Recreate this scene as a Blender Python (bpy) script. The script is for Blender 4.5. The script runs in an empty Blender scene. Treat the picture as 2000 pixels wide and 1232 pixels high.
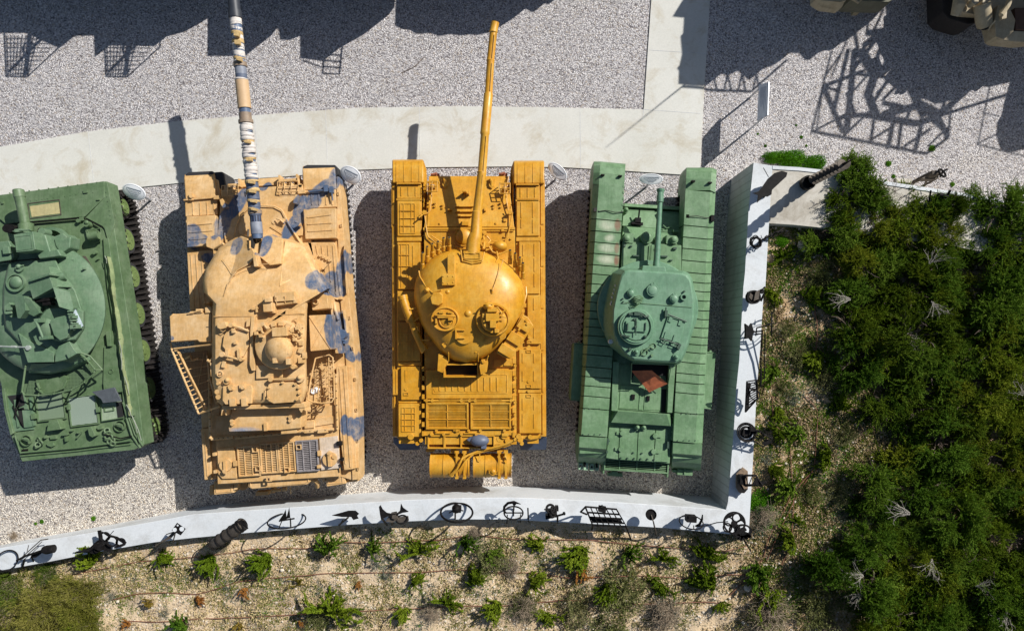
import bpy, bmesh, math, random
from mathutils import Vector, Matrix, noise
R = math.radians
rnd = random.Random(7)
sc = bpy.context.scene
# ---------------------------------------------------------------- camera, sky, sun, exposure
H = 17.6; F = 1333.33; TILT = R(1.9)
cam = bpy.data.objects.new('camera', bpy.data.cameras.new('camera'))
cam.location = (0, 0, H); cam.rotation_euler = (TILT, 0, 0)
cam.data.sensor_width = 36; cam.data.lens = 24; cam.data.clip_start = .1; cam.data.clip_end = 3000
sc.collection.objects.link(cam); sc.camera = cam
SUN_EL = R(38); SUN_AZ = math.atan2(.625, .78)
w = bpy.data.worlds.new('World'); sc.world = w; w.use_nodes = True
nt = w.node_tree; nt.nodes.clear()
sky = nt.nodes.new('ShaderNodeTexSky'); sky.sky_type = 'NISHITA'; sky.sun_disc = False
sky.sun_elevation = SUN_EL; sky.sun_rotation = math.pi/2 - SUN_AZ
bg = nt.nodes.new('ShaderNodeBackground'); bg.inputs[1].default_value = 0.06
wo = nt.nodes.new('ShaderNodeOutputWorld')
nt.links.new(sky.outputs[0], bg.inputs[0]); nt.links.new(bg.outputs[0], wo.inputs[0])
sd = bpy.data.lights.new('sun', 'SUN'); sd.energy = 5.0; sd.angle = R(.5); sd.color = (1, .965, .91)
so = bpy.data.objects.new('sun', sd); sc.collection.objects.link(so)
sv = Vector((math.cos(SUN_AZ)*math.cos(SUN_EL), math.sin(SUN_AZ)*math.cos(SUN_EL), math.sin(SUN_EL)))
so.rotation_euler = sv.to_track_quat('Z', 'Y').to_euler(); so.location = (20, 16, 20)
sc.view_settings.view_transform = 'Standard'; sc.view_settings.look = 'None'
sc.view_settings.exposure = 0.25; sc.view_settings.gamma = 1
sc.render.engine = 'CYCLES'
# ---------------------------------------------------------------- geometry helpers
ct, st = math.cos(TILT), math.sin(TILT)
def W(px, py, z=0.0):
    """point at height z standing where the photograph shows (px, py)"""
    dx = (px-1000)/F; dy = -(py-616)/F
    y = dy*ct+st; zz = dy*st-ct; t = (z-H)/zz
    return Vector((dx*t, y*t, z))
def G(px, py, z=0.0):
    """same ground position as pixel (px,py) at z=0, lifted to z"""
    p = W(px, py, 0); p.z = z; return p
def SH(px, py, h):
    """point at height h whose sun shadow falls at ground pixel (px,py)"""
    return W(px, py, 0) + sv*(h/sv.z)
def mpp(z): return (H-z)/F
ANG = 0.0
def rot(x, y, cx, cy, a=None):
    a = R(ANG if a is None else a); c, s = math.cos(a), math.sin(a)
    return (cx+(x-cx)*c-(y-cy)*s, cy+(x-cx)*s+(y-cy)*c)
OR = {}
class M:
    def __init__(s): s.v = []; s.f = []; s.m = []; s.cm = 0; s.pc = []
    def add(s, vs, fs):
        o = len(s.v); s.pc.append((o, len(s.f))); s.v += [tuple(v) for v in vs]; s.f += [tuple(i+o for i in f) for f in fs]; s.m += [s.cm]*len(fs); return s
    def solid(s, top, zb):                       # top = [(px,py,z)], straight sides down to zb
        t = [W(*p) for p in top]; n = len(t)
        z = zb if isinstance(zb, (list, tuple)) else [zb]*n
        b = [Vector((p.x, p.y, q)) for p, q in zip(t, z)]
        return s.add(t+b, [tuple(range(n)), tuple(range(2*n-1, n-1, -1))]+[(i, (i+1) % n, (i+1) % n+n, i+n) for i in range(n)])
    def poly(s, pts, z0, z1): return s.solid([(x, y, z1) for x, y in pts], z0)
    def box(s, x0, y0, x1, y1, z0, z1, a=None):
        cx, cy = (x0+x1)/2, (y0+y1)/2
        return s.poly([rot(x, y, cx, cy, a) for x, y in ((x0, y0), (x1, y0), (x1, y1), (x0, y1))], z0, z1)
    def boxes(s, L, z0, z1):
        for b in L: s.box(*b, z0, z1)
        return s
    def prof(s, x0, x1, yz, zb, a=None):         # profile (y,z) extruded across x
        cx, cy = (x0+x1)/2, sum(p[0] for p in yz)/len(yz)
        n = len(yz); A = [W(*rot(x0, y, cx, cy, a), z) for y, z in yz]; B = [W(*rot(x1, y, cx, cy, a), z) for y, z in yz]
        for L in (A, B):
            L.append(Vector((L[-1].x, L[-1].y, zb))); L.append(Vector((L[0].x, L[0].y, zb)))
        m = n+2
        return s.add(A+B, [tuple(range(m)), tuple(range(2*m-1, m-1, -1))]+[(i, (i+1) % m, (i+1) % m+m, i+m) for i in range(m)])
    def loft(s, rings, cap=True, bot=True):            # rings of world points
        n = len(rings[0]); vs = [p for r in rings for p in r]; fs = []
        for k in range(len(rings)-1):
            for i in range(n):
                j = (i+1) % n; fs.append((k*n+i, k*n+j, (k+1)*n+j, (k+1)*n+i))
        if cap: fs.append(tuple(range((len(rings)-1)*n, len(rings)*n)))
        if bot: fs.append(tuple(range(n-1, -1, -1)))
        return s.add(vs, fs)
    def ploft(s, rings): return s.loft([[W(x, y, z) for x, y, z in r] for r in rings])
    def shells(s, pts, levels, c=None, z0=None):       # outline shrunk towards c at rising z
        cx = c[0] if c else sum(p[0] for p in pts)/len(pts); cy = c[1] if c else sum(p[1] for p in pts)/len(pts)
        return s.ploft([[(cx+(x-cx)*k, cy+(y-cy)*k, z) for x, y in pts] for k, z in levels])
    def cyl(s, x, y, r, z0, z1, n=24, r2=None, sx=1, sy=1):
        c = W(x, y, z1); r = r*mpp(z1); r2 = r if r2 is None else r2*mpp(z1)
        A = [(c.x+r*sx*math.cos(2*math.pi*i/n), c.y+r*sy*math.sin(2*math.pi*i/n), z0) for i in range(n)]
        B = [(c.x+r2*sx*math.cos(2*math.pi*i/n), c.y+r2*sy*math.sin(2*math.pi*i/n), z1) for i in range(n)]
        return s.loft([A, B])
    def dome(s, x, y, r, z0, h, n=24, sx=1, sy=1, k=5):
        c = W(x, y, z0+h*.5); r = r*mpp(z0+h*.5); rg = []
        for j in range(k+1):
            a = j/k*math.pi/2*.985
            rg.append([(c.x+r*sx*math.cos(a)*math.cos(2*math.pi*i/n), c.y+r*sy*math.cos(a)*math.sin(2*math.pi*i/n), z0+h*math.sin(a)) for i in range(n)])
        return s.loft(rg)
    def ring(s, x, y, r, z0, z1, wpx, n=28, sx=1, sy=1):
        c = W(x, y, z1); ro = r*mpp(z1); ri = (r-wpx)*mpp(z1)
        def L(q, z): return [(c.x+q*sx*math.cos(2*math.pi*i/n), c.y+q*sy*math.sin(2*math.pi*i/n), z) for i in range(n)]
        rg = [L(ri, z0), L(ro, z0), L(ro, z1), L(ri, z1)]; vs = [p for q in rg for p in q]; fs = []
        for k in range(4):
            for i in range(n):
                j = (i+1) % n; q = (k+1) % 4; fs.append((k*n+i, k*n+j, q*n+j, q*n+i))
        return s.add(vs, fs)
    def wtube(s, pts, r, n=8, cap=True):         # world-space tube, r in metres or list
        P = [Vector(p) for p in pts]; rr = r if isinstance(r, (list, tuple)) else [r]*len(P); rings = []; up = None
        for i, p in enumerate(P):
            d = (P[min(i+1, len(P)-1)]-P[max(i-1, 0)]); d = d.normalized() if d.length > 1e-9 else Vector((0, 0, 1))
            if up is None: up = d.orthogonal().normalized()
            else:
                up = up-d*up.dot(d); up = up.normalized() if up.length > 1e-6 else d.orthogonal().normalized()
            q = d.cross(up)
            rings.append([p+(up*math.cos(2*math.pi*k/n)+q*math.sin(2*math.pi*k/n))*rr[i] for k in range(n)])
        return s.loft(rings, cap, cap)
    def tube(s, pts, r, n=8):                    # px tube: (px,py,z), r in px
        if isinstance(r, (list, tuple)): rr = [q*mpp(p[2]) for q, p in zip(r, pts)]
        else: rr = [r*mpp(p[2]) for p in pts]
        return s.wtube([W(*p) for p in pts], rr, n)
    def wring(s, c, axis, r, t, n=24, k=6, sx=1.0):     # torus in world space
        c = Vector(c); a = Vector(axis).normalized(); u = a.orthogonal().normalized(); v = a.cross(u)
        vs = []; fs = []
        for i in range(n):
            d = u*math.cos(2*math.pi*i/n)*sx+v*math.sin(2*math.pi*i/n)
            for j in range(k): vs.append(c+d*(r+t*math.cos(2*math.pi*j/k))+a*t*math.sin(2*math.pi*j/k))
        for i in range(n):
            for j in range(k):
                fs.append((i*k+j, ((i+1) % n)*k+j, ((i+1) % n)*k+(j+1) % k, i*k+(j+1) % k))
        return s.add(vs, fs)
    def slats(s, x0, y0, x1, y1, z0, z1, n, fr=.5, vert=False):
        cx, cy = (x0+x1)/2, (y0+y1)/2
        for i in range(n):
            if vert:
                a = x0+(x1-x0)*(i+.5-fr/2)/n; b = x0+(x1-x0)*(i+.5+fr/2)/n; q = ((a, y0), (b, y0), (b, y1), (a, y1))
            else:
                a = y0+(y1-y0)*(i+.5-fr/2)/n; b = y0+(y1-y0)*(i+.5+fr/2)/n; q = ((x0, a), (x1, a), (x1, b), (x0, b))
            s.poly([rot(x, y, cx, cy) for x, y in q], z0, z1)
        return s
    def frame(s, x0, y0, x1, y1, z0, z1, t):
        cx, cy = (x0+x1)/2, (y0+y1)/2
        for q in ((x0, y0, x1, y0+t), (x0, y1-t, x1, y1), (x0, y0+t, x0+t, y1-t), (x1-t, y0+t, x1, y1-t)):
            a, b, c, d = q; s.poly([rot(x, y, cx, cy) for x, y in ((a, b), (c, b), (c, d), (a, d))], z0, z1)
        return s
    def bolts(s, L, r, z0, z1, n=8):
        for x, y in L: s.cyl(x, y, r, z0, z1, n)
        return s
    def wbox(s, c, ax, ay, az):                  # oriented box: centre and three half vectors
        c = Vector(c); ax, ay, az = Vector(ax), Vector(ay), Vector(az)
        vs = [c+ax*i+ay*j+az*k for k in (-1, 1) for j in (-1, 1) for i in (-1, 1)]
        return s.add(vs, [(0, 1, 3, 2), (4, 6, 7, 5), (0, 4, 5, 1), (2, 3, 7, 6), (0, 2, 6, 4), (1, 5, 7, 3)])
    def build(s, name, mat, parent=None, bevel=0, label=None, sharp=.6):
        me = bpy.data.meshes.new(name); o = bpy.data.objects.new(name, me)
        base = OR.get(parent.name, Vector()) if parent else Vector()
        if parent is None and s.v:
            n = len(s.v); base = Vector((sum(v[0] for v in s.v)/n, sum(v[1] for v in s.v)/n, min(v[2] for v in s.v)))
            o.location = base
        me.from_pydata([(v[0]-base.x, v[1]-base.y, v[2]-base.z) for v in s.v], [], s.f)
        mats = mat if isinstance(mat, (list, tuple)) else [mat]
        for q in mats: me.materials.append(q)
        if len(mats) > 1: me.polygons.foreach_set('material_index', s.m)
        if sharp is not None:
            bm = bmesh.new(); bm.from_mesh(me); bmesh.ops.recalc_face_normals(bm, faces=bm.faces); bm.to_mesh(me); bm.free()
            me.polygons.foreach_set('use_smooth', [True]*len(me.polygons)); me.set_sharp_from_angle(angle=sharp)
        sc.collection.objects.link(o)
        if bevel:
            b = o.modifiers.new('bevel', 'BEVEL'); b.width = bevel; b.segments = 2; b.limit_method = 'ANGLE'; b.angle_limit = R(40); b.harden_normals = True
        if parent: o.parent = parent; OR[o.name] = base
        if label: o['label'] = label
        return o
    def each(s, name, mat, parent, bevel=0):          # every shape a part of its own
        P = s.pc+[(len(s.v), len(s.f))]; r = []
        for (a, fa), (b, fb) in zip(P, P[1:]):
            q = M(); q.v = s.v[a:b]; q.f = [tuple(i-a for i in f) for f in s.f[fa:fb]]; q.m = [0]*(fb-fa); r.append(q.build(name, mat, parent, bevel))
        return r
def tag(o, label=None, cat=None, group=None, kind=None):
    if label: o['label'] = label
    if cat: o['category'] = cat
    if group: o['group'] = group
    if kind: o['kind'] = kind
    return o
def thing(name, loc, label, cat, group=None):
    o = bpy.data.objects.new(name, None); sc.collection.objects.link(o); o.location = loc; o.empty_display_size = .3
    OR[o.name] = Vector(loc); return tag(o, label, cat, group)
def copy_tree(o, parent=None):
    c = o.copy(); sc.collection.objects.link(c)
    if parent: c.parent = parent
    for ch in list(o.children): copy_tree(ch, c)
    return c
# ---------------------------------------------------------------- materials
class N:
    def __init__(s, name):
        s.mat = bpy.data.materials.new(name); s.mat.use_nodes = True; s.t = s.mat.node_tree; s.n = s.t.nodes; s.l = s.t.links
        s.b = s.n['Principled BSDF']; s.pos = s.n.new('ShaderNodeNewGeometry').outputs['Position']
    def noise(s, sc_, det=6, rough=.6, vec=None, dist=0):
        t = s.n.new('ShaderNodeTexNoise'); t.inputs['Scale'].default_value = sc_; t.inputs['Detail'].default_value = det
        t.inputs['Roughness'].default_value = rough; t.inputs['Distortion'].default_value = dist
        s.l.new(vec or s.pos, t.inputs['Vector']); return t.outputs[0]
    def vor(s, sc_, feat='F1', vec=None):
        t = s.n.new('ShaderNodeTexVoronoi'); t.feature = feat; t.inputs['Scale'].default_value = sc_; s.l.new(vec or s.pos, t.inputs['Vector']); return t
    def ramp(s, inp, stops, const=False):
        r = s.n.new('ShaderNodeValToRGB'); r.color_ramp.interpolation = 'CONSTANT' if const else 'LINEAR'
        e = r.color_ramp.elements
        while len(e) < len(stops): e.new(.5)
        for q, (p, c) in zip(e, stops): q.position = p; q.color = (*(c if isinstance(c, (tuple, list)) else (c, c, c)), 1)
        s.l.new(inp, r.inputs[0]); return r.outputs[0]
    def mix(s, f, a, b, mode='MIX'):
        m = s.n.new('ShaderNodeMix'); m.data_type = 'RGBA'; m.blend_type = mode
        for k, v in ((0, f), (6, a), (7, b)):
            if isinstance(v, (int, float)): m.inputs[k].default_value = v
            elif isinstance(v, (tuple, list)): m.inputs[k].default_value = (*v, 1)
            else: s.l.new(v, m.inputs[k])
        return m.outputs[2]
    def math(s, op, a, b=0.0):
        m = s.n.new('ShaderNodeMath'); m.operation = op
        for k, v in ((0, a), (1, b)):
            if isinstance(v, (int, float)): m.inputs[k].default_value = v
            else: s.l.new(v, m.inputs[k])
        return m.outputs[0]
    def bump(s, h, st_=.3, d=.01):
        b = s.n.new('ShaderNodeBump'); b.inputs['Strength'].default_value = st_; b.inputs['Distance'].default_value = d
        s.l.new(h, b.inputs['Height']); s.l.new(b.outputs[0], s.b.inputs['Normal']); return b
    def col(s, c):
        if isinstance(c, (tuple, list)): s.b.inputs['Base Color'].default_value = (*c, 1)
        else: s.l.new(c, s.b.inputs['Base Color'])
    def set(s, rough=.6, metal=0, spec=None):
        if isinstance(rough, (int, float)): s.b.inputs['Roughness'].default_value = rough
        else: s.l.new(rough, s.b.inputs['Roughness'])
        s.b.inputs['Metallic'].default_value = metal
        if spec is not None: s.b.inputs['Specular IOR Level'].default_value = spec
        return s.mat
    def blobs(s, L, dist=.12, soft=.06, nscale=2.5):      # (px,py,rx,ry,angle,z) painted patches in world space
        nz = s.n.new('ShaderNodeTexNoise'); nz.inputs['Scale'].default_value = nscale; nz.inputs['Detail'].default_value = 4; s.l.new(s.pos, nz.inputs['Vector'])
        a = s.n.new('ShaderNodeVectorMath'); a.operation = 'SUBTRACT'; s.l.new(nz.outputs[1], a.inputs[0]); a.inputs[1].default_value = (.5, .5, .5)
        b = s.n.new('ShaderNodeVectorMath'); b.operation = 'SCALE'; s.l.new(a.outputs[0], b.inputs[0]); b.inputs[3].default_value = dist*2
        c = s.n.new('ShaderNodeVectorMath'); c.operation = 'ADD'; s.l.new(b.outputs[0], c.inputs[0]); s.l.new(s.pos, c.inputs[1])
        cur = None
        for px, py, rx, ry, an, z in L:
            m = s.n.new('ShaderNodeMapping'); m.vector_type = 'TEXTURE'; p = W(px, py, z)
            m.inputs['Location'].default_value = p; m.inputs['Rotation'].default_value = (0, 0, R(-an)); k = mpp(z)
            m.inputs['Scale'].default_value = (rx*k, ry*k, 1e4); s.l.new(c.outputs[0], m.inputs[0])
            d = s.n.new('ShaderNodeVectorMath'); d.operation = 'LENGTH'; s.l.new(m.outputs[0], d.inputs[0])
            cur = d.outputs['Value'] if cur is None else s.math('MINIMUM', cur, d.outputs['Value'])
        return s.ramp(cur, [(.0, 1.), (max(.01, 1-soft)*.5, 1.), (.5*(1+soft), 0.)]) if False else s.ramp(s.math('MULTIPLY', cur, .5), [(0, 1.), (.5*(1-soft), 1.), (.5*(1+soft), 0.)])
def paint(name, c, c2, rough=.5, chips=None, patches=None, dust=None, spec=.35):
    m = N(name); big = m.ramp(m.noise(1.3, 8, .65), [(.35, 0.), (.68, 1.)])
    col = m.mix(big, c, c2)
    fine = m.ramp(m.noise(11, 9, .75), [(.28, .76), (.72, 1.14)])
    if patches:
        for L, pc, dd, sf in patches: col = m.mix(m.blobs(L, dd, sf), col, pc)
    col = m.mix(1.0, col, fine, 'MULTIPLY')
    if dust: col = m.mix(m.ramp(m.noise(2.6, 11, .78), [(.46, 0.), (.72, .7)]), col, dust)
    col = m.mix(m.ramp(m.noise(2.1, 9, .8, None, .8), [(.60, 0.), (.72, .38)]), col, tuple(x*.42+.01 for x in c))
    if chips: col = m.mix(m.ramp(m.noise(9, 10, .8), [(.68, 0.), (.73, 1.)]), col, chips)
    streak = m.n.new('ShaderNodeMapping'); streak.inputs['Scale'].default_value = (18, 2, 2); m.l.new(m.pos, streak.inputs[0])
    col = m.mix(m.ramp(m.noise(1.6, 6, .7, streak.outputs[0]), [(.48, 0.), (.75, .4)]), col, tuple(x*.5 for x in c))
    m.col(col); m.bump(m.noise(60, 4, .6), .12, .004)
    return m.set(m.ramp(m.noise(5, 5), [(.3, rough-.08), (.7, min(1, rough+.15))]), 0, spec)
def plain(name, c, rough=.6, metal=0, var=.25, scale=12):
    m = N(name); m.col(m.mix(m.ramp(m.noise(scale, 6, .65), [(.3, 0.), (.7, 1.)]), tuple(x*(1-var) for x in c), tuple(min(1, x*(1+var)) for x in c)))
    m.bump(m.noise(scale*5, 3), .15, .004); return m.set(rough, metal)
def gravel_mat():
    m = N('gravel')
    wz = m.n.new('ShaderNodeVectorMath'); wz.operation = 'MULTIPLY'; m.l.new(m.pos, wz.inputs[0]); wz.inputs[1].default_value = (1, 1, 0.0)
    v = m.vor(38, 'F1', wz.outputs[0]); sep = m.n.new('ShaderNodeSeparateColor'); m.l.new(v.outputs['Color'], sep.inputs[0])
    stone = m.ramp(sep.outputs[0], [(0, (.20, .18, .18)), (.12, (.44, .42, .42)), (.34, (.62, .59, .565)), (.56, (.76, .73, .70)), (.76, (.55, .47, .38)), (.84, (.92, .88, .83))], True)
    sy = m.n.new('ShaderNodeSeparateXYZ'); m.l.new(m.pos, sy.inputs[0]); tint = m.mix(m.ramp(m.math('ADD', m.noise(.35, 8, .7), m.math('MULTIPLY', sy.outputs[1], -.045)), [(.35, 0.), (.68, 1.)]), (.86, .86, .90), (1.0, .95, .86)); tint = m.mix(m.ramp(m.noise(1.3, 8, .75), [(.52, 0.), (.72, .5)]), tint, (.70, .68, .66))
    col = m.mix(1.0, stone, tint, 'MULTIPLY')
    col = m.mix(m.ramp(v.outputs['Distance'], [(.45, 0.), (.7, .35)]), col, (.12, .105, .09))  # gaps between stones: dirt tone with their shade put into the colour
    m.col(col); e = m.math('SUBTRACT', 1.0, v.outputs['Distance'])
    tilt = m.math('ADD', e, m.math('MULTIPLY', sep.outputs[1], .9)); m.bump(m.math('ADD', tilt, m.math('MULTIPLY', m.noise(9, 4), 1.2)), 1.0, .02); return m.set(.85)
def concrete_mat(name, a, b, stain, amt=.6, form=False):
    m = N(name); col = m.mix(m.ramp(m.noise(.7, 8, .65), [(.3, 0.), (.7, 1.)]), a, b)
    col = m.mix(m.ramp(m.noise(1.1, 9, .72, None, .6), [(.50, 0.), (.68, amt)]), col, stain)
    col = m.mix(m.ramp(m.noise(5, 10, .8), [(.66, 0.), (.76, .5)]), col, tuple(x*.45 for x in stain))
    col = m.mix(1.0, col, m.ramp(m.noise(25, 6, .7), [(.25, .88), (.75, 1.06)]), 'MULTIPLY')
    h = m.noise(40, 6)
    if form:
        wv = m.n.new('ShaderNodeTexWave'); wv.bands_direction = 'Y'; wv.inputs['Scale'].default_value = 1.6; wv.inputs['Distortion'].default_value = .6; wv.inputs['Detail'].default_value = 3
        m.l.new(m.pos, wv.inputs[0]); col = m.mix(m.ramp(wv.outputs[1], [(0, .5), (.12, 0.)]), col, tuple(x*.5 for x in a)); h = m.math('ADD', h, wv.outputs[1])
    m.col(col); m.bump(h, .25, .006); return m.set(.82)
def soil_mat():
    m = N('soil'); col = m.mix(m.ramp(m.noise(.9, 8, .7), [(.35, 0.), (.65, 1.)]), (.64, .475, .285), (.71, .565, .385))
    col = m.mix(m.ramp(m.noise(.45, 6, .7), [(.48, 0.), (.66, .75)]), col, (.40, .27, .14))
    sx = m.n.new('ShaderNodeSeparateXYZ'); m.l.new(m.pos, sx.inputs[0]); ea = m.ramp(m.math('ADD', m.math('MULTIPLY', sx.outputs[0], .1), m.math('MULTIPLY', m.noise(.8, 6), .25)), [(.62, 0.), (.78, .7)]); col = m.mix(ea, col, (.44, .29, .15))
    v = m.vor(21); sep = m.n.new('ShaderNodeSeparateColor'); m.l.new(v.outputs['Color'], sep.inputs[0])
    st_ = m.ramp(sep.outputs[0], [(0, (.22, .16, .11)), (.25, (.42, .33, .23)), (.55, (.62, .53, .41)), (.86, (.80, .73, .62))], True)
    msk = m.math('MULTIPLY', m.ramp(m.noise(2.2, 6, .7), [(.42, 0.), (.55, 1.)]), m.ramp(v.outputs['Distance'], [(.4, .85), (.5, 0.)]))
    col = m.mix(msk, col, st_); col = m.mix(1.0, col, m.ramp(m.noise(30, 8, .75), [(.25, .66), (.75, 1.2)]), 'MULTIPLY')
    m.col(col); m.bump(m.math('ADD', m.math('MULTIPLY', msk, .6), m.noise(14, 8, .75)), .8, .03); return m.set(.95)
def leaf_mat(name, a, b, c=None):
    m = N(name); oi = m.n.new('ShaderNodeObjectInfo')
    f = m.ramp(m.math('ADD', m.math('MULTIPLY', m.noise(5, 5), .8), m.math('MULTIPLY', oi.outputs['Random'], .3)), [(.35, a), (.55, b), (.8, c or b)])
    m.col(f); m.set(.7, 0, .08)
    tr = m.n.new('ShaderNodeBsdfTranslucent'); m.l.new(f, tr.inputs[0]); mx = m.n.new('ShaderNodeMixShader'); mx.inputs[0].default_value = .22
    out = m.n['Material Output']; m.l.new(m.b.outputs[0], mx.inputs[1]); m.l.new(tr.outputs[0], mx.inputs[2]); m.l.new(mx.outputs[0], out.inputs[0]); return m.mat
def stripe_mat(name, a, b, scale, rough=.6):
    m = N(name); wv = m.n.new('ShaderNodeTexWave'); wv.bands_direction = 'Y'; wv.inputs['Scale'].default_value = scale; m.l.new(m.pos, wv.inputs[0])
    m.col(m.mix(m.ramp(wv.outputs[1], [(.45, 0.), (.55, 1.)]), a, b)); return m.set(rough)
def mesh_mat(name, a, b, scale):
    m = N(name); v = m.vor(scale, 'F1'); v.inputs['Randomness'].default_value = 0
    m.col(m.mix(m.ramp(v.outputs['Distance'], [(.35, 0.), (.5, 1.)]), a, b)); m.bump(v.outputs['Distance'], .5, .01); return m.set(.6)

GRAVEL = gravel_mat(); SOIL = soil_mat()
PATH = concrete_mat('path_concrete', (.56, .555, .505), (.63, .625, .58), (.42, .36, .25), .68)
WALLC = concrete_mat('wall_concrete', (.60, .635, .66), (.69, .71, .72), (.42, .42, .40), .6)
WALLF = concrete_mat('formed_concrete', (.42, .45, .45), (.54, .56, .55), (.24, .25, .24), .6, True)
SLABC = concrete_mat('slab_concrete', (.50, .47, .40), (.57, .54, .48), (.27, .23, .17), .75)
JOINT = plain('joint', (.55, .56, .57), .9)
BLACK = plain('black_iron', (.010, .009, .009), .6, 0, .6); BLACK.node_tree.nodes['Principled BSDF'].inputs['Specular IOR Level'].default_value = .12; RUBBER = plain('rubber', (.022, .022, .024), .8)
DARK = plain('dark_opening_shade', (.012, .012, .012), .9); TRACK = plain('track_steel', (.035, .03, .028), .7, .4)  # DARK: openings and shadow patches, their shade put into the colour
IRON = plain('weathered_iron', (.09, .075, .06), .7, .4, .4); RUST = plain('rust', (.34, .12, .06), .8, 0, .3); WOODM = plain('old_wood', (.20, .14, .09), .8, 0, .35)
SLATE = plain('slate_rubber', (.055, .075, .12), .6)
WHITE = plain('white_enamel', (.78, .80, .82), .35, 0, .05); GREYM = plain('grey_print', (.30, .33, .36), .5); STEEL = plain('galvanised_steel', (.45, .47, .5), .4, .7)
HOSE = plain('brown_hose', (.20, .085, .05), .6); TWIG = plain('pale_twig', (.34, .31, .27), .9, 0, .3, 30); TWIGD = plain('dark_twig', (.15, .11, .085), .9, 0, .35, 30)
ROCK = plain('white_rock', (.58, .51, .41), .9, 0, .2, 20)
GLASS = plain('lens_glass', (.35, .4, .42), .1)
# ---------------------------------------------------------------- the setting
def struct(o): o['kind'] = 'structure'; return o
m = M(); m.add([(-300, -300, 0), (300, -300, 0), (300, 300, 0), (-300, 300, 0)], [(0, 1, 2, 3)]); struct(m.build('ground', GRAVEL, sharp=None))
# pale concrete path
up = [(-400, 372), (-200, 326), (0, 287), (171, 257), (353, 236), (500, 225), (695, 211), (900, 207.5), (1080, 210), (1257, 214)]
lo = [(-400, 500), (-200, 443), (0, 402), (281, 365), (358, 357), (560, 345), (700, 332), (840, 327), (996, 325.5), (1100, 327), (1222, 334), (1367, 344)]
m = M(); m.poly(up+[(1272, 0), (1290, -300), (1300, -900), (1430, -900), (1405, -300), (1387, 0), (1376, 170), (1367, 344)]+lo[::-1][1:], -.05, .03)
struct(m.build('path', PATH, bevel=.006))
m = M()
for a, b in (((819, 208), (820, 327)), ((1133, 212), (1134, 329)), ((497, 226), (507, 350)), ((172, 258), (186, 378)), ((1268, 98), (1381, 105)), ((1257, 214), (1256, 228)), ((636, 216), (640, 336)), ((1257, 214), (1369, 222))):
    m.solid([(a[0]-.35, a[1]-.35, .034), (a[0]+.35, a[1]+.35, .034), (b[0]+.35, b[1]+.35, .034), (b[0]-.35, b[1]-.35, .034)], .0305)
struct(m.build('path_joints', JOINT))
# wall tops rise gently towards the north-east corner
def zt(x, y):
    y = max(-6, min(6, y)); x = max(-16, min(8, x))
    return 1.4+.042*y+(.015*x if x > -1.3 else -.02+.056*(x+1.3))
def WT(px, py, dz=0):
    z = 1.3
    for _ in range(5):
        p = W(px, py, z); z = zt(p.x, p.y)+dz
    return W(px, py, z)
def strip(m, inner, outer, dz=0, zb=-.1, top=None):
    A = [WT(*p, dz) for p in inner]; B = [WT(*p, dz) for p in outer]; n = len(A); vs = []
    for p in A+B: vs.append(p)
    for p in A+B: vs.append(Vector((p.x, p.y, zb)))
    fs = []
    for i in range(n-1):
        fs += [(i, i+1, n+i+1, n+i), (i, 2*n+i, 2*n+i+1, i+1), (n+i, n+i+1, 3*n+i+1, 3*n+i)]
    fs += [(0, n, 3*n, 2*n), (n-1, 3*n-1, 4*n-1, 2*n-1)]
    m.add(vs, fs)
inner_s = [(-420, 1160), (-200, 1115), (0, 1070), (100, 1053), (200, 1036), (300, 1018), (380, 1003.5), (500, 995), (681, 983), (797, 976), (900, 972), (1000, 971), (1100, 974.5), (1200, 980), (1300, 986.5), (1418, 995)]
outer_s = [(-420, 1210), (-200, 1162), (0, 1114), (100, 1096), (200, 1076), (300, 1059), (380, 1050), (500, 1039), (681, 1024.5), (797, 1018), (900, 1014), (1000, 1014.5), (1100, 1020), (1200, 1025), (1300, 1031), (1462, 1046)]
inner_e = [(1418, 995), (1422, 980), (1434, 828), (1438, 760), (1444, 703), (1452, 560), (1455, 533), (1462, 412), (1472, 318)]
outer_e = [(1462, 1046), (1463.5, 1024), (1474, 840), (1478, 758), (1484, 690), (1492, 565), (1495, 560), (1502, 436), (1509, 324)]
ws = thing('retaining_wall', W(700, 1015, 0), 'long low pale concrete wall curving behind the parked tanks, topped with scrap sculptures', 'wall')
m = M(); strip(m, inner_s, outer_s); o = m.build('wall_body', WALLC, ws, bevel=.012)
we = thing('retaining_wall', W(1460, 650, 0), 'straight pale concrete wall running up beside the right hand green tank', 'wall')
m = M(); strip(m, inner_e, outer_e); m.build('wall_body', WALLC, we)
# board marked inner face of the east wall, 3 mm proud
m = M(); A = [WT(*p, -.004) for p in inner_e]; vs = []; fs = []
for i, p in enumerate(A):
    vs += [(p.x-.003, p.y, p.z), (p.x-.003, p.y, 0)]
    if i: fs.append((2*i-2, 2*i-1, 2*i+1, 2*i))
m.add(vs, fs); m.build('board_marked_face', WALLF, we)
m = M()
for py in (1, 3, 5):
    p = A[py]; m.wbox((p.x-.004, p.y, p.z/2), (.004, 0, 0), (0, .006, 0), (0, 0, p.z/2))
m.build('joint_line', JOINT, we)
# concrete slab running east from the corner
sl = thing('concrete_slab', W(1600, 390, 0), 'weathered buff concrete slab with a bright raised rim, half covered by junipers', 'slab')
st_ = [(1509, 324), (1560, 327), (1607, 332), (1720, 353), (1879, 377), (2000, 399), (2300, 455)]
sb = [(1502, 436), (1550, 439), (1607, 445), (1720, 462), (1860, 480), (1985, 505), (2280, 560)]
m = M(); strip(m, st_, sb, -.01); m.build('slab_top', SLABC, sl)
m = M(); st2 = [(x, y+6.5) for x, y in st_]; strip(m, [(x, y-.3) for x, y in st_], st2, .01, 1.2); m.build('rim', WALLC, sl)
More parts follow.
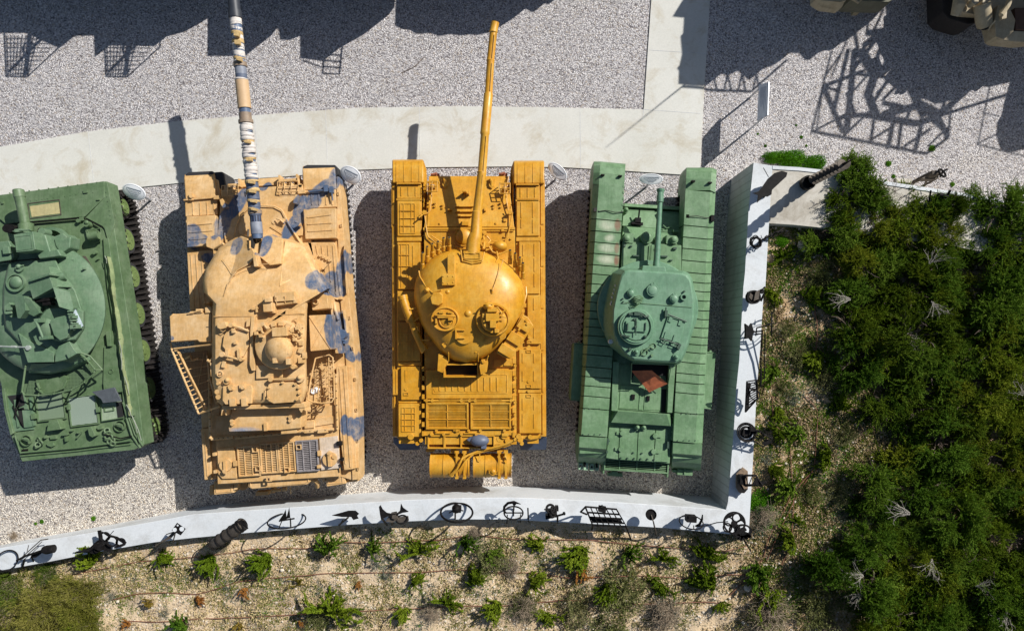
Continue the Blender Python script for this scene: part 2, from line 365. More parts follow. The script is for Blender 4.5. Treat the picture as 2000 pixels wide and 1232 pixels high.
# planting bed, about 0.3 m under the wall top
mid = [((a[0]+b[0])/2, (a[1]+b[1])/2) for a, b in zip(inner_s, outer_s)]+[((a[0]+b[0])/2, (a[1]+b[1])/2) for a, b in zip(inner_e, outer_e)][1:-1]+[((a[0]+b[0])/2, (a[1]+b[1])/2) for a, b in zip(st_, sb)]
midw = [WT(*p) for p in mid]
poly = [(p.x, p.y) for p in midw]; poly = [(-60, poly[0][1]-3)]+poly+[(60, poly[-1][1]-12), (60, -60), (-60, -60)]
def inside(x, y, P=poly):
    c = False; j = len(P)-1
    for i in range(len(P)):
        if (P[i][1] > y) != (P[j][1] > y) and x < (P[j][0]-P[i][0])*(y-P[i][1])/(P[j][1]-P[i][1])+P[i][0]: c = not c
        j = i
    return c
def bedz(x, y):
    return zt(x, y)-.30+.10*noise.noise((x*.6, y*.6, 3))+.05*noise.noise((x*1.9, y*1.9, 1))+.022*noise.noise((x*6, y*6, 1))
def BW(px, py, dz=0):
    z = 1.
    for _ in range(5):
        p = W(px, py, z); z = bedz(p.x, p.y)+dz
    return W(px, py, z)
def grid(x0, x1, y0, y1, s, test):
    nx = int((x1-x0)/s); ny = int((y1-y0)/s); idx = {}; vs = []; fs = []
    def vid(i, j):
        if (i, j) not in idx:
            x, y = x0+i*s, y0+j*s; idx[(i, j)] = len(vs); vs.append((x, y, bedz(x, y)))
        return idx[(i, j)]
    for i in range(nx):
        for j in range(ny):
            if test(x0+(i+.5)*s, y0+(j+.5)*s): fs.append((vid(i, j), vid(i+1, j), vid(i+1, j+1), vid(i, j+1)))
    return vs, fs
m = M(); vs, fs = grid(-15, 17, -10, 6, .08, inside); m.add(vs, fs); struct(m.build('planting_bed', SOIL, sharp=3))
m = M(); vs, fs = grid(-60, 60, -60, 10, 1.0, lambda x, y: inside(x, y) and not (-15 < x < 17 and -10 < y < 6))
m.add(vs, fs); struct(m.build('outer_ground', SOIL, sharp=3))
# ---------------------------------------------------------------- shared running gear
def rgear(root, f, b, wid, rad, n, paintm, sprz=.55, wheels=True, teeth=.03, rim=None, wr=.33, wf=None, ww=.8):
    """track loop from front point f to back point b (world xy of the track's centre line)"""
    f = Vector((f[0], f[1], 0)); b = Vector((b[0], b[1], 0)); d = (b-f).normalized(); s = Vector((-d.y, d.x, 0)); L = (b-f).length; zc = rad+.03
    path = []; seg = .15
    r = rad
    k = int((L-2*r)/seg)
    for i in range(k): path.append((r+i*(L-2*r)/k, zc+r, 0))
    for i in range(10): a = math.pi/2-i*math.pi/10; path.append((L-r+r*math.cos(a), zc+r*math.sin(a), 0))
    for i in range(k): path.append((L-r-i*(L-2*r)/k, zc-r, 0))
    for i in range(10): a = -math.pi/2-i*math.pi/10; path.append((r+r*math.cos(a), zc+r*math.sin(a), 0))
    m = M(); n_ = len(path)
    for i in range(n_):
        p, q = path[i], path[(i+1) % n_]; P = f+d*p[0]; P.z = p[1]; Q = f+d*q[0]; Q.z = q[1]; t = (Q-P); c = (P+Q)/2; l = t.length; t = t.normalized(); nn = t.cross(s)
        m.wbox(c, t*l*.43, s*wid/2, nn*.022); m.wbox(c+nn*.03, t*l*.12, s*wid*.47, nn*teeth); m.wbox(c-nn*.03, t*l*.12, s*wid*.47, nn*teeth)
        for e in (-1, 1): m.wbox(c+s*e*wid/2, t*l*.2, s*.045, nn*.04)
    m.build('track', TRACK, root)
    if not wheels: return
    for i in range(n):
        x = (r*1.15+(L-2.3*r)*i/(n-1)) if not wf else L*(wf[0]+(wf[1]-wf[0])*i/(n-1)); c = f+d*x; c.z = wr+.06
        wheel(root, c, s, wr, wid*ww, paintm)
    for x, rr in ((r, r*.8), (L-r, r*.8)):
        c = f+d*x; c.z = zc; wheel(root, c, s, rr, wid*.5, paintm, 'drive_sprocket')
def wheel(root, c, s, r, wd, paintm, name='road_wheel'):
    c = Vector(c); m = M(); m.wtube([c-s*wd/2, c+s*wd/2], r, 24); t = m.build(name, RUBBER if name == 'road_wheel' else TRACK, root)
    for e in (-1, 1):
        m = M(); m.wtube([c+s*e*(wd/2+q) for q in (.003, .025, .012, .012, .05, .055)], [r*.78, r*.76, r*.66, r*.36, r*.26, r*.1], 24)
        for k in range(8):
            a = k*math.pi/4; u = Vector((0, 0, 1)); v = s.cross(u); q = c+s*e*(wd/2+.02)+(u*math.cos(a)+v*math.sin(a))*r*.45; m.wbox(q, s*.014, u*.014, v*.014)
        m.build('rim', paintm, t)
def lamp(root, mat, x, y, z, r, tx=0, ty=-1, guard=True):
    p = W(x, y, z); r = r*mpp(z); d = Vector((tx, -ty, 0)); m = M(); m.wtube([p-d*r*.9, p-d*r*.6, p+d*r*.5], [r*.5, r, r], 16)
    o = m.build('headlight', mat, root); m = M(); m.wtube([p+d*(r*.5+.002), p+d*(r*.5+.012)], r*.85, 16); m.build('lens', GLASS, o)
    if guard:
        m = M(); g = r*1.7
        for e in (-g, 0, g):
            q = p+Vector((e, 0, 0)); m.wtube([q-d*g+Vector((0, 0, g*.9)), q+d*g+Vector((0, 0, g*.9)), q+d*g+Vector((0, 0, -g))], .014, 6)
        for e in (-1, 0, 1): m.wtube([p+Vector((-g, 0, g*.9))+d*g*e, p+Vector((g, 0, g*.9))+d*g*e], .014, 6)
        m.wtube([p+Vector((-g, 0, 0))+d*g, p+Vector((g, 0, 0))+d*g], .014, 6); m.build('lamp_guard', mat, root)
# ---------------------------------------------------------------- the mustard tank
ANG = -.3
MU = paint('mustard_paint', (.53, .245, .012), (.61, .30, .018), .42, (.26, .11, .01), None, (.62, .39, .07), .5)
MUD = paint('mustard_grille', (.40, .17, .016), (.46, .21, .02), .6)
t3 = thing('tank', W(915, 600, 0), 'mustard yellow tank with rounded dome turret and two drums on its tail', 'tank', 'tanks parked side by side on the gravel')
g = lambda *a, **k: None
# hull
m = M(); m.poly([(828, 448), (1006, 448), (1009, 868), (830, 868)], .45, 1.30)
m.solid([(838, 344, .98), (992, 344, .98), (1005, 448, 1.30), (828, 448, 1.30)], .5); m.build('hull', MU, t3, bevel=.012)
m = M(); m.solid([(838, 349, 1.02), (990, 349, 1.02), (995, 443, 1.315), (834, 443, 1.315)], .9)
m.box(826, 444, 1006, 449, 1.3, 1.345)
for y, a, b in ((403, 889, 925), (413, 889, 924), (422, 892, 922)): m.box(a, y-.8, b, y+.8, 1.2, 1.26+ (y-400)*.003)
m.boxes([(903, 372, 911, 375), (914, 372, 916, 379), (945, 405, 949, 412), (874, 408, 883, 410), (857, 435, 860, 438), (967, 434, 970, 438), (983, 427, 989, 433)], 1.1, 1.33)
m.build('glacis_plate', MU, t3, bevel=.008)
m = M(); m.bolts([(836, 397), (836, 404), (849, 396), (849, 403), (864, 400), (864, 406), (964, 400), (964, 406), (978, 396), (978, 404), (991, 397), (991, 403)], 2.2, 1.0, 1.25); m.each('bolt_head', MU, t3)
for x, y in ((869, 357), (960, 358)):
    m = M(); m.box(x-7, y-8, x+7, y+14, 1.0, 1.08); m.tube([(x, y+10, 1.1), (x, y-4, 1.15), (x-2, y-9, 1.1)], [2.5, 3, 2]); m.cyl(x, y+3, 5, 1.05, 1.14, 12); m.build('tow_hook', MU, t3)
lamp(t3, MU, 845, 366, 1.25, 6); lamp(t3, MU, 986, 370, 1.25, 6)
m = M(); m.tube([(841, 350, 1.1), (843, 385, 1.25), (840, 412, 1.3), (830, 420, 1.34)], 1); m.tube([(993, 345, 1.1), (988, 385, 1.25), (993, 412, 1.3), (1000, 420, 1.34)], 1)
m.tube([(829, 418, 1.36), (834, 455, 1.37), (836, 462, 1.37), (858, 480, 1.38), (905, 484, 1.38)], 1.3); m.tube([(1001, 415, 1.36), (993, 455, 1.37), (990, 466, 1.37), (977, 472, 1.38), (955, 470, 1.4)], 1.3)
m.tube([(842, 460, 1.36), (866, 476, 1.36)], 1.3); m.each('cable', MU, t3)
for x, y in ((845, 351), (978, 350)):
    m = M(); m.box(x-4, y-12, x+13, y-5, .8, .95); m.tube([(x, y-10, .98), (x+8, y-12, 1.0)], 2.5); m.build('tow_eye', RUST, t3)
m = M(); m.cyl(829, 415, 4.5, 1.3, 1.42, 14); m.tube([(826, 419, 1.4), (818, 425, 1.42)], 1.6); m.build('horn', MU, t3); m = M(); m.cyl(996, 415, 4, 1.3, 1.42, 14); m.tube([(997, 408, 1.4), (997, 403, 1.42)], 1.2); m.build('horn', MU, t3)
m = M(); m.dome(905, 462, 17, 1.3, .1); m.box(900, 433, 915, 440, 1.3, 1.38); m.ring(905, 462, 19, 1.3, 1.33, 2); m.build('driver_hatch', MU, t3)
m = M(); m.box(828, 450, 889, 452, 1.3, 1.33); m.box(942, 450, 1003, 452, 1.3, 1.34); m.box(979, 447, 984, 452, 1.3, 1.37); m.bolts([(878, 458), (888, 476), (985, 462), (998, 466), (1000, 580), (836, 676)], 2, 1.3, 1.34)
m.each('hull_fitting', MU, t3)
# fenders
for side, x0, x1, xo0, xo1 in ((0, 774, 823, 764, 775), (1, 1007, 1054, 1054, 1064)):
    e = 3 if side else 3
    m = M(); m.poly([(x0, 350), (x1, 350), (x1+2, 856), (x0+2, 856)], .95, 1.19)
    m.build('fender', MU, t3, bevel=.01)
    m = M(); m.poly([(xo0, 352), (xo1, 352), (xo1+3, 852), (xo0+3, 852)], .62, 1.12)
    rr = random.Random(side)
    pts = [(xo0+1.5*rr.random()+(.006*(y-350)), y) for y in range(360, 855, 22)]
    for q in range(6): y = 360+q*82; m.box((xo0+xo1)/2-1+(3 if q > 3 else 0)-2, y, (xo0+xo1)/2+3, y+78, 1.1, 1.145)
    m.build('side_skirt', MU, t3, bevel=.006)
    a, b = (765, 834) if not side else (995, 1064); ia, ib = (766, 827) if not side else (1003, 1063)
    m = M(); y0 = 311 if not side else 313
    m.prof(ia, ib, [(y0+46, 1.24), (y0+28, 1.245), (y0+14, 1.20), (y0+5, 1.10), (y0+1, .95), (y0+4, .75)], .7)
    m.build('mudguard', MU, t3, bevel=.03)
    m = M()
    for i in range(4):
        x = ia+8+i*15; m.prof(x-.7, x+.7, [(y0+44, 1.252), (y0+28, 1.257), (y0+14, 1.212), (y0+5, 1.112), (y0+2.5, .99)], .95)
    m.each('rib', MU, t3)
    # inner cheek of the mudguard
    m = M(); q = 827 if not side else 1003; s_ = 1 if not side else -1
    m.ploft([[(q, y0+2, 1.0), (q, y0+60, 1.15), (q, y0+110, 1.12), (q, y0+110, .6), (q, y0+2, .6)], [(q+s_*6, y0+20, .95), (q+s_*8, y0+60, .9), (q+s_*6, y0+105, .9), (q+s_*5, y0+105, .6), (q+s_*5, y0+20, .6)]]); m.build('cheek', MU, t3, bevel=.01)
    m = M(); m.boxes([(x0+1, y0+46, x1-1, y0+49), (x0, y0+77, x1, y0+80)], 1.19, 1.27); m.box(x0+2, y0+50, x1-2, y0+76, 1.19, 1.235)
    for i in range(3): m.box(x0+9+i*14, y0+54, x0+10.3+i*14, y0+72, 1.2, 1.25)
    m.tube([(x0+4, y0+48, 1.29), (x1-3, y0+48, 1.29)], 1); m.build('hinged_flap', MU, t3)
def gbox(L, z, grooves=(), pad=None, lat=None, nm='stowage_box'):
    m = M(); m.box(*L, 1.19, z)
    o = m.build(nm, MU, t3, bevel=.014); x0, y0, x1, y1 = L; m = M(); h = 0
    for gx, ga, gb in grooves: m.box(gx-.9, ga, gx+.9, gb, z-.002, z+.014); h = 1
    if pad:
        a, b, c, d = pad; m.frame(a, b, c, d, z-.002, z+.016, 1.4); h = 1
        for i in range(1, 4): y = b+(d-b)*i/4; m.tube([(a, y, z+.02), (c, y, z+.02)], .8, 6)
        for i in (0, 1): x = a+(c-a)*(.25+.5*i); m.box(x-.6, b, x+.6, d, z-.002, z+.015)
    if lat:
        for x, y in lat: m.frame(x-5, y-3, x+5, y+3, z-.002, z+.02, 1.3); m.cyl(x, y-9, 3.2, z-.002, z+.018, 12)
    if h: m.build('raised_ribs', MU, o)
gbox((776, 392, 821, 461), 1.27, (), (781, 397, 811, 456))
gbox((776, 473, 821, 565), 1.27, ((801, 480, 560), (807, 480, 560)), (778, 476, 800, 564))
gbox((776, 568, 821, 626), 1.25, ((790, 574, 620),))
gbox((776, 630, 821, 705), 1.27, ((806, 634, 700),), (778, 634, 802, 704))
gbox((783, 716, 821, 781), 1.30, ((792, 722, 745),), None, ((793, 769),))
gbox((778, 788, 822, 853), 1.30, (), (784, 795, 811, 843))
gbox((767, 721, 779, 771), 1.2, ((774, 724, 768),))
gbox((1009, 390, 1053, 461), 1.27, ((1018, 395, 425), (1018, 428, 445), (1041, 395, 425), (1041, 428, 455)), None, None)
gbox((1014, 472, 1054, 574), 1.27, ((1022, 478, 500), (1044, 476, 500), (1022, 504, 530), (1044, 504, 530), (1044, 534, 560)))
gbox((1030, 576, 1056, 672), 1.27, ((1043, 582, 605), (1043, 640, 660)), None, ((1034, 668),))
gbox((1014, 682, 1057, 759), 1.28, ((1021, 690, 708), (1043, 690, 708), (1021, 724, 744), (1043, 724, 744)), None, ((1033, 754), (1033, 686)))
gbox((1014, 768, 1057, 846), 1.28, ((1021, 778, 800), (1043, 775, 800), (1021, 808, 830), (1043, 808, 836)), None, ((1033, 773),))
m = M(); m.boxes([(775, 463, 823, 471), (1008, 463, 1056, 471), (778, 707, 823, 714), (778, 783, 823, 787), (1012, 761, 1057, 767)], 1.19, 1.25); m.each('fender_strap', MU, t3, bevel=.008)
m = M(); m.ploft([[(1014, 850, 1.2), (1058, 850, 1.2), (1052, 857, 1.2), (1036, 860, 1.2), (1020, 857, 1.2)], [(1016, 850, 1.26), (1056, 850, 1.26), (1050, 856, 1.26), (1036, 858, 1.26), (1022, 856, 1.26)]]); m.cyl(1035, 853, 4, 1.2, 1.33, 12); m.build('fender_cover', MU, t3)
m = M(); m.boxes([(779, 856, 820, 866), (1030, 852, 1052, 866)], 1.0, 1.16); m.cyl(802, 853, 6, 1.1, 1.36, 12); m.cyl(822, 860, 4, 1.1, 1.3, 12); m.cyl(815, 866, 4, 1.1, 1.26, 12); m.each('rear_bracket', MU, t3, bevel=.006)
for x0, x1, q in ((768, 822, 1), (1014, 1069, -1)):
    m = M(); m.ploft([[(x0+2, 854, .95), (x1-2, 854, .95), (x1-4, 876, .75), (x0+(14 if q > 0 else 4), 877, .75), (x0+2, 864, .85)], [(x0, 854, 1.0), (x1, 854, 1.0), (x1-2, 878, .8), (x0+(14 if q > 0 else 2), 879, .8), (x0, 864, .9)]]); m.build('mud_flap', SLATE, t3, bevel=.01)
# engine deck
m = M(); m.box(832, 722, 1000, 778, 1.3, 1.40); m.build('engine_deck', MU, t3, bevel=.012)
m = M(); m.poly([(886, 737), (974, 733), (988, 735), (988, 750), (973, 766), (849, 766), (843, 752), (851, 737)], 1.38, 1.409)
m.frame(844, 731, 991, 769, 1.398, 1.412, 2)
for i in range(10): m.box(857+i*12.5, 737, 859.5+i*12.5, 763, 1.39, 1.425)
m.build('ribbed_panel', MU, t3, bevel=.008)
m = M(); m.tube([(828, 782, 1.4), (1004, 782, 1.4)], 2.1); m.bolts([(833, 782), (844, 782), (901, 782), (917, 782), (928, 782), (998, 782)], 3.4, 1.3, 1.43); m.tube([(858, 780.5, 1.43), (980, 780.5, 1.43)], .9); m.build('torsion_rod', MU, t3)
m = M()
for y in range(716, 860, 18): m.boxes([(824, y, 829, y+9)], 1.3, 1.38)
for y in range(700, 862, 24): m.boxes([(1001, y, 1008, y+10)], 1.3, 1.37); m.cyl(1006, y+14, 3, 1.3, 1.42, 10)
m.boxes([(965, 702, 1002, 716), (985, 704, 990, 708)], 1.3, 1.36); m.box(984, 703, 1000, 714, 1.3, 1.385); m.each('deck_hinge', MU, t3)
for a, b in ((832, 915), (919, 998)):
    m = M(); m.frame(a, 786, b, 838, 1.3, 1.41, 3.2); m.frame(a+3.5, 789.5, b-3.5, 834.5, 1.3, 1.395, 1.2); m.box((a+b)/2-.9, 790, (a+b)/2+.9, 834, 1.35, 1.40)
    for y in (804, 819): m.box(a+4, y-.8, b-4, y+.8, 1.35, 1.40)
    o = m.build('radiator_grille', MU, t3, bevel=.004); m = M(); m.slats(a+4, 790, b-4, 834, 1.33, 1.375, 17, .55); m.build('louvres', MU, o); m = M(); m.box(a+3, 789, b-3, 835, 1.3, 1.315); m.build('grille_base', MUD, o)
m = M(); m.box(828, 839, 1005, 850, 1.3, 1.345); m.bolts([(852, 841), (892, 841), (915, 841), (938, 841), (985, 841), (842, 848), (866, 848), (901, 848), (930, 848)], 3, 1.33, 1.4); m.boxes([(885, 838, 898, 842), (980, 846, 993, 852), (850, 845, 880, 847), (905, 845, 935, 847)], 1.33, 1.385); m.build('rear_plate', MU, t3, bevel=.005)
o = M().frame(835, 850, 966, 876, .9, 1.34, 2.4).boxes([(866, 851, 870, 875), (899, 851, 902, 875), (930, 851, 933, 875)], 1.0, 1.33).build('rear_box', MU, t3, bevel=.005)
M().box(837, 852, 964, 873, 1.0, 1.2).build('mesh_floor', mesh_mat('mustard_mesh', (.09, .035, .006), (.45, .2, .02), 45), o)
m = M(); m.poly([(967, 850), (1004, 848), (1006, 866), (985, 874), (967, 874)], 1.0, 1.28); m.cyl(976, 857, 6, 1.25, 1.31, 12); m.cyl(991, 860, 5, 1.25, 1.34, 12); m.cyl(1016, 858, 6, 1.1, 1.28, 12); m.cyl(1019, 866, 4, 1.1, 1.24, 12); m.cyl(984, 851, 6, 1.25, 1.35, 12); m.each('rear_fitting', MU, t3, bevel=.004)
m = M(); m.tube([(1012, 850, 1.35), (1005, 858, 1.38), (985, 868, 1.38), (960, 875, 1.36), (940, 879, 1.32), (915, 888, 1.32), (903, 895, 1.40), (893, 915, 1.42), (879, 928, 1.32)], 2.2)
m.tube([(1013, 854, 1.33), (1000, 863, 1.34), (975, 874, 1.34), (950, 880, 1.3), (925, 886, 1.3), (909, 900, 1.38), (899, 916, 1.4), (884, 926, 1.34)], 1.8); m.dome(881, 927, 6, 1.22, .12, 12); m.cyl(1013, 852, 5, 1.3, 1.4, 12); m.build('tow_cable', MU, t3)
cap = M(); cap.dome(936, 861, 19, 1.36, .16, 24, 1, .62); cap.ploft([[(911, 857, 1.37), (921, 851, 1.37), (922, 866, 1.37), (913, 861, 1.37)], [(912, 857.5, 1.41), (921, 853, 1.42), (922, 864, 1.42), (914, 860, 1.41)]]); cap.box(940, 868, 950, 876, 1.35, 1.42)
o = cap.build('rubber_cover', plain('blue_grey_rubber', (.10, .12, .17), .5, 0, .15)); tag(o, 'blue-grey rubber cap lying over the mesh box at the tail of the mustard tank', 'rubber cap')
# drums
for x0, x1, rb in ((842, 918, (842.5, 868, 892, 899, 916)), (925, 999, (926, 949, 972, 986, 998))):
    m = M(); zc = 1.02; r = .285; c0 = W(x0, 908, zc); c1 = W(x1, 908, zc); pts = []; rr = []
    m.wtube([c0, c1], r, 40)
    for q in rb:
        a = W(q-.9, 908, zc); b = W(q+.9, 908, zc); m.wtube([a, b], r+.014, 40)
    o = m.build('fuel_drum', MU, t3); m = M()
    for q in ((x0+50, 'b'), (x1-11, 'b')):
        m.box(q[0]-2, 884, q[0]+2, 930, 1.28, 1.315); m.boxes([(q[0]-4, 880, q[0]+4, 886), (q[0]-3, 929, q[0]+3, 935)], 1.15, 1.3)
    m.each('drum_strap', MU, o)
m = M(); m.cyl(963, 921, 7, 1.2, 1.34, 14); m.dome(963, 921, 5, 1.34, .04, 12); m.tube([(955, 916, 1.33), (955, 924, 1.33), (971, 926, 1.33), (971, 916, 1.33)], .9); m.build('drum_filler', MU, t3)
m = M(); m.tube([(937, 886, 1.31), (936, 899, 1.33), (939, 899, 1.33)], 1); m.tube([(986, 890, 1.33), (990, 897, 1.33), (984, 900, 1.33), (988, 903, 1.33)], 1); m.boxes([(832, 878, 848, 882), (880, 878, 890, 884), (905, 878, 915, 882), (955, 880, 985, 882)], .9, 1.2); m.each('drum_bracket', MU, t3)
# turret
out = [(882, 487), (862, 494), (848, 501), (834, 512), (822, 527), (814, 541), (810, 556), (808.5, 575), (810, 592), (814, 608), (821, 630), (832, 650), (846, 668), (864, 690), (886, 705), (910, 709.5), (933, 705), (957, 691), (984, 668), (1003, 645), (1017, 617), (1024, 596), (1026, 576), (1019, 547), (1004, 526), (981, 507), (950, 493), (930, 489), (905, 486)]
m = M(); m.shells(out, [(.93, 1.28), (.97, 1.40), (1.0, 1.58), (.985, 1.72), (.94, 1.86), (.86, 1.97), (.76, 2.05), (.62, 2.115), (.45, 2.16), (.25, 2.185), (.08, 2.19)], (914, 604)); tur = m.build('turret', MU, t3, sharp=1.0)
m = M(); a = [(895, 540), (925, 537), (950, 545), (965, 560), (968, 575)]; m.tube([(888, 541, 2.11), (910, 539, 2.1), (930, 541, 2.1), (950, 549, 2.09), (962, 560, 2.09), (967, 572, 2.1)], 1.3, 6); m.tube([(888, 507, 1.99), (957, 514, 1.95)], 1, 6); m.tube([(952, 511, 1.97), (953, 518, 1.97)], 1, 6); m.each('weld_bead', MU, t3)
m = M(); m.poly([(905, 490), (940, 491), (941, 509), (922, 512), (903, 507)], 1.6, 2.04); m.frame(906, 493, 938, 506, 2.04, 2.06, 2); m.tube([(900, 488, 1.95), (903, 510, 2.06), (922, 515, 2.07), (942, 511, 2.06), (946, 492, 1.95)], 1.6, 6); m.build('mantlet_cover', MU, t3, bevel=.02)
m = M(); B = [((923, 497), 1.90, 14.5), ((925, 470), 1.905, 13.5), ((929.5, 459), 1.91, 12.8), ((930, 455), 1.91, 11.6), ((932, 414), 1.94, 10.2), ((932.5, 413), 1.94, 9.2), ((941, 340), 1.98, 8.8), ((941, 337), 1.98, 9.6), ((941.5, 334), 1.98, 8.5), ((947, 264), 2.03, 8.3), ((947, 261), 2.03, 9.8), ((947.5, 256), 2.03, 9.2), ((954, 184), 2.09, 9.0), ((954.5, 181), 2.09, 7.6), ((958, 122), 2.13, 7.5), ((958, 119), 2.13, 8.5), ((958.2, 116), 2.13, 7.5), ((963.5, 66), 2.17, 7.4), ((963.6, 63), 2.18, 8.6), ((964, 60), 2.18, 7.9), ((967.5, 44), 2.2, 7.9)]
m.tube([(p[0], p[1], z) for p, z, r in B], [r for p, z, r in B], 24); bar = m.build('gun_barrel', MU, t3)
m = M()
for (xa, ya, za), (xb, yb, zb) in (((944, 335, 2.08), (950, 266, 2.13)), ((957, 178, 2.18), (961, 124, 2.22)), ((961, 114, 2.22), (966, 68, 2.26)), ((936, 410, 2.03), (943, 342, 2.08))): m.tube([(xa, ya, za), (xb, yb, zb)], 1.3, 6)
m.each('sleeve_seam', MU, bar); m = M(); q = W(967.7, 43.5, 2.2); q2 = W(968, 41.8, 2.2); m.wtube([q, q2], .065, 20); m.build('muzzle_bore', DARK, bar)
for L in ([(825, 494, 527), (834, 482, 508), (844, 476, 498), (855, 472, 492), (866, 465, 487), (877, 464, 485)], [(996, 489, 511), (1006, 495, 518), (1015, 503, 525), (1021, 514, 540)]):
    for x, a, b in L:
        m = M(); m.tube([(x, b+2, 1.64), (x+.3, (a+b)/2+4, 1.74), (x+.3, (a+b)/2+3, 1.75), (x+.5, a, 1.92)], [4.2, 4.2, 3.3, 3.3], 14); o = m.build('smoke_launcher', MU, t3)
        p = W(x+.5, a-.2, 1.923); q = W(x+.45, a+2, 1.90); d = (p-q).normalized(); m = M(); m.wtube([p, p+d*.006], 2.5*mpp(1.9), 12); m.build('tube_mouth', DARK, o)
        m = M(); m.box(x-4, b, x+4, b+4, 1.5, 1.66); m.build('bracket', MU, o)
m = M(); m.box(874, 498, 888, 534, 1.9, 2.12); m.box(863, 536, 889, 557, 1.95, 2.24); m.box(872, 534, 889, 538, 2.0, 2.2); m.bolts([(866, 540), (875, 539), (885, 540), (866, 552), (875, 554), (885, 551)], 1.5, 2.2, 2.255, 6); m.poly([(858, 556), (864, 556), (866, 562), (858, 562)], 1.9, 2.12); m.build('gunner_sight', MU, t3, bevel=.012)
m = M(); m.tube([(818, 529, 1.86), (820, 540, 1.9), (832, 560, 2.0), (845, 572, 2.1), (862, 566, 2.16)], 1.7, 6); m.build('conduit', MU, t3)
m = M(); m.poly([(846, 571), (858, 570), (865, 576), (864, 592), (856, 597), (843, 594), (840, 582)], 1.95, 2.33); m.dome(834, 567, 6, 1.95, .2, 14); m.cyl(834, 566, 5, 2.0, 2.1, 12); m.build('periscope_head', MU, t3, bevel=.02)
m = M(); m.dome(874.5, 570, 5.2, 2.13, .06, 14); m.dome(914, 612, 7.5, 2.17, .06, 18); m.cyl(893, 515, 2, 1.95, 2.06, 8); m.each('rivet_dome', MU, t3)
m = M(); m.shells([(869+28*math.cos(a/12*math.pi), 623+24*math.sin(a/12*math.pi)) for a in range(24)], [(1., 2.0), (1., 2.23), (.94, 2.25), (.9, 2.24)]); m.ring(869, 623, 27, 2.2, 2.27, 2.5, 28, 1, .87); m.dome(872, 626, 13, 2.24, .05); m.ring(872, 626, 14.5, 2.22, 2.28, 2.2)
m.box(854, 610, 886, 621, 2.24, 2.34); m.boxes([(857, 608, 866, 612), (874, 608, 883, 612), (875, 620, 884, 626), (850, 622, 853, 632)], 2.24, 2.38); m.tube([(850, 615, 2.33), (890, 618, 2.33)], 2.2); m.box(875, 622, 879, 632, 2.24, 2.32); m.build('loader_hatch', MU, t3, bevel=.005)
m = M(); m.shells([(963+34*math.cos(a/15*math.pi), 624+33*math.sin(a/15*math.pi)) for a in range(30)], [(1., 2.0), (1., 2.26), (.96, 2.30), (.86, 2.30), (.84, 2.26)]); cu = m.build('commander_cupola', MU, t3)
m = M(); m.shells([(965+25*math.cos(a/15*math.pi), 626+24*math.sin(a/15*math.pi)) for a in range(30)], [(1., 2.26), (1., 2.33), (.9, 2.37), (.6, 2.39), (.1, 2.395)]); m.build('hatch_lid', MU, cu)
m = M(); m.box(949, 612, 975, 627, 2.36, 2.5); m.box(957, 625, 969, 640, 2.38, 2.52); m.tube([(944, 628, 2.45), (990, 605, 2.45)], 1.8); m.boxes([(942, 612, 952, 620), (972, 612, 982, 618)], 2.36, 2.44); m.tube([(954, 607, 2.5), (972, 600, 2.5), (980, 612, 2.5)], 1.6); m.box(952, 603, 971, 609, 2.4, 2.52); m.poly([(944, 634), (950, 631), (955, 637), (949, 640)], 2.3, 2.42); m.tube([(978, 618, 2.5), (989, 620, 2.5)], 1.2); m.box(958, 644, 975, 650, 2.3, 2.4); m.boxes([(966, 642, 974, 650)], 2.34, 2.44); m.build('gun_mount', MU, cu, bevel=.006)
m = M(); m.dome(954, 598, 11, 2.3, .16, 20, 1, .8); m.tube([(945, 602, 2.3), (945, 594, 2.44), (964, 594, 2.44)], 1); m.cyl(959, 606, 6, 2.3, 2.4, 14); m.build('search_lamp', MU, cu)
m = M(); m.cyl(907, 654, 18, 2.05, 2.145, 28); m.build('access_cover', MU, t3, bevel=.006)
m = M(); m.box(889, 643, 892, 662, 2.1, 2.2); m.tube([(890, 644, 2.18), (907, 645, 2.19), (907, 645, 2.12)], 1.8); m.tube([(890, 660, 2.18), (907, 660, 2.17), (907, 660, 2.12)], 1.8); m.build('grab_bar', MU, t3)
m = M(); m.ring(982, 656, 6.5, 2.05, 2.12, 1.2, 20); m.boxes([(946, 661, 953, 667)], 2.0, 2.1); m.tube([(925, 663, 2.05), (929, 655, 2.14), (934, 664, 2.05), (925, 663, 2.05)], 1); m.tube([(930, 655, 2.14), (937, 660, 2.1)], 1); m.build('ring_bracket', MU, t3)
m = M(); m.cyl(928, 686, 6, 1.8, 1.97, 14); m.dome(928, 686, 4.5, 1.97, .04, 12); m.poly([(893, 682), (902, 679), (905, 686), (900, 694), (893, 691)], 1.8, 1.87); m.tube([(863, 676, 1.92), (872, 668, 2.0), (881, 683, 1.92)], 3); m.poly([(862, 672), (876, 664), (881, 668), (868, 680)], 1.85, 1.99); m.tube([(874, 662, 2.0), (880, 683, 1.95), (878, 690, 1.85)], 1.4); m.build('rear_turret_fittings', MU, t3, bevel=.006)
m = M(); m.box(865, 708, 936, 738, 1.36, 1.40, 8-.3); m.frame(866, 710, 935, 737, 1.4, 1.72, 3); bb = m.build('open_rear_bin', MU, t3, bevel=.005); m = M(); m.box(869, 713, 932, 734, 1.402, 1.41); m.build('bin_inside', DARK, bb)
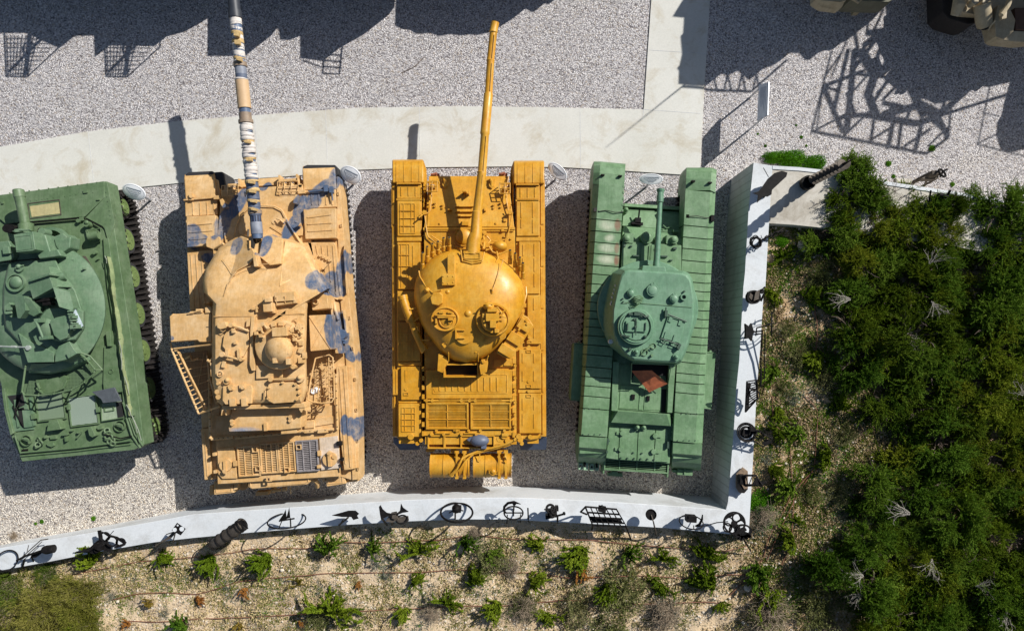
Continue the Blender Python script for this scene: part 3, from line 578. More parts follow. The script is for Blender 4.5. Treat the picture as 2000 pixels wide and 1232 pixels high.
m = M(); m.poly([(856, 691), (864, 694), (872, 700), (875, 708), (866, 722), (864, 728), (854, 724)], 1.5, 1.82); m.poly([(940, 702), (951, 701), (953, 708), (950, 727), (939, 732), (936, 715)], 1.5, 1.84); m.cyl(944, 706, 3.5, 1.8, 1.88, 10); m.tube([(951, 702, 1.86), (954, 694, 1.9)], 1.3); m.tube([(940, 730, 1.78), (946, 726, 1.82)], 2); m.tube([(876, 688, 1.95), (876, 706, 1.8)], 1.2); m.tube([(934, 690, 1.95), (934, 706, 1.8)], 1.2); m.each('bin_bracket', MU, t3, .008)
m = M(); m.poly([(1021, 614), (1031, 619), (1042, 636), (1021, 668), (997, 701), (985, 698), (969, 689), (996, 654)], 1.5, 1.86); o = m.build('turret_side_box', MU, t3, bevel=.014)
m = M()
for cx, cy, w_, h_ in ((1024, 635, 24, 20), (1006, 661, 28, 20), (989, 685, 30, 18)): m.poly([rot(x, y, cx, cy, -58) for x, y in ((cx-h_/2, cy-w_/2), (cx+h_/2, cy-w_/2), (cx+h_/2, cy+w_/2), (cx-h_/2, cy+w_/2))], 1.85, 1.92)
for cx, cy in ((1028, 625), (1030, 632), (1014, 643)): m.poly([rot(x, y, cx, cy, -58) for x, y in ((cx-3, cy-2), (cx+3, cy-2), (cx+3, cy+2), (cx-3, cy+2))], 1.9, 1.95)
m.build('box_lid', MU, o, bevel=.008)
m = M(); m.tube([(786, 577, 1.66), (788, 585, 1.66), (788, 585, 1.66), (795, 606, 1.66), (804, 628, 1.62)], [9.5, 9.5, 8.6, 8.6, 8.4], 20); m.tube([(804, 626, 1.62), (812, 650, 1.6), (825, 678, 1.56)], [7.3, 7, 6.8], 20); m.tube([(824, 674, 1.56), (829, 684, 1.55), (830, 685, 1.55)], [7.6, 8.5, 8.5], 20); m.tube([(800, 620, 1.63), (803, 626, 1.62)], [9.6, 9.6], 20); sn = m.build('snorkel_tube', MU, t3)
m = M(); m.tube([(800, 605, 1.75), (816, 600, 1.7)], 1.3); m.tube([(808, 628, 1.7), (822, 618, 1.7)], 1.3); m.tube([(824, 664, 1.65), (838, 664, 1.7)], 1.3); m.tube([(817, 646, 1.68), (815, 638, 1.72)], 1.6); m.build('tube_strap', MU, sn)
m = M(); m.dome(976, 480, 15, 1.62, .2, 22, 1, .72); m.cyl(976, 481, 15, 1.5, 1.64, 22, None, 1, .72); m.tube([(955, 482, 1.7), (962, 492, 1.72), (975, 497, 1.72), (993, 489, 1.7)], 1.6); m.build('infrared_lamp', MU, t3)
m = M(); m.tube([(983, 507, 2.0), (962, 568, 2.2)], .7, 6); m.tube([(962, 562, 2.2), (961, 572, 2.16)], [1.2, 2.2], 8); m.build('antenna_rod', MU, t3)
m = M(); m.cyl(945, 455, 5.5, 1.3, 1.5, 16); m.cyl(945, 455, 2.5, 1.5, 1.53, 10); m.tube([(944, 462, 1.5), (946, 474, 1.6), (944, 487, 1.7)], 2.5); m.tube([(951, 462, 1.5), (958, 470, 1.5), (950, 480, 1.6)], 1.8); m.boxes([(948, 475, 956, 483), (941, 468, 947, 474)], 1.4, 1.62); m.tube([(970, 490, 1.7), (973, 505, 1.8), (968, 513, 1.9)], 1.8); m.build('turret_front_fittings', MU, t3)
m = M(); m.tube([(1027, 560, 1.5), (1028, 575, 1.55), (1024, 590, 1.58), (1018, 606, 1.6)], 2); m.boxes([(1022, 592, 1028, 600), (1019, 604, 1025, 610)], 1.5, 1.66); m.build('side_hook_rail', MU, t3)
for xf, xb in ((800, 803), (1030, 1033)):
    f = W(xf, 330, 1.1); b = W(xb, 862, 1.1); rgear(t3, (f.x, f.y), (b.x, b.y), .50, .38, 6, MU)
ANG = 0
# ---------------------------------------------------------------- the right hand green tank
ANG = 3.4
_bl = [((1189, 439, 10, 6, 10, 1.6), (1187, 484, 10, 7, 0, 1.6), (1187, 507, 9, 7, 0, 1.6))]
GN = paint('sage_green_paint', (.108, .202, .098), (.15, .262, .128), .5, None, [(
    [(1186, 440, 15, 9, 8, 1.6), (1190, 464, 9, 6, 0, 1.6), (1186, 484, 15, 8, 5, 1.6), (1184, 507, 15, 8, 5, 1.6)], (.42, .46, .33), .05, .5), (
    [(1206, 440, 6, 11, 3, 1.6), (1205, 485, 5, 10, 3, 1.6), (1204, 508, 5, 10, 3, 1.6)], (.22, .10, .06), .03, .3)], (.24, .35, .22), .4)
GNK = plain('dark_green_fitting', (.035, .07, .045), .5)
GNT = paint('turret_green_paint', (.108, .222, .133), (.142, .268, .162), .48, None, None, (.19, .31, .22), .4)
t4 = thing('tank', W(1262, 620, 0), 'sage green tank with angular turret and all-round tracks, nearest the straight side wall', 'tank', 'tanks parked side by side on the gravel')
def lerp(a, b, t): return a+(b-a)*t
# hull
m = M(); m.poly([(1213, 470), (1337, 477), (1308, 905), (1182, 895)], .6, 1.42); m.build('hull', GN, t4, bevel=.012)
m = M(); m.poly([(1196, 408), (1360, 416), (1328, 900), (1166, 890)], .55, .95); m.build('light_seal_belly', GN, t4)  # added under the hull to stop sunlight leaking past the track guards
m = M(); m.solid([(1219, 397, .95), (1340, 404, .95), (1340, 411, 1.0), (1219, 403, 1.0)], .5); m.box(1226, 404, 1336, 412, .6, .8); m.solid([(1218, 411, .98), (1338, 419, .98), (1336, 450, 1.15), (1215, 441, 1.12)], .6); m.build('nose_plate', GN, t4, bevel=.012)
m = M(); m.cyl(1223, 411, 5, .9, 1.12, 14); m.dome(1223, 409, 5, 1.1, .1, 14); m.build('front_lamp', GN, t4)
m = M(); m.solid([(1218, 442, 1.22), (1335, 449, 1.22), (1336, 479, 1.52), (1213, 471, 1.52)], .7); m.build('driver_visor_plate', GN, t4, bevel=.012)
m = M(); m.boxes([(1241, 425, 1252, 436), (1234, 434, 1256, 438)], 1.0, 1.26); m.tube([(1247, 428, 1.22), (1249, 410, 1.24)], 1.6); m.tube([(1239, 437, 1.25), (1256, 440, 1.26)], 1); m.build('hull_machine_gun', BLACK, t4)
m = M(); m.tube([(1295, 440, 1.3), (1302, 446, 1.32), (1312, 443, 1.32)], 1.3); m.poly([(1291, 452), (1302, 446), (1313, 442), (1314, 455)], 1.1, 1.3); m.box(1315, 449, 1326, 453, 1.3, 1.42); m.build('bow_fitting', GN, t4)
m = M(); m.poly([(1216, 471), (1331, 479), (1331, 540), (1213, 535)], 1.4, 1.62); m.build('hull_roof', GN, t4, bevel=.012)
m = M()
for L in (((1218, 476), (1249, 477), (1247, 524), (1217, 523)), ((1287, 482), (1322, 484), (1320, 530), (1285, 527)), ((1253, 480), (1270, 481), (1267, 524), (1251, 523)), ((1220, 455), (1238, 456), (1237, 475), (1219, 474)), ((1302, 459), (1322, 461), (1321, 477), (1301, 476))):
    m.poly(L, 1.4, 1.645)
m.each('roof_plate', GN, t4, bevel=.006)
for x, y, r in ((1225, 466, 8), (1264, 464, 12), (1287, 466, 7), (1317, 468, 8)):
    m = M(); m.cyl(x, y, r, 1.4, 1.70, 20); m.dome(x, y-1, r*.8, 1.7, .05, 16); m.build('periscope_cap', GN, t4, bevel=.008)
m = M(); m.boxes([(1236, 498, 1248, 501), (1291, 499, 1304, 502), (1308, 507, 1314, 509), (1218, 477, 1222, 482), (1231, 479, 1235, 482), (1284, 481, 1288, 484), (1315, 483, 1322, 487)], 1.6, 1.70); m.each('hatch_handle', GNK, t4, bevel=.004)
m = M(); m.tube([(1273, 478, 1.66), (1271, 522, 1.66)], 1.1); m.tube([(1268, 480, 1.66), (1266, 520, 1.66)], .8); m.box(1262, 517, 1274, 523, 1.6, 1.74); m.build('hatch_hinge', GN, t4)
# track guards
def guard(xl0, xi0, xr0, yt, xl1, xi1, xr1, yb, seams, nose, bevside):
    """outer edge, bevel line, inner edge at the nose (yt) and the tail (yb)"""
    def X(k, y):
        a, b = ((xl0, xl1), (xi0, xi1), (xr0, xr1))[k]; return lerp(a, b, (y-yt)/(yb-yt))
    ys = [yt]+seams+[yb]; zt_ = 1.62; zo = 1.50
    tl = .075 if bevside < 0 else .075
    for i, (a, b) in enumerate(zip(ys, ys[1:])):
        m = M(); a2 = a+.85; b2 = b-.85; q = tl*(X(2, a)-X(0, a))
        zz = [1.62-(0.0 if i % 2 else .004)]*2
        if i == 0:
            P = [(a+46, 1.62), (a+24, 1.61), (a+10, 1.54), (a+3, 1.42), (a+1.5, 1.2), (a+6, .95)]
            for (y, z), (y2, z2) in zip(P[::-1], P[::-1][1:]): m.solid([(X(0, y)+0, y, z-.10), (X(1, y), y, z), (X(1, y2), y2, z2), (X(0, y2), y2, z2-.10)], .75); m.solid([(X(1, y), y, z), (X(2, y), y+q, z-(0.05 if bevside > 0 else 0)), (X(2, y2), y2+q, z2-(0.05 if bevside > 0 else 0)), (X(1, y2), y2, z2)], .75)
            a2 = a+46
        if i == len(ys)-2:
            P = [(a2, 1.60), (a2+22, 1.58), (b-26, 1.48), (b-14, 1.36), (b-5, 1.16), (b, .9)]
            for (y, z), (y2, z2) in zip(P, P[1:]): m.solid([(X(0, y), y, z-.03), (X(2, y), y+q, z), (X(2, y2), y2+q, z2), (X(0, y2), y2, z2-.03)], .55)
        elif i:
            if bevside < 0:
                m.solid([(X(0, a2), a2, zo), (X(1, a2), a2, zt_), (X(1, b2), b2, zt_), (X(0, b2), b2, zo)], 1.1); m.solid([(X(1, a2), a2, zt_), (X(2, a2), a2+q, zt_), (X(2, b2), b2+q, zt_), (X(1, b2), b2, zt_)], 1.1)
            else:
                m.solid([(X(0, a2), a2, zt_), (X(1, a2), a2+q, zt_), (X(1, b2), b2+q, zt_), (X(0, b2), b2, zt_)], 1.1); m.solid([(X(1, a2), a2+q, zt_), (X(2, a2), a2+q, zo), (X(2, b2), b2+q, zo), (X(1, b2), b2+q, zt_)], 1.1)
            m.solid([(X(0, b-1.4), b-1.4, zt_+.012-(.12 if bevside < 0 else 0)), (X(2, b-1.4), b-1.4+q, zt_+.012-(.12 if bevside > 0 else 0)), (X(2, b-.2), b-.2+q, zt_+.012-(.12 if bevside > 0 else 0)), (X(0, b-.2), b-.2, zt_+.012-(.12 if bevside < 0 else 0))], 1.3) if i % 4 == 1 and False else None
        m.build('track_guard_panel', GN, t4, bevel=.004, sharp=.5)
    m = M(); m.poly([(X(0, yt+20)+2, yt+20), (X(2, yt+20)-2, yt+20), (X(2, yb-20)-2, yb-20), (X(0, yb-20)+2, yb-20)], .95, 1.46); m.build('track_frame', GN, t4)
guard(1160, 1173, 1222, 314, 1129, 1131, 1182, 905, [358, 428, 451, 473, 495, 517, 535, 554, 572, 590, 607, 622, 638, 655, 673, 692, 716, 735, 753, 773, 797, 850], 1, -1)
guard(1341, 1390, 1400, 326, 1312, 1354, 1369, 915, [370, 440, 463, 485, 508, 531, 549, 566, 584, 603, 620, 637, 655, 670, 686, 706, 728, 746, 766, 805, 862], 1, 1)
for x, y in ((1177, 341), (1211, 343), (1354, 353), (1387, 356)):
    m = M(); m.boxes([(x-3, y-1, x+4, y+2)], 1.55, 1.68); m.build('lifting_lug', BLACK, t4, bevel=.004)
for P in (((1163, 410, 1.56), (1170, 413, 1.64), (1184, 411, 1.64), (1201, 415, 1.66), (1218, 414, 1.64)), ((1343, 423, 1.64), (1362, 422, 1.66), (1380, 426, 1.64), (1392, 425, 1.58))):
    m = M(); m.tube(P, .8, 6); m.box(P[0][0]-3, P[0][1]-4, P[0][0]+3, P[0][1]+3, 1.4, 1.62); m.build('wire_loop', TRACK, t4)
m = M(); m.box(1389, 420, 1395, 432, 1.4, 1.66); m.build('guard_clip', BLACK, t4)
m = M(); L = []
for x0, x1, y in ((1137, 1176, 798), (1326, 1366, 808), (1133, 1178, 848), (1318, 1364, 860)):
    for k in range(4): L.append((x0+(x1-x0)*(k+.5)/4, y))
m.bolts(L, 1.1, 1.5, 1.635, 6); m.each('guard_bolt', GNK, t4)
m = M()
for k in range(6): m.box(1316-k*.8, 785+k*14, 1321-k*.8, 790+k*14, 1.35, 1.55); m.box(1184-k*.8, 786+k*13, 1188-k*.8, 792+k*13, 1.35, 1.55)
for k in range(5): m.box(1217-k*.6, 362+k*12, 1220-k*.6, 366+k*12, 1.5, 1.63)
m.each('hinge_lug', GN, t4)
# side air boxes
for P, q in ((((1121, 671), (1141, 672), (1134, 781), (1114, 780)), 1), (((1378, 688), (1398, 690), (1390, 797), (1373, 795)), -1)):
    m = M(); m.poly(P, .6, 1.2); o = m.build('air_intake_box', GN, t4, bevel=.012); m = M(); (a, b), (c, d) = P[3], P[2]; m.poly([(a, b), (c, d), (c, d+2), (a, b+2)], .9, 1.215); (a, b), (c, d) = P[0], P[1]; m.poly([(a, b-1.5), (c, d-1.5), (c, d), (a, b)], .9, 1.215); m.box(a+8, b-4, a+12, b, 1.0, 1.2); m.each('edge_strip', GN, o)
# turret
ring = [(1265+99*math.cos(i/20*math.pi), 602+94*math.sin(i/20*math.pi)) for i in range(40)]
m = M(); m.shells(ring, [(1, 1.63), (1, 1.70), (.985, 1.72)]); m.build('turret_ring', GNT, t4)
roof = [(1229, 526), (1265, 528), (1333, 532), (1343, 536), (1350, 545), (1353, 560), (1356, 580), (1357, 600), (1356, 622), (1352, 645), (1345, 668), (1337, 690), (1330, 704), (1321, 709), (1290, 708), (1238, 704), (1222, 694), (1207, 675), (1198, 655), (1195, 632), (1196, 605), (1201, 580), (1207, 555), (1213, 536), (1219, 528)]
low = [(1265+(x-1265)*1.0+(-17 if x < 1215 else -9 if x < 1230 else 2 if x > 1330 else 0), 615+(y-615)*1.0+(-3 if y < 540 else 4 if y > 695 else 0)) for x, y in roof]
m = M(); m.ploft([[(1265+(x-1265)*.98, 615+(y-615)*.98, 1.64) for x, y in low], [(x, y, 1.72) for x, y in low], [(x, y, 2.2) for x, y in roof], [(1270+(x-1270)*.985, 616+(y-616)*.985, 2.30) for x, y in roof], [(1270+(x-1270)*.95, 616+(y-616)*.95, 2.33) for x, y in roof]]); m.build('turret', GNT, t4, sharp=.28)
m = M(); m.tube([(1222, 590, 2.345), (1262, 593, 2.345), (1352, 600, 2.345)], .5, 4); m.tube([(1214, 592, 2.345), (1226, 592, 2.345)], .5, 4); m.each('roof_seam', GN, t4)
m = M(); m.poly([(1255, 518), (1300, 520), (1302, 532), (1252, 531)], 1.8, 2.22); m.build('mantlet', GNT, t4, bevel=.03)
m = M(); B = [(1282, 524, 1.98, 7.5), (1283, 505, 1.98, 6.3), (1286.5, 440, 1.99, 5.2), (1289, 396, 1.99, 4.8), (1289, 395, 1.99, 6.6), (1289.5, 385, 1.99, 6.8), (1290, 376, 1.99, 6), (1290, 373, 1.99, 7.8), (1290.3, 369.5, 1.99, 7.8)]; m.tube([b[:3] for b in B], [b[3] for b in B], 20); gb = m.build('gun_barrel', plain('barrel_green', (.10, .21, .13), .5), t4)
m = M(); m.tube([(1290.3, 369.3, 1.99), (1290.4, 368.5, 1.99)], 5, 16); m.build('muzzle_bore', DARK, gb)
for x, y, r in ((1275, 567, 12), (1233, 572, 7.5), (1317, 583, 8.5)):
    m = M(); m.cyl(x, y, r, 2.3, 2.41, 24); m.dome(x, y, r*.82, 2.41, .03, 20); m.cyl(x-r*.1, y-r*.95, r*.25, 2.3, 2.42, 8); m.cyl(x+r*.3, y-r*1.1, r*.2, 2.3, 2.4, 8); m.build('roof_dome', GNT, t4, bevel=.008)
m = M(); m.ring(1336, 580, 6.5, 2.3, 2.40, 2.5); m.build('aerial_base', GNT, t4); m = M(); m.cyl(1336, 580, 3.6, 2.33, 2.345, 12); m.cyl(1337, 569, 2, 2.3, 2.38, 8); m.cyl(1217, 583, 1.5, 2.3, 2.38, 8); m.cyl(1218, 589, 1.3, 2.3, 2.38, 8); m.each('small_cap', GNK, t4)
m = M()
for i in range(5): a = i*.5; m.tube([(1232+i*2, 586+i*3, 2.36), (1240+i, 579+i*3.5, 2.45), (1250+i, 577+i*3, 2.44), (1256-i, 582+i*2, 2.36)], 1)
m.tube([(1231, 597, 2.36), (1240, 601, 2.42), (1253, 590, 2.4)], .8); m.boxes([(1238, 580, 1246, 586), (1240, 588, 1252, 592)], 2.33, 2.42); m.build('tool_clamp', GN, t4)
c = [(1242+36*math.cos(i/16*math.pi), 638+36*math.sin(i/16*math.pi)) for i in range(32)]
m = M(); m.shells(c, [(1, 2.3), (1, 2.42), (.96, 2.45), (.78, 2.45), (.77, 2.42)]); cu = m.build('cupola', GNT, t4)
m = M(); m.ring(1242, 638, 31, 2.44, 2.475, 1.6, 40); m.cyl(1242, 638, 26, 2.42, 2.455, 32); m.build('cupola_ring', GNT, cu)
for a, b in ((1222, 1241.6), (1243, 1262)):
    m = M(); m.box(a, 627, b, 648, 2.45, 2.50); m.build('hatch_leaf', GNT, cu, bevel=.01)
m = M(); m.tube([(1242, 622, 2.52), (1242, 655, 2.52)], .9); m.cyl(1242, 638, 2.5, 2.5, 2.56, 8); m.boxes([(1228, 611, 1236, 615), (1239, 610, 1253, 616), (1253, 617, 1267, 620), (1220, 655, 1230, 658), (1213, 653, 1222, 656), (1259, 655, 1264, 659), (1238, 622, 1244, 626)], 2.42, 2.52); m.tube([(1252, 613, 2.52), (1260, 619, 2.54), (1267, 615, 2.5)], 1.2); m.boxes([(1225, 631, 1227, 645), (1260, 630, 1262, 645)], 2.48, 2.53); m.each('cupola_fitting', GNK, cu)
m = M(); m.poly([(1305, 617), (1339, 629), (1326, 670), (1291, 659)], 2.3, 2.375); lh = m.build('loader_hatch', GNT, t4, bevel=.01)
m = M(); m.tube([(1305, 614, 2.4), (1341, 628, 2.4)], 1.6); m.tube([(1290, 661, 2.4), (1327, 673, 2.4)], 1.3); m.each('hatch_rod', GNK, lh); m = M()
for x, y in ((1310, 622), (1329, 629), (1301, 655), (1318, 661)): m.box(x-3, y-7, x+3, y+7, 2.37, 2.40, 18)
m.tube([(1292, 662, 2.36), (1292, 668, 2.4), (1299, 672, 2.4), (1301, 665, 2.36)], .9); m.tube([(1311, 668, 2.36), (1311, 674, 2.4), (1320, 677, 2.4), (1322, 671, 2.36)], .9); m.each('hatch_strap', GNT, lh)
m = M(); m.boxes([(1299, 606, 1304, 618)], 2.33, 2.43); m.tube([(1301, 600, 2.4), (1299, 622, 2.4)], 1.4); m.build('catch', GNK, t4)
for x, y in ((1243, 687), (1321, 697)):
    m = M(); m.cyl(x, y, 7, 2.25, 2.37, 16); m.dome(x, y, 4.5, 2.37, .07, 12); m.build('aerial_mount', GNT, t4)
m = M(); m.ring(1259, 688, 7, 2.33, 2.36, 1, 20); m.tube([(1252, 693, 2.36), (1266, 680, 2.42), (1276, 673, 2.4)], 1.4); m.ring(1276, 676, 6, 2.33, 2.36, .8, 16); m.tube([(1268, 676, 2.4), (1277, 681, 2.4)], 1.2); m.cyl(1274, 694, 2.6, 2.3, 2.4, 8); m.build('tow_shackle', GN, t4)
m = M(); m.poly([(1322, 678), (1327, 670), (1331, 673), (1326, 684)], 2.2, 2.44); m.cyl(1231, 682, 3, 2.3, 2.4, 8); m.build('roof_clip', GNK, t4)
m = M(); m.cyl(1193, 667, 4.5, 1.9, 2.02, 14); m.build('side_stud', plain('white_stud', (.6, .62, .6), .5), t4); m = M(); m.box(1186, 628, 1192, 632, 1.9, 1.95); m.build('white_tag', WHITE, t4)
# dull white lettering strokes on the shaded left flank of the turret
m = M()
for i, (x, y) in enumerate(((1203, 556), (1201, 564), (1199, 571), (1197, 579), (1195.5, 588), (1194, 592))): m.poly([(x-2, y), (x-1, y-.8), (x-.5, y+3.5), (x-1.7, y+4)], 1.9, 2.09)
m.each('stencilled_mark', WHITE, t4)
# rear bay
m = M(); m.poly([(1204, 712), (1312, 712), (1306, 806), (1204, 798)], 1.0, 1.44); m.build('engine_deck', GN, t4)
m = M(); m.poly([(1251, 756), (1259, 756), (1255, 800), (1247, 800)], 1.43, 1.455); m.poly([(1261, 756), (1292, 757), (1289, 801), (1257, 800)], 1.43, 1.455); m.poly([(1212, 752), (1248, 754), (1245, 799), (1209, 797)], 1.43, 1.455); m.each('deck_panel', GN, t4, bevel=.004)
m = M(); m.boxes([(1234, 770, 1240, 780), (1264, 773, 1269, 783)], 1.45, 1.50); m.each('deck_handle', BLACK, t4)
m = M(); m.poly([(1197, 706), (1209, 706), (1206, 803), (1194, 802)], 1.3, 1.60); m.poly([(1307, 708), (1320, 708), (1313, 806), (1303, 806)], 1.3, 1.60); m.each('side_rail', GN, t4, bevel=.01)
m = M(); m.ploft([[(1194, 801, 1.45), (1311, 808, 1.45), (1310, 832, 1.45), (1193, 825, 1.45)], [(1207, 802, 1.72), (1303, 808, 1.72), (1310, 832, 1.62), (1193, 825, 1.62)]]); m.build('rear_crossbeam', GN, t4, bevel=.012)
m = M(); m.poly([(1293, 760), (1303, 760), (1300, 805), (1291, 805)], 1.43, 1.447); m.build('painted_deck_shadow', DARK, t4)  # dark strip paints the right rail's shadow on the bay floor
m = M(); m.poly([(1233, 708), (1312, 710), (1310, 752), (1304, 752), (1300, 734), (1273, 722), (1240, 724), (1232, 748)], 1.2, 1.475); m.box(1236, 710, 1308, 732, 1.2, 1.48); m.build('painted_bustle_shade', DARK, t4)  # near-black slab stands in for the shade of the recess behind the turret
m = M(); m.tube([(1234, 708, 2.0), (1232, 748, 1.7)], .9); m.tube([(1232, 748, 1.7), (1250, 750, 1.68)], .8); m.tube([(1234, 709, 2.02), (1319, 712, 2.0)], 1.3); m.tube([(1311, 712, 2.0), (1305, 753, 1.7)], .9); m.build('bustle_frame', GN, t4)
rp = M(); rp.ploft([[(1233, 724, 1.70), (1273, 723, 1.86), (1304, 749, 1.74), (1268, 766, 1.58)], [(1233, 724, 1.72), (1273, 723, 1.88), (1304, 749, 1.76), (1268, 766, 1.60)]]); o = rp.build('rusty_plate', plain('orange_rust', (.42, .115, .045), .75, 0, .3, 8)); tag(o, 'loose rust-red steel sheet lying tilted in the open bay behind the sage green turret', 'steel plate')
m = M(); m.poly([(1190, 832), (1210, 833), (1207, 897), (1184, 894)], 1.3, 1.455); m.poly([(1211.5, 833), (1246, 835), (1243, 899), (1208.5, 897)], 1.3, 1.455); m.poly([(1247.5, 835), (1280, 837), (1276, 901), (1244.5, 899)], 1.3, 1.455); m.poly([(1281.5, 837), (1304, 838), (1305, 902), (1277.5, 901)], 1.3, 1.455); m.each('engine_door', GN, t4, bevel=.006)
for x, y in ((1216, 846), (1213, 877), (1280, 851), (1277, 882)):
    m = M(); m.cyl(x, y, 5, 1.45, 1.52, 14); m.box(x-12 if x < 1240 else x, y-3, x if x < 1240 else x+12, y+3, 1.45, 1.49); m.build('door_latch', GN, t4, bevel=.004)
for x in (1245, 1257.5):
    m = M(); m.dome(x, 834, 5, 1.5, .12, 14); m.cyl(x, 834, 6.5, 1.45, 1.5, 14); m.build('vent_cap', GN, t4)
m = M(); m.bolts([(1213+i*13, 894+i*.6) for i in range(6)]+[(1237, 884), (1254, 885), (1190, 861), (1241, 841)], 1.6, 1.4, 1.49, 6); m.boxes([(1186, 856, 1189, 868), (1303, 862, 1307, 875), (1184, 880, 1187, 885)], 1.4, 1.54); m.each('door_bolt', GNK, t4)
m = M(); m.frame(1180, 899, 1306, 921, 1.05, 1.22, 2.2); m.slats(1181, 902, 1305, 919, 1.1, 1.19, 5, .35); m.boxes([(1209, 900, 1211, 919), (1243, 900, 1245, 919), (1278, 900, 1280, 919)], 1.1, 1.2); m.build('rear_grille', GN, t4)
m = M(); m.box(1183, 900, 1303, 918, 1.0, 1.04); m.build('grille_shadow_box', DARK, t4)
m = M(); m.boxes([(1188, 923, 1216, 930)], .8, 1.0); m.box(1195, 920, 1206, 924, .9, 1.12); m.box(1303, 905, 1306, 932, .8, 1.2); m.box(1178, 897, 1181, 925, .8, 1.2); m.each('tail_bracket', GN, t4, bevel=.006)
m = M(); m.boxes([(1130, 904, 1138, 917), (1140, 903, 1149, 918), (1152, 905, 1160, 919), (1162, 906, 1170, 919)], .8, 1.02); m.each('spare_link', plain('pale_green', (.28, .42, .28), .6), t4, bevel=.008)
m = M(); m.tube([(1142, 902, 1.05), (1143, 912, 1.1)], 2); m.tube([(1165, 903, 1.05), (1166, 913, 1.1)], 2); m.bolts([(1134, 910), (1156, 912)], 2, 1.0, 1.05, 8); m.each('link_pin', BLACK, t4)
m = M(); m.boxes([(1323, 916, 1353, 928)], .7, 1.0); m.box(1336, 914, 1339, 926, .9, 1.03); m.box(1314, 917, 1322, 922, .8, .98); m.each('rear_box', GN, t4, bevel=.008)
for a, b, c, d, q in ((1186, 322, 1156, 905, 1), (1372, 338, 1341, 915, 1)):
    f = W(a+2, b, 1.5); e = W(c+2, d, 1.5); rgear(t4, (f.x, f.y), (e.x, e.y), .50, .62, 9, GN, wr=.13, teeth=.035)
ANG = 0
# ---------------------------------------------------------------- the sand and blue-grey tank
ANG = -4
BL = (.075, .112, .185)
_p = [(625, 372, 34, 13, -38, 1.35), (652, 348, 10, 22, 0, 1.35), (610, 396, 20, 14, -40, 1.35), (570, 440, 14, 34, 32, 1.5), (583, 402, 12, 26, 20, 1.5), (455, 405, 14, 52, 38, 1.4), (436, 440, 12, 34, 20, 1.4), (480, 378, 14, 10, -30, 1.3), (519, 366, 9, 13, 30, 1.2), (376, 462, 22, 24, 30, 1.4), (396, 466, 14, 9, 20, 1.4), (408, 502, 16, 10, 0, 1.35),
      (459, 479, 13, 19, 6, 2.2), (519, 481, 12, 22, 10, 2.2), (625, 552, 16, 17, 0, 1.9), (650, 550, 18, 20, -30, 1.35), (668, 520, 11, 32, 14, 1.35), (658, 566, 16, 14, 0, 1.35), (666, 645, 14, 36, -4, 1.35), (680, 690, 10, 20, -25, 1.35), (674, 828, 9, 20, 0, 1.35), (684, 832, 10, 18, 0, 1.35), (695, 838, 9, 22, 0, 1.35), (336, 660, 6, 5, 0, 2.2)]
SA = paint('sand_paint', (.56, .335, .128), (.64, .405, .175), .6, (.26, .13, .05), [(_p, BL, .06, .08), ([(478, 838, 26, 5, 0, 2.1)], (.25, .27, .33), .06, .5)], (.70, .52, .31), .3)
SAD = plain('grey_dusted_grille', (.23, .21, .21), .8, 0, .3)
SAB = plain('blue_grey_paint', BL, .5, 0, .3, 6)
t2 = thing('tank', W(535, 640, 0), 'sand coloured tank with blue-grey camouflage patches, cloth wrapped gun and side baskets', 'tank', 'tanks parked side by side on the gravel')
m = M(); m.poly([(432, 372), (590, 360), (608, 470), (660, 780), (664, 932), (425, 947), (418, 800), (424, 480)], .55, 1.36); m.build('hull', SA, t2, bevel=.012)
m = M(); m.solid([(433, 360, 1.0), (590, 350, 1.0), (600, 395, 1.25), (590, 460, 1.45), (440, 475, 1.45), (428, 405, 1.25)], .6)
m.solid([(465, 352, 1.1), (547, 346, 1.1), (548, 361, 1.14), (466, 366, 1.14)], .7); m.build('glacis', SA, t2, bevel=.015)
m = M(); m.boxes([(465, 349, 468, 364), (544, 342, 547, 364), (578, 340, 581, 355), (552, 349, 580, 353)], 1.0, 1.3); m.each('front_rack', SA, t2)
# raised race around the turret
rc = [(470, 470), (463, 445), (468, 425), (484, 408), (505, 402), (535, 403), (550, 410), (560, 430), (585, 465), (612, 500), (625, 540), (600, 590), (440, 600), (425, 520)]
m = M(); m.shells(rc, [(1.0, 1.35), (1.0, 1.44), (.985, 1.47), (.95, 1.50)]); m.build('turret_race', SA, t2, bevel=.01)
m = M(); m.tube([(455, 473, 1.52), (461, 440, 1.50), (470, 420, 1.5), (486, 406, 1.5)], 1.3); m.tube([(508, 402, 1.54), (536, 403, 1.54), (551, 411, 1.54), (565, 440, 1.54), (590, 480, 1.54), (614, 508, 1.54), (632, 545, 1.54), (648, 580, 1.5), (660, 585, 1.45)], 1.5); m.each('race_lip', SA, t2)
m = M(); m.cyl(535, 434, 4, 1.45, 1.52, 12); m.cyl(552, 431, 5, 1.45, 1.58, 12); m.tube([(540, 427, 1.58), (548, 430, 1.62), (556, 437, 1.58)], 1.6); m.tube([(528, 442, 1.53), (540, 448, 1.54), (552, 456, 1.54)], .7); m.each('driver_hatch_fitting', SA, t2)
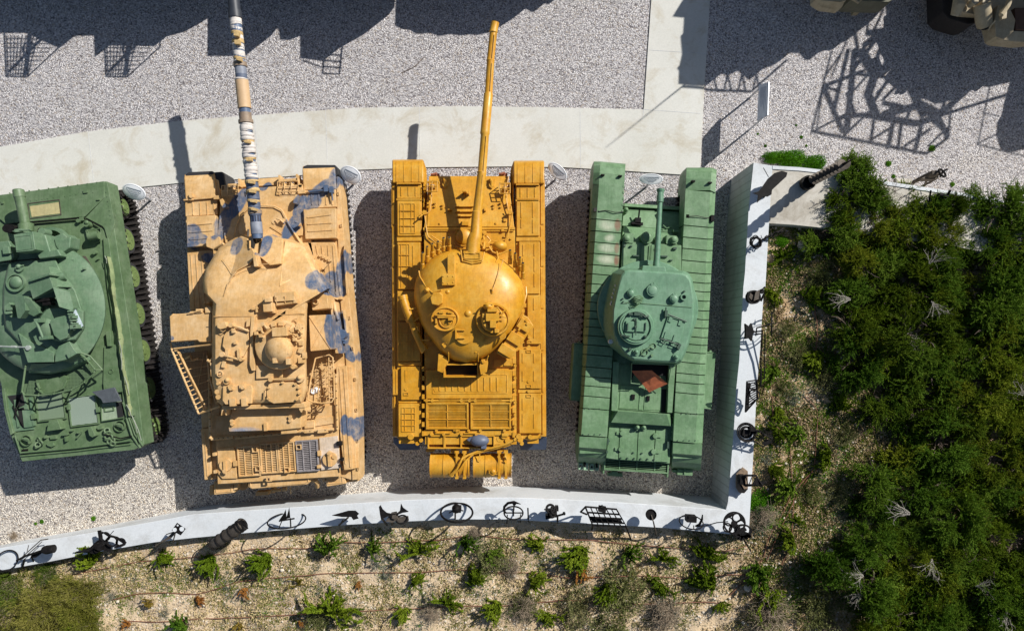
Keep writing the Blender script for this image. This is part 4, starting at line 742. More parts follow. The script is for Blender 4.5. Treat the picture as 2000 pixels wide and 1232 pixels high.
for cx, cy, wd in ((449, 374, 32), (562, 366, 40)):
    p = W(cx, cy, 1.25)
    for e in (-.3, .3): lamp(t2, SA, cx+e*wd*.6, cy-5, 1.25, 6, 0, -1, False)
    m = M(); h = wd/2
    for z, k in ((1.44, 1), (1.36, 1)): m.tube([(cx-h*k, cy+9, z), (cx-h*k, cy-11, z-.1), (cx+h*k, cy-12, z-.1), (cx+h*k, cy+8, z), (cx-h*k, cy+9, z)], 1)
    for e in (-.33, .33): m.tube([(cx+h*e, cy+14, 1.38), (cx+h*e, cy+2, 1.46), (cx+h*e, cy-12, 1.3)], .9)
    m.tube([(cx-h, cy-1, 1.42), (cx+h, cy-2, 1.42)], .9); m.tube([(cx-h, cy+9, 1.44), (cx-h+5, cy+17, 1.36), (cx+h-4, cy+16, 1.36), (cx+h, cy+8, 1.44)], 1); m.build('lamp_cage', SA, t2)
m = M(); m.cyl(586, 362, 4, 1.2, 1.36, 12); m.tube([(583, 350, 1.2), (585, 366, 1.3)], 2); m.build('horn', SA, t2)
for x, y, a in ((578, 389, 12), (435, 397, -25)):
    m = M(); P = [rot(x+i*4, y+j*9, x, y, a) for i, j in ((-.8, -1), (.8, -1), (1.1, 0), (.6, 1), (-1, 1), (-1.2, 0))]; m.poly(P, 1.2, 1.56); m.build('towing_lug', SA, t2, bevel=.01)
# mudguards, boxes
m = M(); m.poly([(418, 336), (434, 335), (437, 342), (440, 362), (425, 372), (419, 364)], .5, 1.18); m.build('rubber_flap', RUBBER, t2, bevel=.03); m = M(); m.poly([(592, 325), (600, 322), (654, 322), (660, 328), (661, 340), (655, 346), (648, 330), (592, 332)], .5, 1.22); m.poly([(361, 341), (368, 336), (415, 334), (419, 345), (364, 348)], .5, 1.2); m.each('rubber_flap', RUBBER, t2, bevel=.02)
m = M(); m.prof(360, 420, [(388, 1.32), (355, 1.30), (345, 1.24), (339, 1.15)], .8, -3); m.prof(591, 655, [(371, 1.32), (340, 1.30), (330, 1.24), (323, 1.15)], .8, -2); m.each('mudguard', SA, t2, bevel=.03)
m = M(); m.poly([(412, 345), (426, 352), (430, 383), (426, 398), (418, 394)], .8, 1.22); m.build('mudguard_cheek', SA, t2, bevel=.015)
m = M(); m.poly([(360, 388), (428, 384), (423, 600), (423, 935), (402, 938), (392, 810), (373, 610)], .9, 1.20); m.poly([(592, 370), (660, 366), (671, 476), (680, 560), (694, 700), (700, 825), (701, 936), (690, 938), (663, 930), (650, 760), (600, 480)], .9, 1.20); m.each('fender', SA, t2, bevel=.012)
m = M(); m.poly([(657, 345), (662, 345), (673, 476), (680, 560), (694, 700), (700, 825), (701, 936), (688, 937), (684, 820), (674, 690), (662, 560)], .6, 1.24); m.build('side_skirt', SA, t2, bevel=.01)
m = M(); P = [(662, 378), (668, 440), (673, 500), (678, 560), (684, 620), (690, 680), (695, 740), (698, 800), (700, 860), (701, 915)]
for x, y in P: m.frame(x-4, y-3, x, y+3, 1.2, 1.28, 1)
m.each('skirt_hinge', SA, t2)
def sbox(P, z, ribs=(), bz=1.19, nm='fender_box', mt=None):
    m = M(); m.poly(P, bz, z); o = m.build(nm, mt or SA, t2, bevel=.014)
    if ribs:
        m = M()
        for a, b in ribs:
            m.solid([(a[0]-.9, a[1]-.9, z+.016), (a[0]+.9, a[1]+.9, z+.016), (b[0]+.9, b[1]+.9, z+.016), (b[0]-.9, b[1]-.9, z+.016)], z-.003)
        m.each('pressed_rib', mt or SA, o)
    return o
sbox([(361, 392), (424, 389), (425, 419), (362, 423)], 1.30, [((x, 396), (x+1, 420)) for x in (376, 390, 404, 417)])
sbox([(364, 423), (421, 420), (424, 478), (365, 483)], 1.46, [((368+0, 440), (413, 436)), ((369, 454), (414, 450)), ((370, 468), (415, 464))])
sbox([(365, 491), (416, 488), (418, 600), (371, 606)], 1.30, [((x, 497), (x+7, 600)) for x in (372, 382, 393, 404)])
sbox([(392, 838), (399, 937), (413, 936), (408, 836)], 1.30, [((399, 845), (405, 930))]); sbox([(394, 700), (417, 700), (417, 832), (394, 836)], 1.26)
sbox([(592, 372), (655, 368), (657, 404), (594, 408)], 1.30, [((x, 378), (x+1, 400)) for x in (608, 622, 636, 648)])
sbox([(592, 408), (656, 406), (656, 465), (596, 467)], 1.46, [((600, 425), (646, 419)), ((600, 438), (647, 435)), ((601, 452), (648, 449))])
sbox([(600, 473), (652, 473), (656, 480), (668, 585), (646, 584), (612, 505)], 1.36, [((x, 480), (x+6, 510+i*20)) for i, x in enumerate((617, 628, 640, 650))]+[((652, 520), (656, 575)), ((659, 530), (664, 575))])
sbox([(656, 716), (677, 714), (689, 916), (672, 918), (664, 850)], 1.42, [((663, 720), (674, 905)), ((671, 720), (684, 912))])
sbox([(679, 716), (687, 716), (696, 914), (689, 916)], 1.32); sbox([(673, 476), (679, 560), (676, 575), (670, 490)], 1.34)
m = M()
for a, b, t in (((359, 391), (431, 385), 1.34), ((583, 376), (650, 372), 1.36)): m.tube([(a[0], a[1], t), (b[0], b[1], t)], 1.8)
m.cyl(373, 384, 3, 1.3, 1.42, 10); m.box(369, 378, 376, 391, 1.3, 1.38); m.box(417, 382, 430, 389, 1.3, 1.42); m.box(582, 371, 595, 378, 1.3, 1.42); m.each('fender_latch', SA, t2)
m = M(); m.tube([(602, 374, 1.36), (651, 370, 1.4)], 1.8); m.box(632, 361, 640, 374, 1.3, 1.43); m.box(643, 364, 650, 376, 1.3, 1.42); m.tube([(648, 376, 1.4), (650, 392, 1.38)], 1.3); m.build('dark_latch', SAB, t2)
m = M(); m.poly([(402, 472), (404, 464), (420, 459), (429, 463), (431, 476), (424, 484), (419, 488), (403, 482)], 1.6, 1.66); m.tube([(420, 486, 1.7), (430, 480, 1.8), (437, 476, 1.85)], 2.6); m.boxes([(416, 486, 428, 496), (428, 476, 440, 486)], 1.5, 1.7); m.build('side_bracket', SA, t2, bevel=.01)
m = M(); m.poly([(616, 500), (621, 497), (642, 501), (645, 512), (632, 526), (624, 526), (617, 518)], 1.6, 1.66)
for i in range(4): m.cyl(625+i*6, 499+i*3.2, 3, 1.6, 1.72, 10)
m.tube([(605, 512, 1.6), (614, 520, 1.7), (624, 530, 1.7), (631, 524, 1.75)], 2.4); m.boxes([(598, 515, 612, 520), (607, 506, 616, 518)], 1.5, 1.7); m.build('side_bracket', SA, t2, bevel=.01)
m = M(); m.boxes([(579, 435, 586, 441)], 1.45, 1.58); m.tube([(575, 433, 1.55), (588, 438, 1.55)], 2); m.build('race_lug', SA, t2)
# running gear, hull rear
m = M(); m.poly([(414, 700), (424, 700), (430, 858), (412, 860), (408, 850)], 1.3, 1.38); m.build('deck_edge', SA, t2)
m = M(); m.poly([(421, 812), (660, 790), (663, 930), (425, 945)], 1.2, 1.42); dk = m.build('engine_deck', SA, t2, bevel=.01)
m = M(); m.tube([(409, 715, 1.5), (411, 856, 1.5)], 3.2); m.tube([(413, 857, 1.5), (456, 853, 1.5)], 3.4); m.tube([(460, 855, 1.5), (550, 846, 1.5), (600, 841, 1.5), (652, 838, 1.5)], 3); m.tube([(656, 730, 1.5), (659, 838, 1.5)], 3); m.tube([(614, 838, 1.5), (614, 822, 1.45), (600, 818, 1.42)], 1.4); m.each('deck_rail', SA, t2)
m = M(); m.bolts([(410, 720+i*14) for i in range(10)]+[(418+i*9, 856.5-i*.8) for i in range(4)]+[(470+i*15, 853-i*1.2) for i in range(12)]+[(656+i*.4, 735+i*14) for i in range(8)], 1, 1.5, 1.545, 6); m.each('rail_hole', DARK, t2)
for P, mt, n in ((((463, 872), (504, 869), (508, 929), (466, 931)), SA, 16), (((507, 866), (539, 864), (543, 923), (510, 926)), SA, 16), (((542, 864), (573, 861), (577, 921), (546, 923)), SA, 16), (((577, 861), (619, 858), (622, 919), (581, 922)), SAD, 16)):
    x0 = P[0][0]; y0 = (P[0][1]+P[1][1])/2; x1 = P[2][0]-1; y1 = (P[2][1]+P[3][1])/2
    m = M(); m.frame(x0+1, y0, x1, y1, 1.4, 1.50, 2.4)
    for k in (.33, .66): m.box(x0+(x1-x0)*k-.9, y0, x0+(x1-x0)*k+.9, y1, 1.45, 1.495)
    o = m.build('deck_grille', mt, t2, bevel=.004); m = M(); m.slats(x0+3, y0+2, x1-2, y1-2, 1.44, 1.475, n, .55); m.build('grille_bars', mt, o); m = M(); m.box(x0+2, y0+1, x1-1, y1-1, 1.42, 1.43); m.build('grille_base', plain('grille_gap_shade', (.16, .08, .03), .8), o)  # brown base under the bars has their shade put into its colour
m = M()
for x, y in ((497, 878), (524, 871), (583, 873), (503, 915), (560, 918), (525, 935)): m.frame(x-5, y-5, x+5, y+5, 1.5, 1.54, 1.4)
m.each('grille_handle', SA, t2)
m = M(); m.poly([(424, 876), (457, 873), (463, 934), (434, 935), (426, 925)], 1.4, 1.47); o = m.build('filler_panel', SA, t2, bevel=.01); m = M(); m.cyl(440, 908, 12, 1.46, 1.53, 24); m.box(436, 900, 441, 925, 1.53, 1.57); m.cyl(438, 920, 4, 1.5, 1.58, 10); m.build('filler_cap', SA, o)
m = M(); m.poly([(623, 855), (659, 851), (664, 914), (627, 918)], 1.4, 1.47); o = m.build('filler_panel', paint('chalky_panel', (.55, .40, .24), (.66, .60, .55), .7, (.2, .09, .04)), t2, bevel=.01, label='whitish worn filler panel'); m = M(); m.cyl(644, 897, 14, 1.46, 1.53, 24); m.box(640, 883, 645, 911, 1.53, 1.58); m.cyl(642, 885, 4, 1.5, 1.6, 10); m.cyl(652, 892, 4, 1.53, 1.56, 10); m.build('filler_cap', SA, o)
m = M(); m.boxes([(620, 880, 626, 890), (619, 908, 626, 914), (455, 900, 462, 910), (415, 884, 421, 890), (417, 918, 422, 924), (594, 838, 612, 845), (620, 838, 640, 845)], 1.42, 1.54); m.each('deck_clip', SA, t2)
m = M(); m.boxes([(657, 862, 667, 870), (664, 894, 670, 900)], 1.45, 1.56); m.tube([(664, 905, 1.5), (668, 918, 1.5)], 1.6); m.build('dark_clip', BLACK, t2)
m = M(); m.poly([(416, 838), (460, 834), (600, 818), (598, 812), (420, 828)], 1.3, 1.39); m.poly([(596, 818), (655, 812), (656, 826), (600, 835)], 1.3, 1.45); m.boxes([(594, 822, 612, 836)], 1.4, 1.5); m.each('deck_plate', SA, t2, bevel=.008)
m = M(); P = [(484, 941), (492, 934), (596, 924), (606, 929), (607, 940), (600, 946), (492, 955), (484, 951)]; m.poly(P, .8, 1.33); o = m.build('exhaust_duct', SA, t2, bevel=.03); m = M(); m.tube([(489, 949, 1.33), (489, 941, 1.35), (495, 938, 1.35), (594, 929, 1.35), (602, 932, 1.35), (602, 940, 1.34), (595, 943, 1.33), (489, 951, 1.31)], 1.3); m.build('duct_rim', SA, o)
m = M(); m.tube([(607, 936, 1.2), (616, 938, 1.2), (620, 944, 1.1), (620, 950, 1.0)], 4.2, 12); m.build('exhaust_pipe', SA, t2)
m = M(); m.poly([(417, 941), (455, 938), (457, 962), (418, 966)], .7, 1.18); m.poly([(635, 922), (670, 920), (676, 944), (638, 950)], .7, 1.18); m.poly([(409, 948), (416, 947), (418, 966), (409, 966)], .6, 1.0); m.poly([(677, 930), (687, 929), (688, 941), (678, 942)], .6, 1.1); m.poly([(688, 920), (701, 918), (701, 939), (690, 941)], .6, 1.15); m.each('tail_box', SA, t2, bevel=.014)
m = M(); m.frame(421, 944, 452, 961, 1.18, 1.195, 1.3); m.frame(640, 926, 669, 944, 1.18, 1.195, 1.3); m.each('box_rib', SA, t2)
m = M(); m.cyl(474, 948, 9, .7, 1.0, 16); m.poly([(458, 936), (466, 935), (463, 955), (457, 957)], .9, 1.2); m.poly([(625, 924), (631, 923), (635, 940), (631, 942)], .9, 1.2); m.tube([(531, 957, 1.0), (548, 956, 1.0)], 3); m.tube([(552, 955, 1.0), (560, 954, 1.0)], 4); m.boxes([(499, 960, 523, 967), (529, 954, 534, 963)], .7, .95); m.tube([(567, 952, 1.0), (568, 964, .9)], 1.2); m.each('tow_fitting', SA, t2)
# turret: cast cheeks with armour plates
T = [(478, 457), (486, 462), (503, 455), (531, 458), (556, 466), (576, 470), (592, 478), (606, 496), (622, 530), (638, 556), (641, 563), (622, 569), (604, 572), (600, 605), (598, 680), (600, 760), (596, 776), (590, 789), (434, 792), (424, 784), (414, 745), (414, 612), (416, 590), (398, 570), (396, 545), (402, 525), (418, 499), (430, 482), (446, 472), (462, 463)]
def dz(x, y): d = max(0, min(1, (600-y)/140)); return .62*d*d
c0 = (512, 640); rings = []
for k, dzz in ((.93, -.72), (1.0, -.45), (1.0, -.22), (.975, -.07), (.93, 0), (.8, .02), (.5, .03), (.2, .03)):
    rings.append([(c0[0]+(x-c0[0])*k, c0[1]+(y-c0[1])*k, max(1.42, 2.5-dz(x, c0[1]+(y-c0[1])*k)+dzz)) for x, y in T])
m = M(); m.ploft(rings); m.build('turret', SA, t2, sharp=.5)
m = M(); m.solid([(399, 556, 1.93), (402, 527, 1.9), (420, 500, 1.93), (447, 474, 2.02), (470, 461, 2.05), (482, 465, 2.12), (500, 500, 2.32), (486, 516, 2.38), (463, 528, 2.42), (452, 545, 2.46), (437, 579, 2.5)], 1.55); m.build('cheek_armour', SA, t2, bevel=.015)
m = M(); m.solid([(513, 462, 2.16), (532, 457, 2.1), (553, 467, 2.1), (548, 515, 2.44), (527, 518, 2.44), (505, 500, 2.3)], 1.6); m.solid([(556, 470, 2.06), (592, 478, 1.98), (601, 493, 1.98), (598, 535, 2.16), (598, 590, 2.44), (580, 570, 2.46), (573, 545, 2.4), (545, 560, 2.5)], 1.6); m.solid([(603, 496, 1.9), (623, 530, 1.82), (640, 563, 1.8), (622, 568, 1.95), (604, 571, 2.1), (600, 535, 2.1)], 1.5); m.each('cheek_armour', SA, t2, bevel=.015)
m = M(); m.poly([(486, 464), (492, 463), (493, 491), (485, 491)], 2.0, 2.22); m.build('coaxial_slot', DARK, t2); m = M(); m.poly([(493, 495), (499, 493), (503, 520), (496, 521)], 2.2, 2.56); m.tube([(488, 470, 2.25), (488, 486, 2.28)], 2); m.build('sight_guard', SA, t2, bevel=.01)
m = M(); m.tube([(434, 506, 2.28), (456, 532, 2.47)], .5, 4); m.tube([(437, 578, 2.53), (445, 553, 2.52), (458, 535, 2.5), (480, 523, 2.45), (500, 517, 2.44), (527, 515, 2.47)], .6, 4); m.tube([(527, 518, 2.46), (541, 500, 2.38)], .5, 4); m.each('armour_seam', SA, t2)
m = M(); m.dome(410, 592, 8, 1.75, .2, 14, 1.2, .7); m.dome(402, 592, 4, 1.8, .14, 12); m.build('side_pod', SA, t2)
m = M(); m.tube([(417, 618, 2.53), (500, 617, 2.54), (597, 612, 2.53)], .8, 4); m.build('roof_joint', SA, t2)
# barrel
def bp(y): return 456.5+(y-0)*(502-456.5)/455
def bz(y): return 2.55-(y+10)*(.47/465)
segs = [(-13, -8, 12.4, 'k'), (-8, 22, 12.4, 'k'), (22, 36, 14.2, 'k'), (36, 52, 12.4, 'w'), (52, 62, 11.8, 'w'), (62, 70, 12.4, 'o'), (70, 78, 12.2, 'w'), (78, 86, 12.6, 'o'), (86, 100, 12, 'w'), (100, 112, 12.2, 'w'), (112, 118, 12.6, 'o'), (118, 123, 12.4, 'w'), (123, 131, 14, 'd'), (131, 146, 12, 's'), (146, 154, 12, 'b'), (154, 158, 14, 'w'), (158, 212, 14, 't'), (212, 221, 11.4, 'b'), (221, 235, 13, 'd'), (235, 241, 15.5, 'd')]
y = 241; rr = random.Random(4); pal = 'wwwwwowwwwwow'; i = 0
while y < 345:
    h = rr.choice([4, 5, 7, 9]); segs.append((y, y+h, 13+rr.random()*2.2, pal[i % 13])); y += h; i += 1
for a, b, r, c in ((y, 352, 13.5, 'b'), (352, 358, 14.5, 'o'), (358, 370, 13, 'b'), (370, 376, 14.4, 'o'), (376, 390, 13, 'b'), (390, 395, 14.2, 'o'), (395, 406, 13, 'b'), (406, 411, 14, 'o'), (411, 418, 14.5, 'd'), (418, 421, 13.2, 'b'), (421, 434, 11.8, 'k2'), (434, 457, 12.4, 's')): segs.append((a, b, r, c))
CL = {'k': plain('dark_steel', (.03, .035, .045), .5), 'w': plain('white_tape', (.56, .52, .48), .8, 0, .2, 20), 'o': plain('ochre_tape', (.46, .32, .14), .8, 0, .3, 20), 'd': plain('brown_clamp', (.23, .17, .12), .6), 's': paint('worn_steel', (.17, .19, .24), (.34, .36, .40), .5), 'b': plain('blue_wrap', (.08, .10, .15), .6), 't': plain('tan_sleeve', (.50, .34, .19), .6, 0, .12, 5), 'k2': plain('navy_collar', (.02, .025, .05), .5)}
mb = M(); mb.tube([(bp(y_), y_, bz(y_)) for y_ in (-15, 100, 300, 466)], 10.8, 20); bar = mb.build('gun_barrel', SAB, t2)
NM = {'k': 'muzzle_section', 'w': 'white_wrapping', 'o': 'ochre_strap', 'd': 'clamp', 's': 'steel_sleeve', 'b': 'blue_wrapping', 't': 'fume_extractor', 'k2': 'collar'}
rr = random.Random(9)
for a, b, r, c in segs:
    m = M(); n = max(3, int((b-a)/2)+1); wob = .35 if c in 'wo' else .0
    P = []; Rr = []
    for k in range(n):
        t = k/(n-1); yy = a+(b-a)*t; P.append((bp(yy)+(rr.random()-.5)*wob*3, yy, bz(yy))); Rr.append((r+(rr.random()-.5)*wob*2-(.7*wob*4 if k in (0, n-1) and c in 'wo' else 0))*.93)
    m.tube(P, Rr, 14)
    if c == 'o': m.box(bp(a)-r*.5, a, bp(a)+r*.3, b, bz(a)+.1, bz(a)+.19, 20*rr.random())
    m.build(NM[c], CL[c], bar)
m = M(); p = W(bp(-15), -15, bz(-15)); q = W(bp(-17), -17, bz(-17)); m.wtube([p, q], .06, 16); m.build('muzzle_bore', DARK, bar)
m = M(); m.tube([(482, 380, 2.05), (478, 375, 2.0), (479, 384, 2.05)], 1.2); m.tube([(485, 448, 2.1), (484, 462, 2.12)], 2); m.each('barrel_strap', IRON, bar)
# roof
m = M(); m.box(513, 580, 531, 609, 2.4, 2.74); m.box(516, 582, 530, 590, 2.7, 2.80); m.poly([(528, 592), (537, 590), (537, 612), (526, 611)], 2.4, 2.66); m.build('day_sight', SA, t2, bevel=.015)
m = M(); m.box(536, 570, 575, 588, 2.4, 2.70); m.tube([(539, 595, 2.62), (575, 590, 2.62)], 3.6, 12); m.tube([(540, 594, 2.66), (540, 580, 2.72)], 1.3); m.tube([(557, 592, 2.66), (556, 578, 2.72)], 1.3); m.boxes([(544, 567, 552, 573), (572, 575, 578, 592)], 2.4, 2.68); m.build('gunner_sight', SA, t2, bevel=.015)
m = M(); m.box(491, 600, 497, 605, 2.5, 2.6); m.tube([(489, 603, 2.58), (506, 602, 2.58)], 1.5); m.box(499, 597, 503, 610, 2.5, 2.59); m.build('roof_cleat', SA, t2)
m = M(); m.poly([(605, 573), (638, 571), (642, 602), (610, 606)], 1.4, 2.1); o = m.build('smoke_box', SA, t2, bevel=.015); m = M(); m.ring(616, 589, 6, 2.1, 2.18, 2); m.cyl(616, 589, 3.9, 2.095, 2.11, 12); m.build('filler_neck', SA, o)
m = M(); m.poly([(603, 616), (645, 614), (648, 682), (606, 686)], 1.7, 2.22); o = m.build('stowage_bin', SA, t2, bevel=.015); m = M(); m.tube([(604, 618, 2.23), (646, 682, 2.23)], .7, 4); m.tube([(644, 616, 2.23), (607, 684, 2.23)], .7, 4); m.each('pressed_cross', SA, o)
m = M(); m.poly([(645, 590), (652, 588), (661, 640), (668, 690), (655, 690), (648, 640)], 1.3, 1.75); m.tube([(652, 590, 1.7), (655, 606, 1.75), (661, 625, 1.78)], 3.2, 10); m.poly([(669, 606), (674, 606), (679, 650), (674, 652)], 1.3, 1.5); m.each('fender_tool', SA, t2, bevel=.01)
m = M(); m.cyl(666, 653, 9.5, 1.35, 1.64, 20); m.ring(666, 653, 11, 1.4, 1.45, 1.3, 20); m.tube([(655, 661, 1.6), (674, 665, 1.6)], 1.8); m.boxes([(657, 664, 662, 669), (670, 665, 675, 671)], 1.4, 1.6); m.build('tail_lamp', SAB, t2)
m = M(); m.poly([(331, 619), (342, 613), (391, 610), (412, 612), (413, 668), (389, 668), (385, 664), (333, 668)], 1.75, 2.24); m.build('side_bin', SA, t2, bevel=.02)
m = M(); m.poly([(333, 668), (343, 666), (338, 612), (331, 618)], 1.7, 2.18); m.boxes([(382, 603, 394, 611), (370, 608, 378, 613), (400, 600, 413, 611)], 1.9, 2.28); m.tube([(366, 613, 2.26), (393, 606, 2.3)], 1.6); m.each('bin_bracket', SA, t2, bevel=.01)
# left basket
bk = []; A0, A1, B0, B1 = (336, 686), (388, 806), (345, 684), (401, 800)
m = M(); z = 2.0
m.tube([(333, 670, 1.95), (336, 684, 2.05), (388, 808, 2.0)], 2, 8); m.tube([(340, 681, 2.1), (412, 673, 2.3), (420, 671, 2.4)], 1.8, 8); m.tube([(388, 808, 2.0), (430, 793, 2.2)], 1.8, 8); m.tube([(346, 682, 1.9), (401, 800, 1.9)], 3, 6); m.tube([(350, 690, 2.0), (404, 799, 2.0)], 1.8, 6)
for i in range(15):
    t = i/14; m.tube([(336+52*t, 686+122*t, 2.04), (347+54*t, 684+116*t, 1.95)], 1, 6)
m.tube([(404, 694, 2.0), (410, 740, 2.0), (421, 786, 2.05)], 1.6); m.tube([(406, 743, 2.16), (410, 742, 2.2), (425, 783, 2.2), (422, 788, 2.16)], 1.4); o = m.build('basket_frame', SA, t2)
m = M(); m.poly([(350, 690), (404, 684), (418, 770), (403, 796)], 1.45, 1.47); m.build('basket_floor', mesh_mat('sand_mesh', (.22, .12, .045), (.5, .29, .11), 30), o)
m = M()
for i in range(6): m.tube([(360+i*8, 706+i*15, 1.52), (405+i*2, 700+i*14, 1.52)], .9, 5)
m.tube([(380, 790, 1.52), (398, 690, 1.52)], .9, 5); m.tube([(362, 700, 1.6), (372, 695, 1.7), (375, 704, 1.6), (388, 700, 1.6)], 2.4); m.build('basket_wires', SA, o)
# right basket
m = M()
for z in (2.0, 1.75): m.tube([(616, 700, z), (632, 695, z), (643, 693, z), (650, 698, z), (652, 735, z), (653, 775, z), (648, 785, z), (628, 787, z), (612, 785, z), (601, 780, z)], 1.5, 8)
m.tube([(601, 780, 2.0), (607, 740, 2.0), (616, 700, 2.0)], 1.5); m.tube([(610, 765, 2.05), (614, 752, 2.05), (622, 753, 2.05), (621, 780, 2.05)], 1.1)
for i in range(7): y = 705+i*12; m.tube([(643, y, 2.0), (654, y, 1.95)], 1.1, 6); m.tube([(645, y, 2.0), (645, y+4, 1.55)], 1, 5)
m.tube([(642, 698, 1.98), (643, 783, 1.98)], 1.2); o = m.build('basket_frame', SA, t2)
m = M()
for i in range(6): m.tube([(608, 712+i*13, 1.6), (648, 710+i*13, 1.6)], .8, 5)
for i in range(3): m.tube([(618+i*10, 702, 1.6), (616+i*11, 782, 1.6)], .8, 5)
m.tube([(598, 778, 1.9), (650, 770, 1.55), (604, 810, 1.5)], .9, 5); m.build('basket_wires', SA, o)
m = M(); m.cyl(612, 763, 6, 1.7, 1.95, 16); m.tube([(618, 760, 1.9), (624, 760, 1.9)], 2); tag(m.build('tin_can', WHITE), 'small white tin standing in the right hand side basket of the sand coloured tank', 'tin can')
# cupola
c = lambda x, y, r, n=32: [(x+r*math.cos(2*i/n*math.pi), y+r*math.sin(2*i/n*math.pi)) for i in range(n)]
m = M(); m.shells(c(546, 673, 49), [(1, 2.4), (1, 2.68), (.97, 2.72), (.8, 2.75)]); cu = m.build('commander_cupola', SA, t2)
m = M(); m.shells(c(545, 682, 28), [(1, 2.74), (1.0, 2.80), (.9, 2.90), (.7, 2.97), (.4, 3.01), (.1, 3.02)]); m.build('cupola_dome', SA, cu)
m = M(); m.poly([(530, 640), (560, 638), (561, 656), (531, 658)], 2.7, 2.95); m.poly([(528, 656), (562, 654), (556, 662), (534, 663)], 2.7, 2.86); m.build('vision_block', SA, cu, bevel=.015)
m = M()
for i in range(9):
    a = -2.6+i*.36; m.poly([rot(x, y, 546+41*math.cos(a), 673+41*math.sin(a), math.degrees(a)) for x, y in ((546+41*math.cos(a)-4, 673+41*math.sin(a)-5), (546+41*math.cos(a)+4, 673+41*math.sin(a)-5), (546+41*math.cos(a)+4, 673+41*math.sin(a)+5), (546+41*math.cos(a)-4, 673+41*math.sin(a)+5))], 2.7, 2.80)
m.each('episcope', SA, cu, bevel=.006)
m = M(); m.tube([(531, 706, 2.86), (566, 705, 2.86)], 3); m.boxes([(532, 699, 540, 709), (558, 700, 566, 712), (553, 677, 563, 692), (552, 672, 557, 680)], 2.8, 2.98); m.tube([(562, 712, 2.8), (572, 714, 2.78)], 2.5); m.cyl(572, 716, 5, 2.6, 2.8, 10); m.build('dome_hinge', SA, cu, bevel=.005)
m = M()
for P in (((500, 650), (510, 640)), ((507, 642), (515, 652)), ((513, 632), (522, 642)), ((509, 655), (516, 660)), ((570, 645), (583, 638)), ((566, 650), (578, 655)), ((580, 640), (590, 652)), ((575, 662), (583, 668))):
    m.tube([(P[0][0], P[0][1], 2.8), (P[1][0], P[1][1], 2.85)], 2.4); m.box(P[0][0]-4, P[0][1]-3, P[0][0]+3, P[0][1]+4, 2.65, 2.88)
m.each('mount_fitting', SA, cu, bevel=.005)
m = M(); m.boxes([(582, 698, 590, 709), (590, 688, 593, 700), (578, 632, 586, 640)], 2.5, 2.75); m.tube([(572, 625, 2.56), (580, 622, 2.6), (581, 630, 2.56)], 1); m.each('roof_clip', SA, t2)
m = M(); m.poly([(490, 618), (498, 617), (494, 650), (498, 720), (497, 724), (491, 724), (487, 712), (488, 650)], 2.45, 2.62); m.build('divider_rail', SA, t2, bevel=.012)
m = M(); m.poly([(444, 645), (464, 641), (484, 648), (487, 672), (474, 697), (450, 696), (434, 676), (437, 655)], 2.4, 2.60); lh = m.build('loader_hatch', SA, t2, bevel=.014)
m = M(); m.tube([(449, 635, 2.64), (470, 640, 2.66), (486, 647, 2.64)], 2.2); m.tube([(432, 692, 2.64), (450, 697, 2.66), (470, 703, 2.64)], 2.4); m.cyl(450, 635, 4.5, 2.5, 2.72, 12); m.cyl(433, 692, 5, 2.5, 2.72, 12); m.cyl(470, 702, 3.5, 2.5, 2.68, 12); m.boxes([(452, 641, 458, 650), (463, 681, 468, 700), (440, 682, 445, 694), (456, 666, 461, 672)], 2.55, 2.68); m.each('hatch_hinge', SA, lh)
m = M(); m.poly([(423, 630), (440, 628), (444, 640), (430, 643), (424, 640)], 2.45, 2.66); m.tube([(424, 642, 2.6), (436, 648, 2.62), (447, 640, 2.6)], .8); m.poly([(481, 625), (490, 620), (487, 637), (480, 639)], 2.45, 2.6); m.poly([(434, 705), (441, 706), (438, 719), (431, 717)], 2.45, 2.58); m.each('periscope', SA, t2, bevel=.01)
m = M(); m.poly([(500, 713), (552, 711), (552, 737), (500, 740)], 2.4, 2.58); m.build('roof_locker', SA, t2, bevel=.01)
m = M(); m.ring(429, 730, 6, 2.5, 2.56, 1.6, 20); m.cyl(429, 730, 2, 2.5, 2.57, 10); m.cyl(442, 744, 6.5, 2.5, 2.6, 16); m.dome(443, 742, 5, 2.6, .06, 12); m.cyl(585, 740, 7, 2.5, 2.62, 16); m.dome(584, 737, 5, 2.62, .08, 12); m.tube([(526, 741, 2.6), (580, 738, 2.62)], 2); m.cyl(528, 741, 4.5, 2.5, 2.66, 10); m.cyl(425, 749, 3, 2.5, 2.6, 10); m.each('roof_boss', SA, t2)
m = M(); m.poly([(435, 754), (490, 752), (493, 758), (491, 788), (440, 790), (434, 782)], 2.48, 2.57); o = m.build('roof_panel', SA, t2, bevel=.014); m = M(); m.boxes([(445, 752, 455, 762), (467, 750, 477, 760), (448, 778, 459, 793), (471, 777, 481, 793)], 2.5, 2.62); m.bolts([(450, 759), (473, 757)], 3.5, 2.6, 2.66, 10); m.each('panel_hinge', SA, o)
m = M(); m.poly([(524, 750), (535, 747), (574, 746), (583, 751), (585, 775), (578, 785), (534, 788), (522, 782), (520, 765)], 2.48, 2.57); o = m.build('roof_panel', SA, t2, bevel=.014); m = M(); m.bolts([(524, 757), (551, 747), (576, 750), (583, 757), (584, 768), (579, 780), (523, 778)], 2.4, 2.55, 2.63, 8); m.tube([(518, 762, 2.6), (518, 774, 2.6)], 1.4); m.each('panel_bolt', SA, o)
m = M(); m.tube([(416, 700, 2.3), (410, 706, 2.3), (405, 703, 2.3)], 3); m.boxes([(411, 708, 416, 735)], 1.9, 2.35); m.cyl(424, 765, 5, 2.3, 2.5, 12); m.cyl(426, 775, 5, 2.3, 2.5, 12); m.each('lifting_eye', SA, t2)
